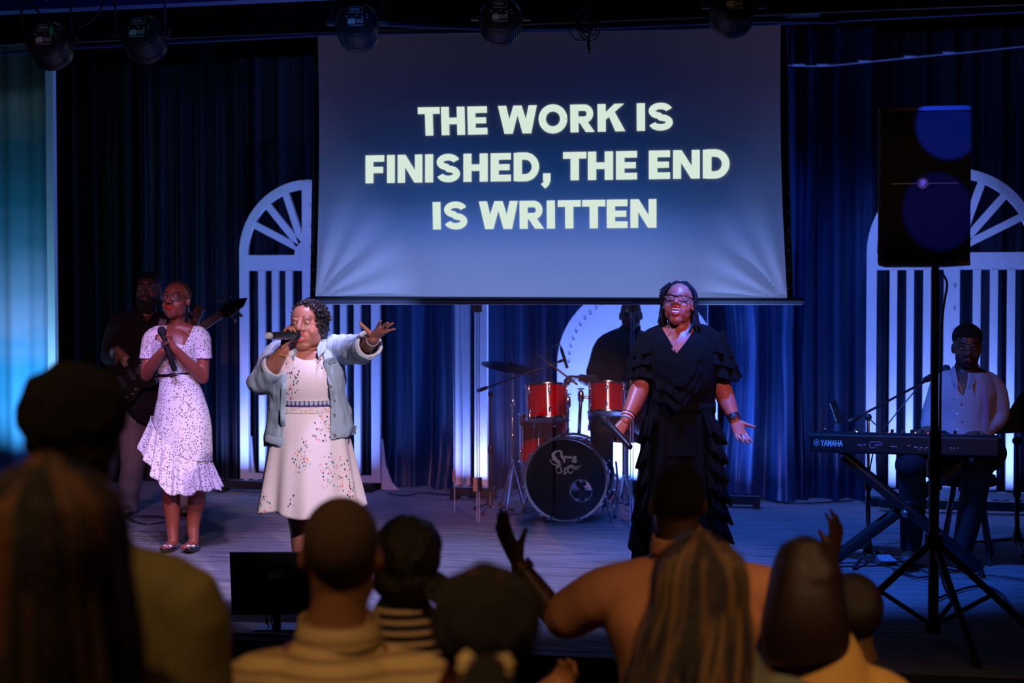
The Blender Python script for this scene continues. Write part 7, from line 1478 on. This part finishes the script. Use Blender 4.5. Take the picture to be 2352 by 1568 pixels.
# ================================================================ floor cables
fc = lambda pts, r, lab: cab([G(*p)+Vector((0,0,r+0.004)) for p in pts], r, lab)
fc([(1925,1128),(1860,1143),(1790,1134),(1700,1128),(1760,1150),(1850,1158),(1960,1152)], 0.006, 'dark cable looping over the floor below the satin curtain')
fc([(890,1134),(930,1140),(970,1134),(1040,1139)], 0.005, 'thin cable on the floor between the slatted arch and the shield')
fc([(290,1190),(330,1206),(380,1200),(372,1190),(310,1188),(270,1196)], 0.006, 'black guitar cable curled at the bass player\'s feet')
fc([(1160,1186),(1230,1176),(1205,1168),(1180,1176)], 0.005, 'cable on the floor left of the bass drum')
fc([(2060,1312),(2110,1330),(2180,1318),(2260,1322),(2352,1334)], 0.006, 'cable running right past the loudspeaker tripod')
fc([(2050,1308),(2075,1322),(2100,1308),(2130,1316)], 0.005, 'short cable by the blue foot pedal')
fc([(2150,1380),(2230,1352),(2290,1360),(2352,1430)], 0.007, 'cable on the dark front corner of the stage at far right')
# ================================================================ lamps on the overhead bar
pc = mat('lamp_black', (0.020,0.020,0.026), 0.35); bluep = mat('blue_black_pipe', (0.03,0.05,0.10), 0.35)
def parcan(px, py, k, label, tilt=38, yawd=0, green=False, d=6.8):
    c_ = P(px, py, d); o = thing('stage_lamp', label, 'stage lamp', c_)
    z = (fw*math.cos(R(tilt)) - Vector((0,0,math.sin(R(tilt)))) + rt*math.sin(R(yawd))).normalized(); x = z.cross(Vector((0,0,1))).normalized()*-1; x = x if x.dot(rt) > 0 else -x; y = z.cross(x)
    M = Matrix((x, y, z)).transposed().to_4x4(); M.translation = c_; o.matrix_world = M; r = 0.098
    MB().lathe([(0.001,-0.030),(r*0.80,-0.030),(r*0.86,-0.026),(r*0.93,0.0),(r*0.93,0.085),(r*0.99,0.088),(r,0.115),(r*0.95,0.118),(0.001,0.116)], n=48).build('housing', pc, o)
    for i in range(44):
        a = 2*math.pi*i/44; MB().box((r*0.955*math.cos(a), r*0.955*math.sin(a), 0.036), (0.014, 0.0042, 0.098), rot=Matrix.Rotation(a, 3, 'Z')).build('fin', mat('fin_metal', (0.06,0.07,0.09), 0.3, 0.6), o, smooth=False)
    ups = -1 if (M.to_3x3() @ Vector((0,1,0))).z < 0 else 1   # sign of local y that points up
    def bl_(x_, y_, z_=-0.0315): return (x_, ups*y_, z_)
    MB().box(bl_(-0.005, 0.045), (0.058, 0.030, 0.004)).build('display', mat('display_black', (0.01,0.01,0.012), 0.15), o, smooth=False)
    fm = MB()
    for (cx_, cy_, w_, h_) in ((-0.005,0.062,0.062,0.0018),(-0.005,0.028,0.062,0.0018),(-0.036,0.045,0.0018,0.034),(0.026,0.045,0.0018,0.034)): fm.box(bl_(cx_, cy_, -0.034), (w_, h_, 0.001))
    fm.build('display_frame', mat('panel_print', (0.45,0.45,0.48), 0.5), o, smooth=False)
    Mx = Matrix.Translation(bl_(-0.029, 0.040, -0.0345)) @ Matrix(((1,0,0,0),(0,ups,0,0),(0,0,-1,0),(0,0,0,1)))
    textmesh('8888', 0.021, Mx, 'digits', mat('digit_print', (0.42,0.45,0.45), 0.5), o, ext=0.0006)
    for i in range(4): MB().box(bl_(-0.026+0.014*i, 0.032, -0.0345), (0.006, 0.002, 0.001)).build('button_mark', MC['panel_print'], o, smooth=False)
    MB().box(bl_(-0.022, -0.020), (0.034, 0.026, 0.003)).build('sticker', mat('white_sticker', (0.7,0.7,0.7), 0.5), o, smooth=False); MB().box(bl_(0.016, -0.018), (0.034, 0.020, 0.003)).build('sticker', mat('grey_sticker', (0.35,0.35,0.38), 0.5), o, smooth=False)
    for i, (x_, y_) in enumerate(((-0.045,0.01),(0.0,0.012),(0.028,0.010),(0.048,0.018),(0.052,0.0),(-0.02,0.0),(0.03,-0.002))): MB().box(bl_(x_, y_), (0.010, 0.004, 0.002)).build('panel_mark', MC['panel_print'], o, smooth=False)
    MB().box(bl_(0.0, -0.043), (0.07, 0.004, 0.002)).build('panel_mark', MC['panel_print'], o, smooth=False)
    for i in range(10): a = R(200+i*15); MB().cyl(bl_(0.066*math.cos(a), 0.066*math.sin(a), -0.030), bl_(0.066*math.cos(a), 0.066*math.sin(a), -0.033), 0.003, n=6).build('vent', BLKM, o)
    MB().cyl(bl_(-0.058, 0.034, -0.03), bl_(-0.058, 0.034, -0.050), 0.012, n=12).build('socket', BLK, o); MB().cyl(bl_(0.058, 0.036, -0.03), bl_(0.058, 0.036, -0.048), 0.012, n=12).build('socket', BLK, o)
    if green: MB().tube([bl_(0.030,0.022,-0.034), bl_(0.040,0.030,-0.075)], [0.012,0.008], n=10).build('green_plug', mat('green_plastic', (0.02,0.5,0.12), 0.4), o)
    Mi = M.inverted(); up = lambda v: Mi @ (c_ + v)
    for s2 in (-1, 1):
        MB().tube([Mi @ (c_ + rt*s2*0.118), Mi @ (c_ + rt*s2*0.118 + Vector((0,0,0.20)))], [(0.004,0.013)]*2, n=8, ref=(1,0,0), cap=False).build('yoke_arm', mat('yoke_black', (0.035,0.04,0.05), 0.4), o)
        MB().cyl(Mi @ (c_ + rt*s2*0.105), Mi @ (c_ + rt*s2*0.142), 0.020, n=12).build('tilt_knob', pc, o)
    MB().tube([Mi @ (c_ - rt*0.118 + Vector((0,0,0.20))), Mi @ (c_ + rt*0.118 + Vector((0,0,0.20)))], [(0.013,0.004)]*2, n=8, cap=False).build('yoke_bridge', MC['yoke_black'], o)
    MB().cyl(up(Vector((0,0,0.19))), up(Vector((0,0,0.26))), 0.012, n=10).build('bolt', STEEL, o)
    return o
parcan(107, 92, 0, 'leftmost black stage lamp with a green plug in its back', green=True, tilt=24)
parcan(322, 76, 1, 'second black stage lamp from the left, clear of the screen', tilt=28, yawd=6)
parcan(820, 50, 2, 'stage lamp hanging in front of the top left corner of the screen', tilt=26)
parcan(1150, 38, 3, 'stage lamp hanging over the middle of the screen', tilt=20)
parcan(1686, 10, 4, 'stage lamp cut off by the top edge above the right of the screen', tilt=26, d=6.3)
lb = P(107,92,6.8); zb = lb.z+0.27
a0 = P(-250,-60,6.8); a1 = P(2700,-60,6.8); 
o = thing('lighting_bar', 'dark lighting bar across the top that carries the stage lamps', 'pipe', (P(600,-40,6.8).x, P(600,-40,6.8).y, zb)); MB().tube([rt*-2.6, rt*4.8], 0.025, n=14).build('pipe', bluep, o)
o = MB().tube([P(-60,128,8.9)-P(700,90,8.9), P(130,112,8.9)-P(700,90,8.9), P(730,80,8.9)-P(700,90,8.9), P(1560,66,8.9)-P(700,90,8.9), P(2420,22,8.9)-P(700,90,8.9)], 0.010, n=8).build('ceiling_pipe', mat('blue_pipe', (0.05,0.12,0.30), 0.4)); o.location = P(700,90,8.9); tag(o, 'long thin blue lit pipe across the top behind the stage lamps', 'pipe')
o = MB().tube([P(760,50,8.2)-P(1600,60,8.2), P(1200,66,8.2)-P(1600,60,8.2), P(1640,52,8.2)-P(1600,60,8.2), P(1780,48,8.2)-P(1600,60,8.2), P(1920,50,8.2)-P(1600,60,8.2)], 0.014, n=8, sub=4).build('rolled_cloth', mat('rolled_blue_cloth', (0.06,0.12,0.3), 0.7)); o.location = P(1600,60,8.2); tag(o, 'rolled cloth ending above the top right corner of the screen', 'cloth')
bm_ = MB().box((0,0,0), (3.6, 0.10, 0.22)).build('trim_3', mat('blue_painted_beam', (0.03,0.09,0.35), 0.5), smooth=False); bm_.location = W(470, -8, 7.3) ; bm_.location.z += 0.07; bm_['kind'] = 'structure'
spot(P(900, 300, 5.8), W(500, -5, 7.3), BLUE, 22, 60, 0.9, 0.1)
vl = MB().box((0,0,0), (9.5, 0.04, 0.62)).build('valance', BLKM, smooth=False); vl.location = W(1176, 40, 9.15); vl.location.z = W(1176, 40, 9.15).z+0.26; tag(vl, 'black valance hanging across the top of the stage above the screen', 'curtain')
o = thing('coiled_cable', 'coil of black cable with a pink jack plug hanging over the screen', 'cable', P(1350, 30, 6.9)); Lq = lambda px, py, dy=0: P(px, py, 6.9+dy) - P(1350, 30, 6.9)
rnd = random.Random(2)
for i in range(7):
    cx_, cy_, rr = 1342+rnd.uniform(-10,12), 45+rnd.uniform(-18,22), rnd.uniform(16,30); pts_ = [Lq(cx_+rr*math.cos(t), cy_+rr*1.25*math.sin(t), 0.03*math.sin(t+i)) for t in [k*6.2832/12 for k in range(13)]]; MB().tube(pts_, 0.003, n=6, sub=2, cap=False).build('loop', CAB, o)
MB().tube([Lq(1335,-40), Lq(1345,10), Lq(1352,60), Lq(1352,100)], 0.0035, n=6, sub=3).build('lead', CAB, o); MB().tube([Lq(1351.5,98), Lq(1352.5,112)], [0.007,0.009], n=12).build('plug_sleeve', mat('pink_sleeve', (0.55,0.25,0.22), 0.4), o); MB().tube([Lq(1352.5,112), Lq(1354,124)], 0.004, n=10).build('plug_tip', mat('bright_metal', (0.8,0.8,0.85), 0.2, 0.8), o)
c2 = P(160, 62, 6.72)
o = MB().tube([P(-20,-60,6.6)-c2, P(62,2,6.6)-c2, P(98,38,6.66)-c2, P(112,56,6.66)-c2, P(130,62,6.62)-c2, P(168,64,6.62)-c2, P(205,50,6.62)-c2, P(236,12,6.62)-c2, P(240,-40,6.6)-c2], 0.005, n=8, sub=5).build('cable', mat('pale_blue_cable', (0.12,0.18,0.26), 0.4)); o.location = c2; tag(o, 'pale blue cable looping down to the green plug of the leftmost lamp', 'cable')
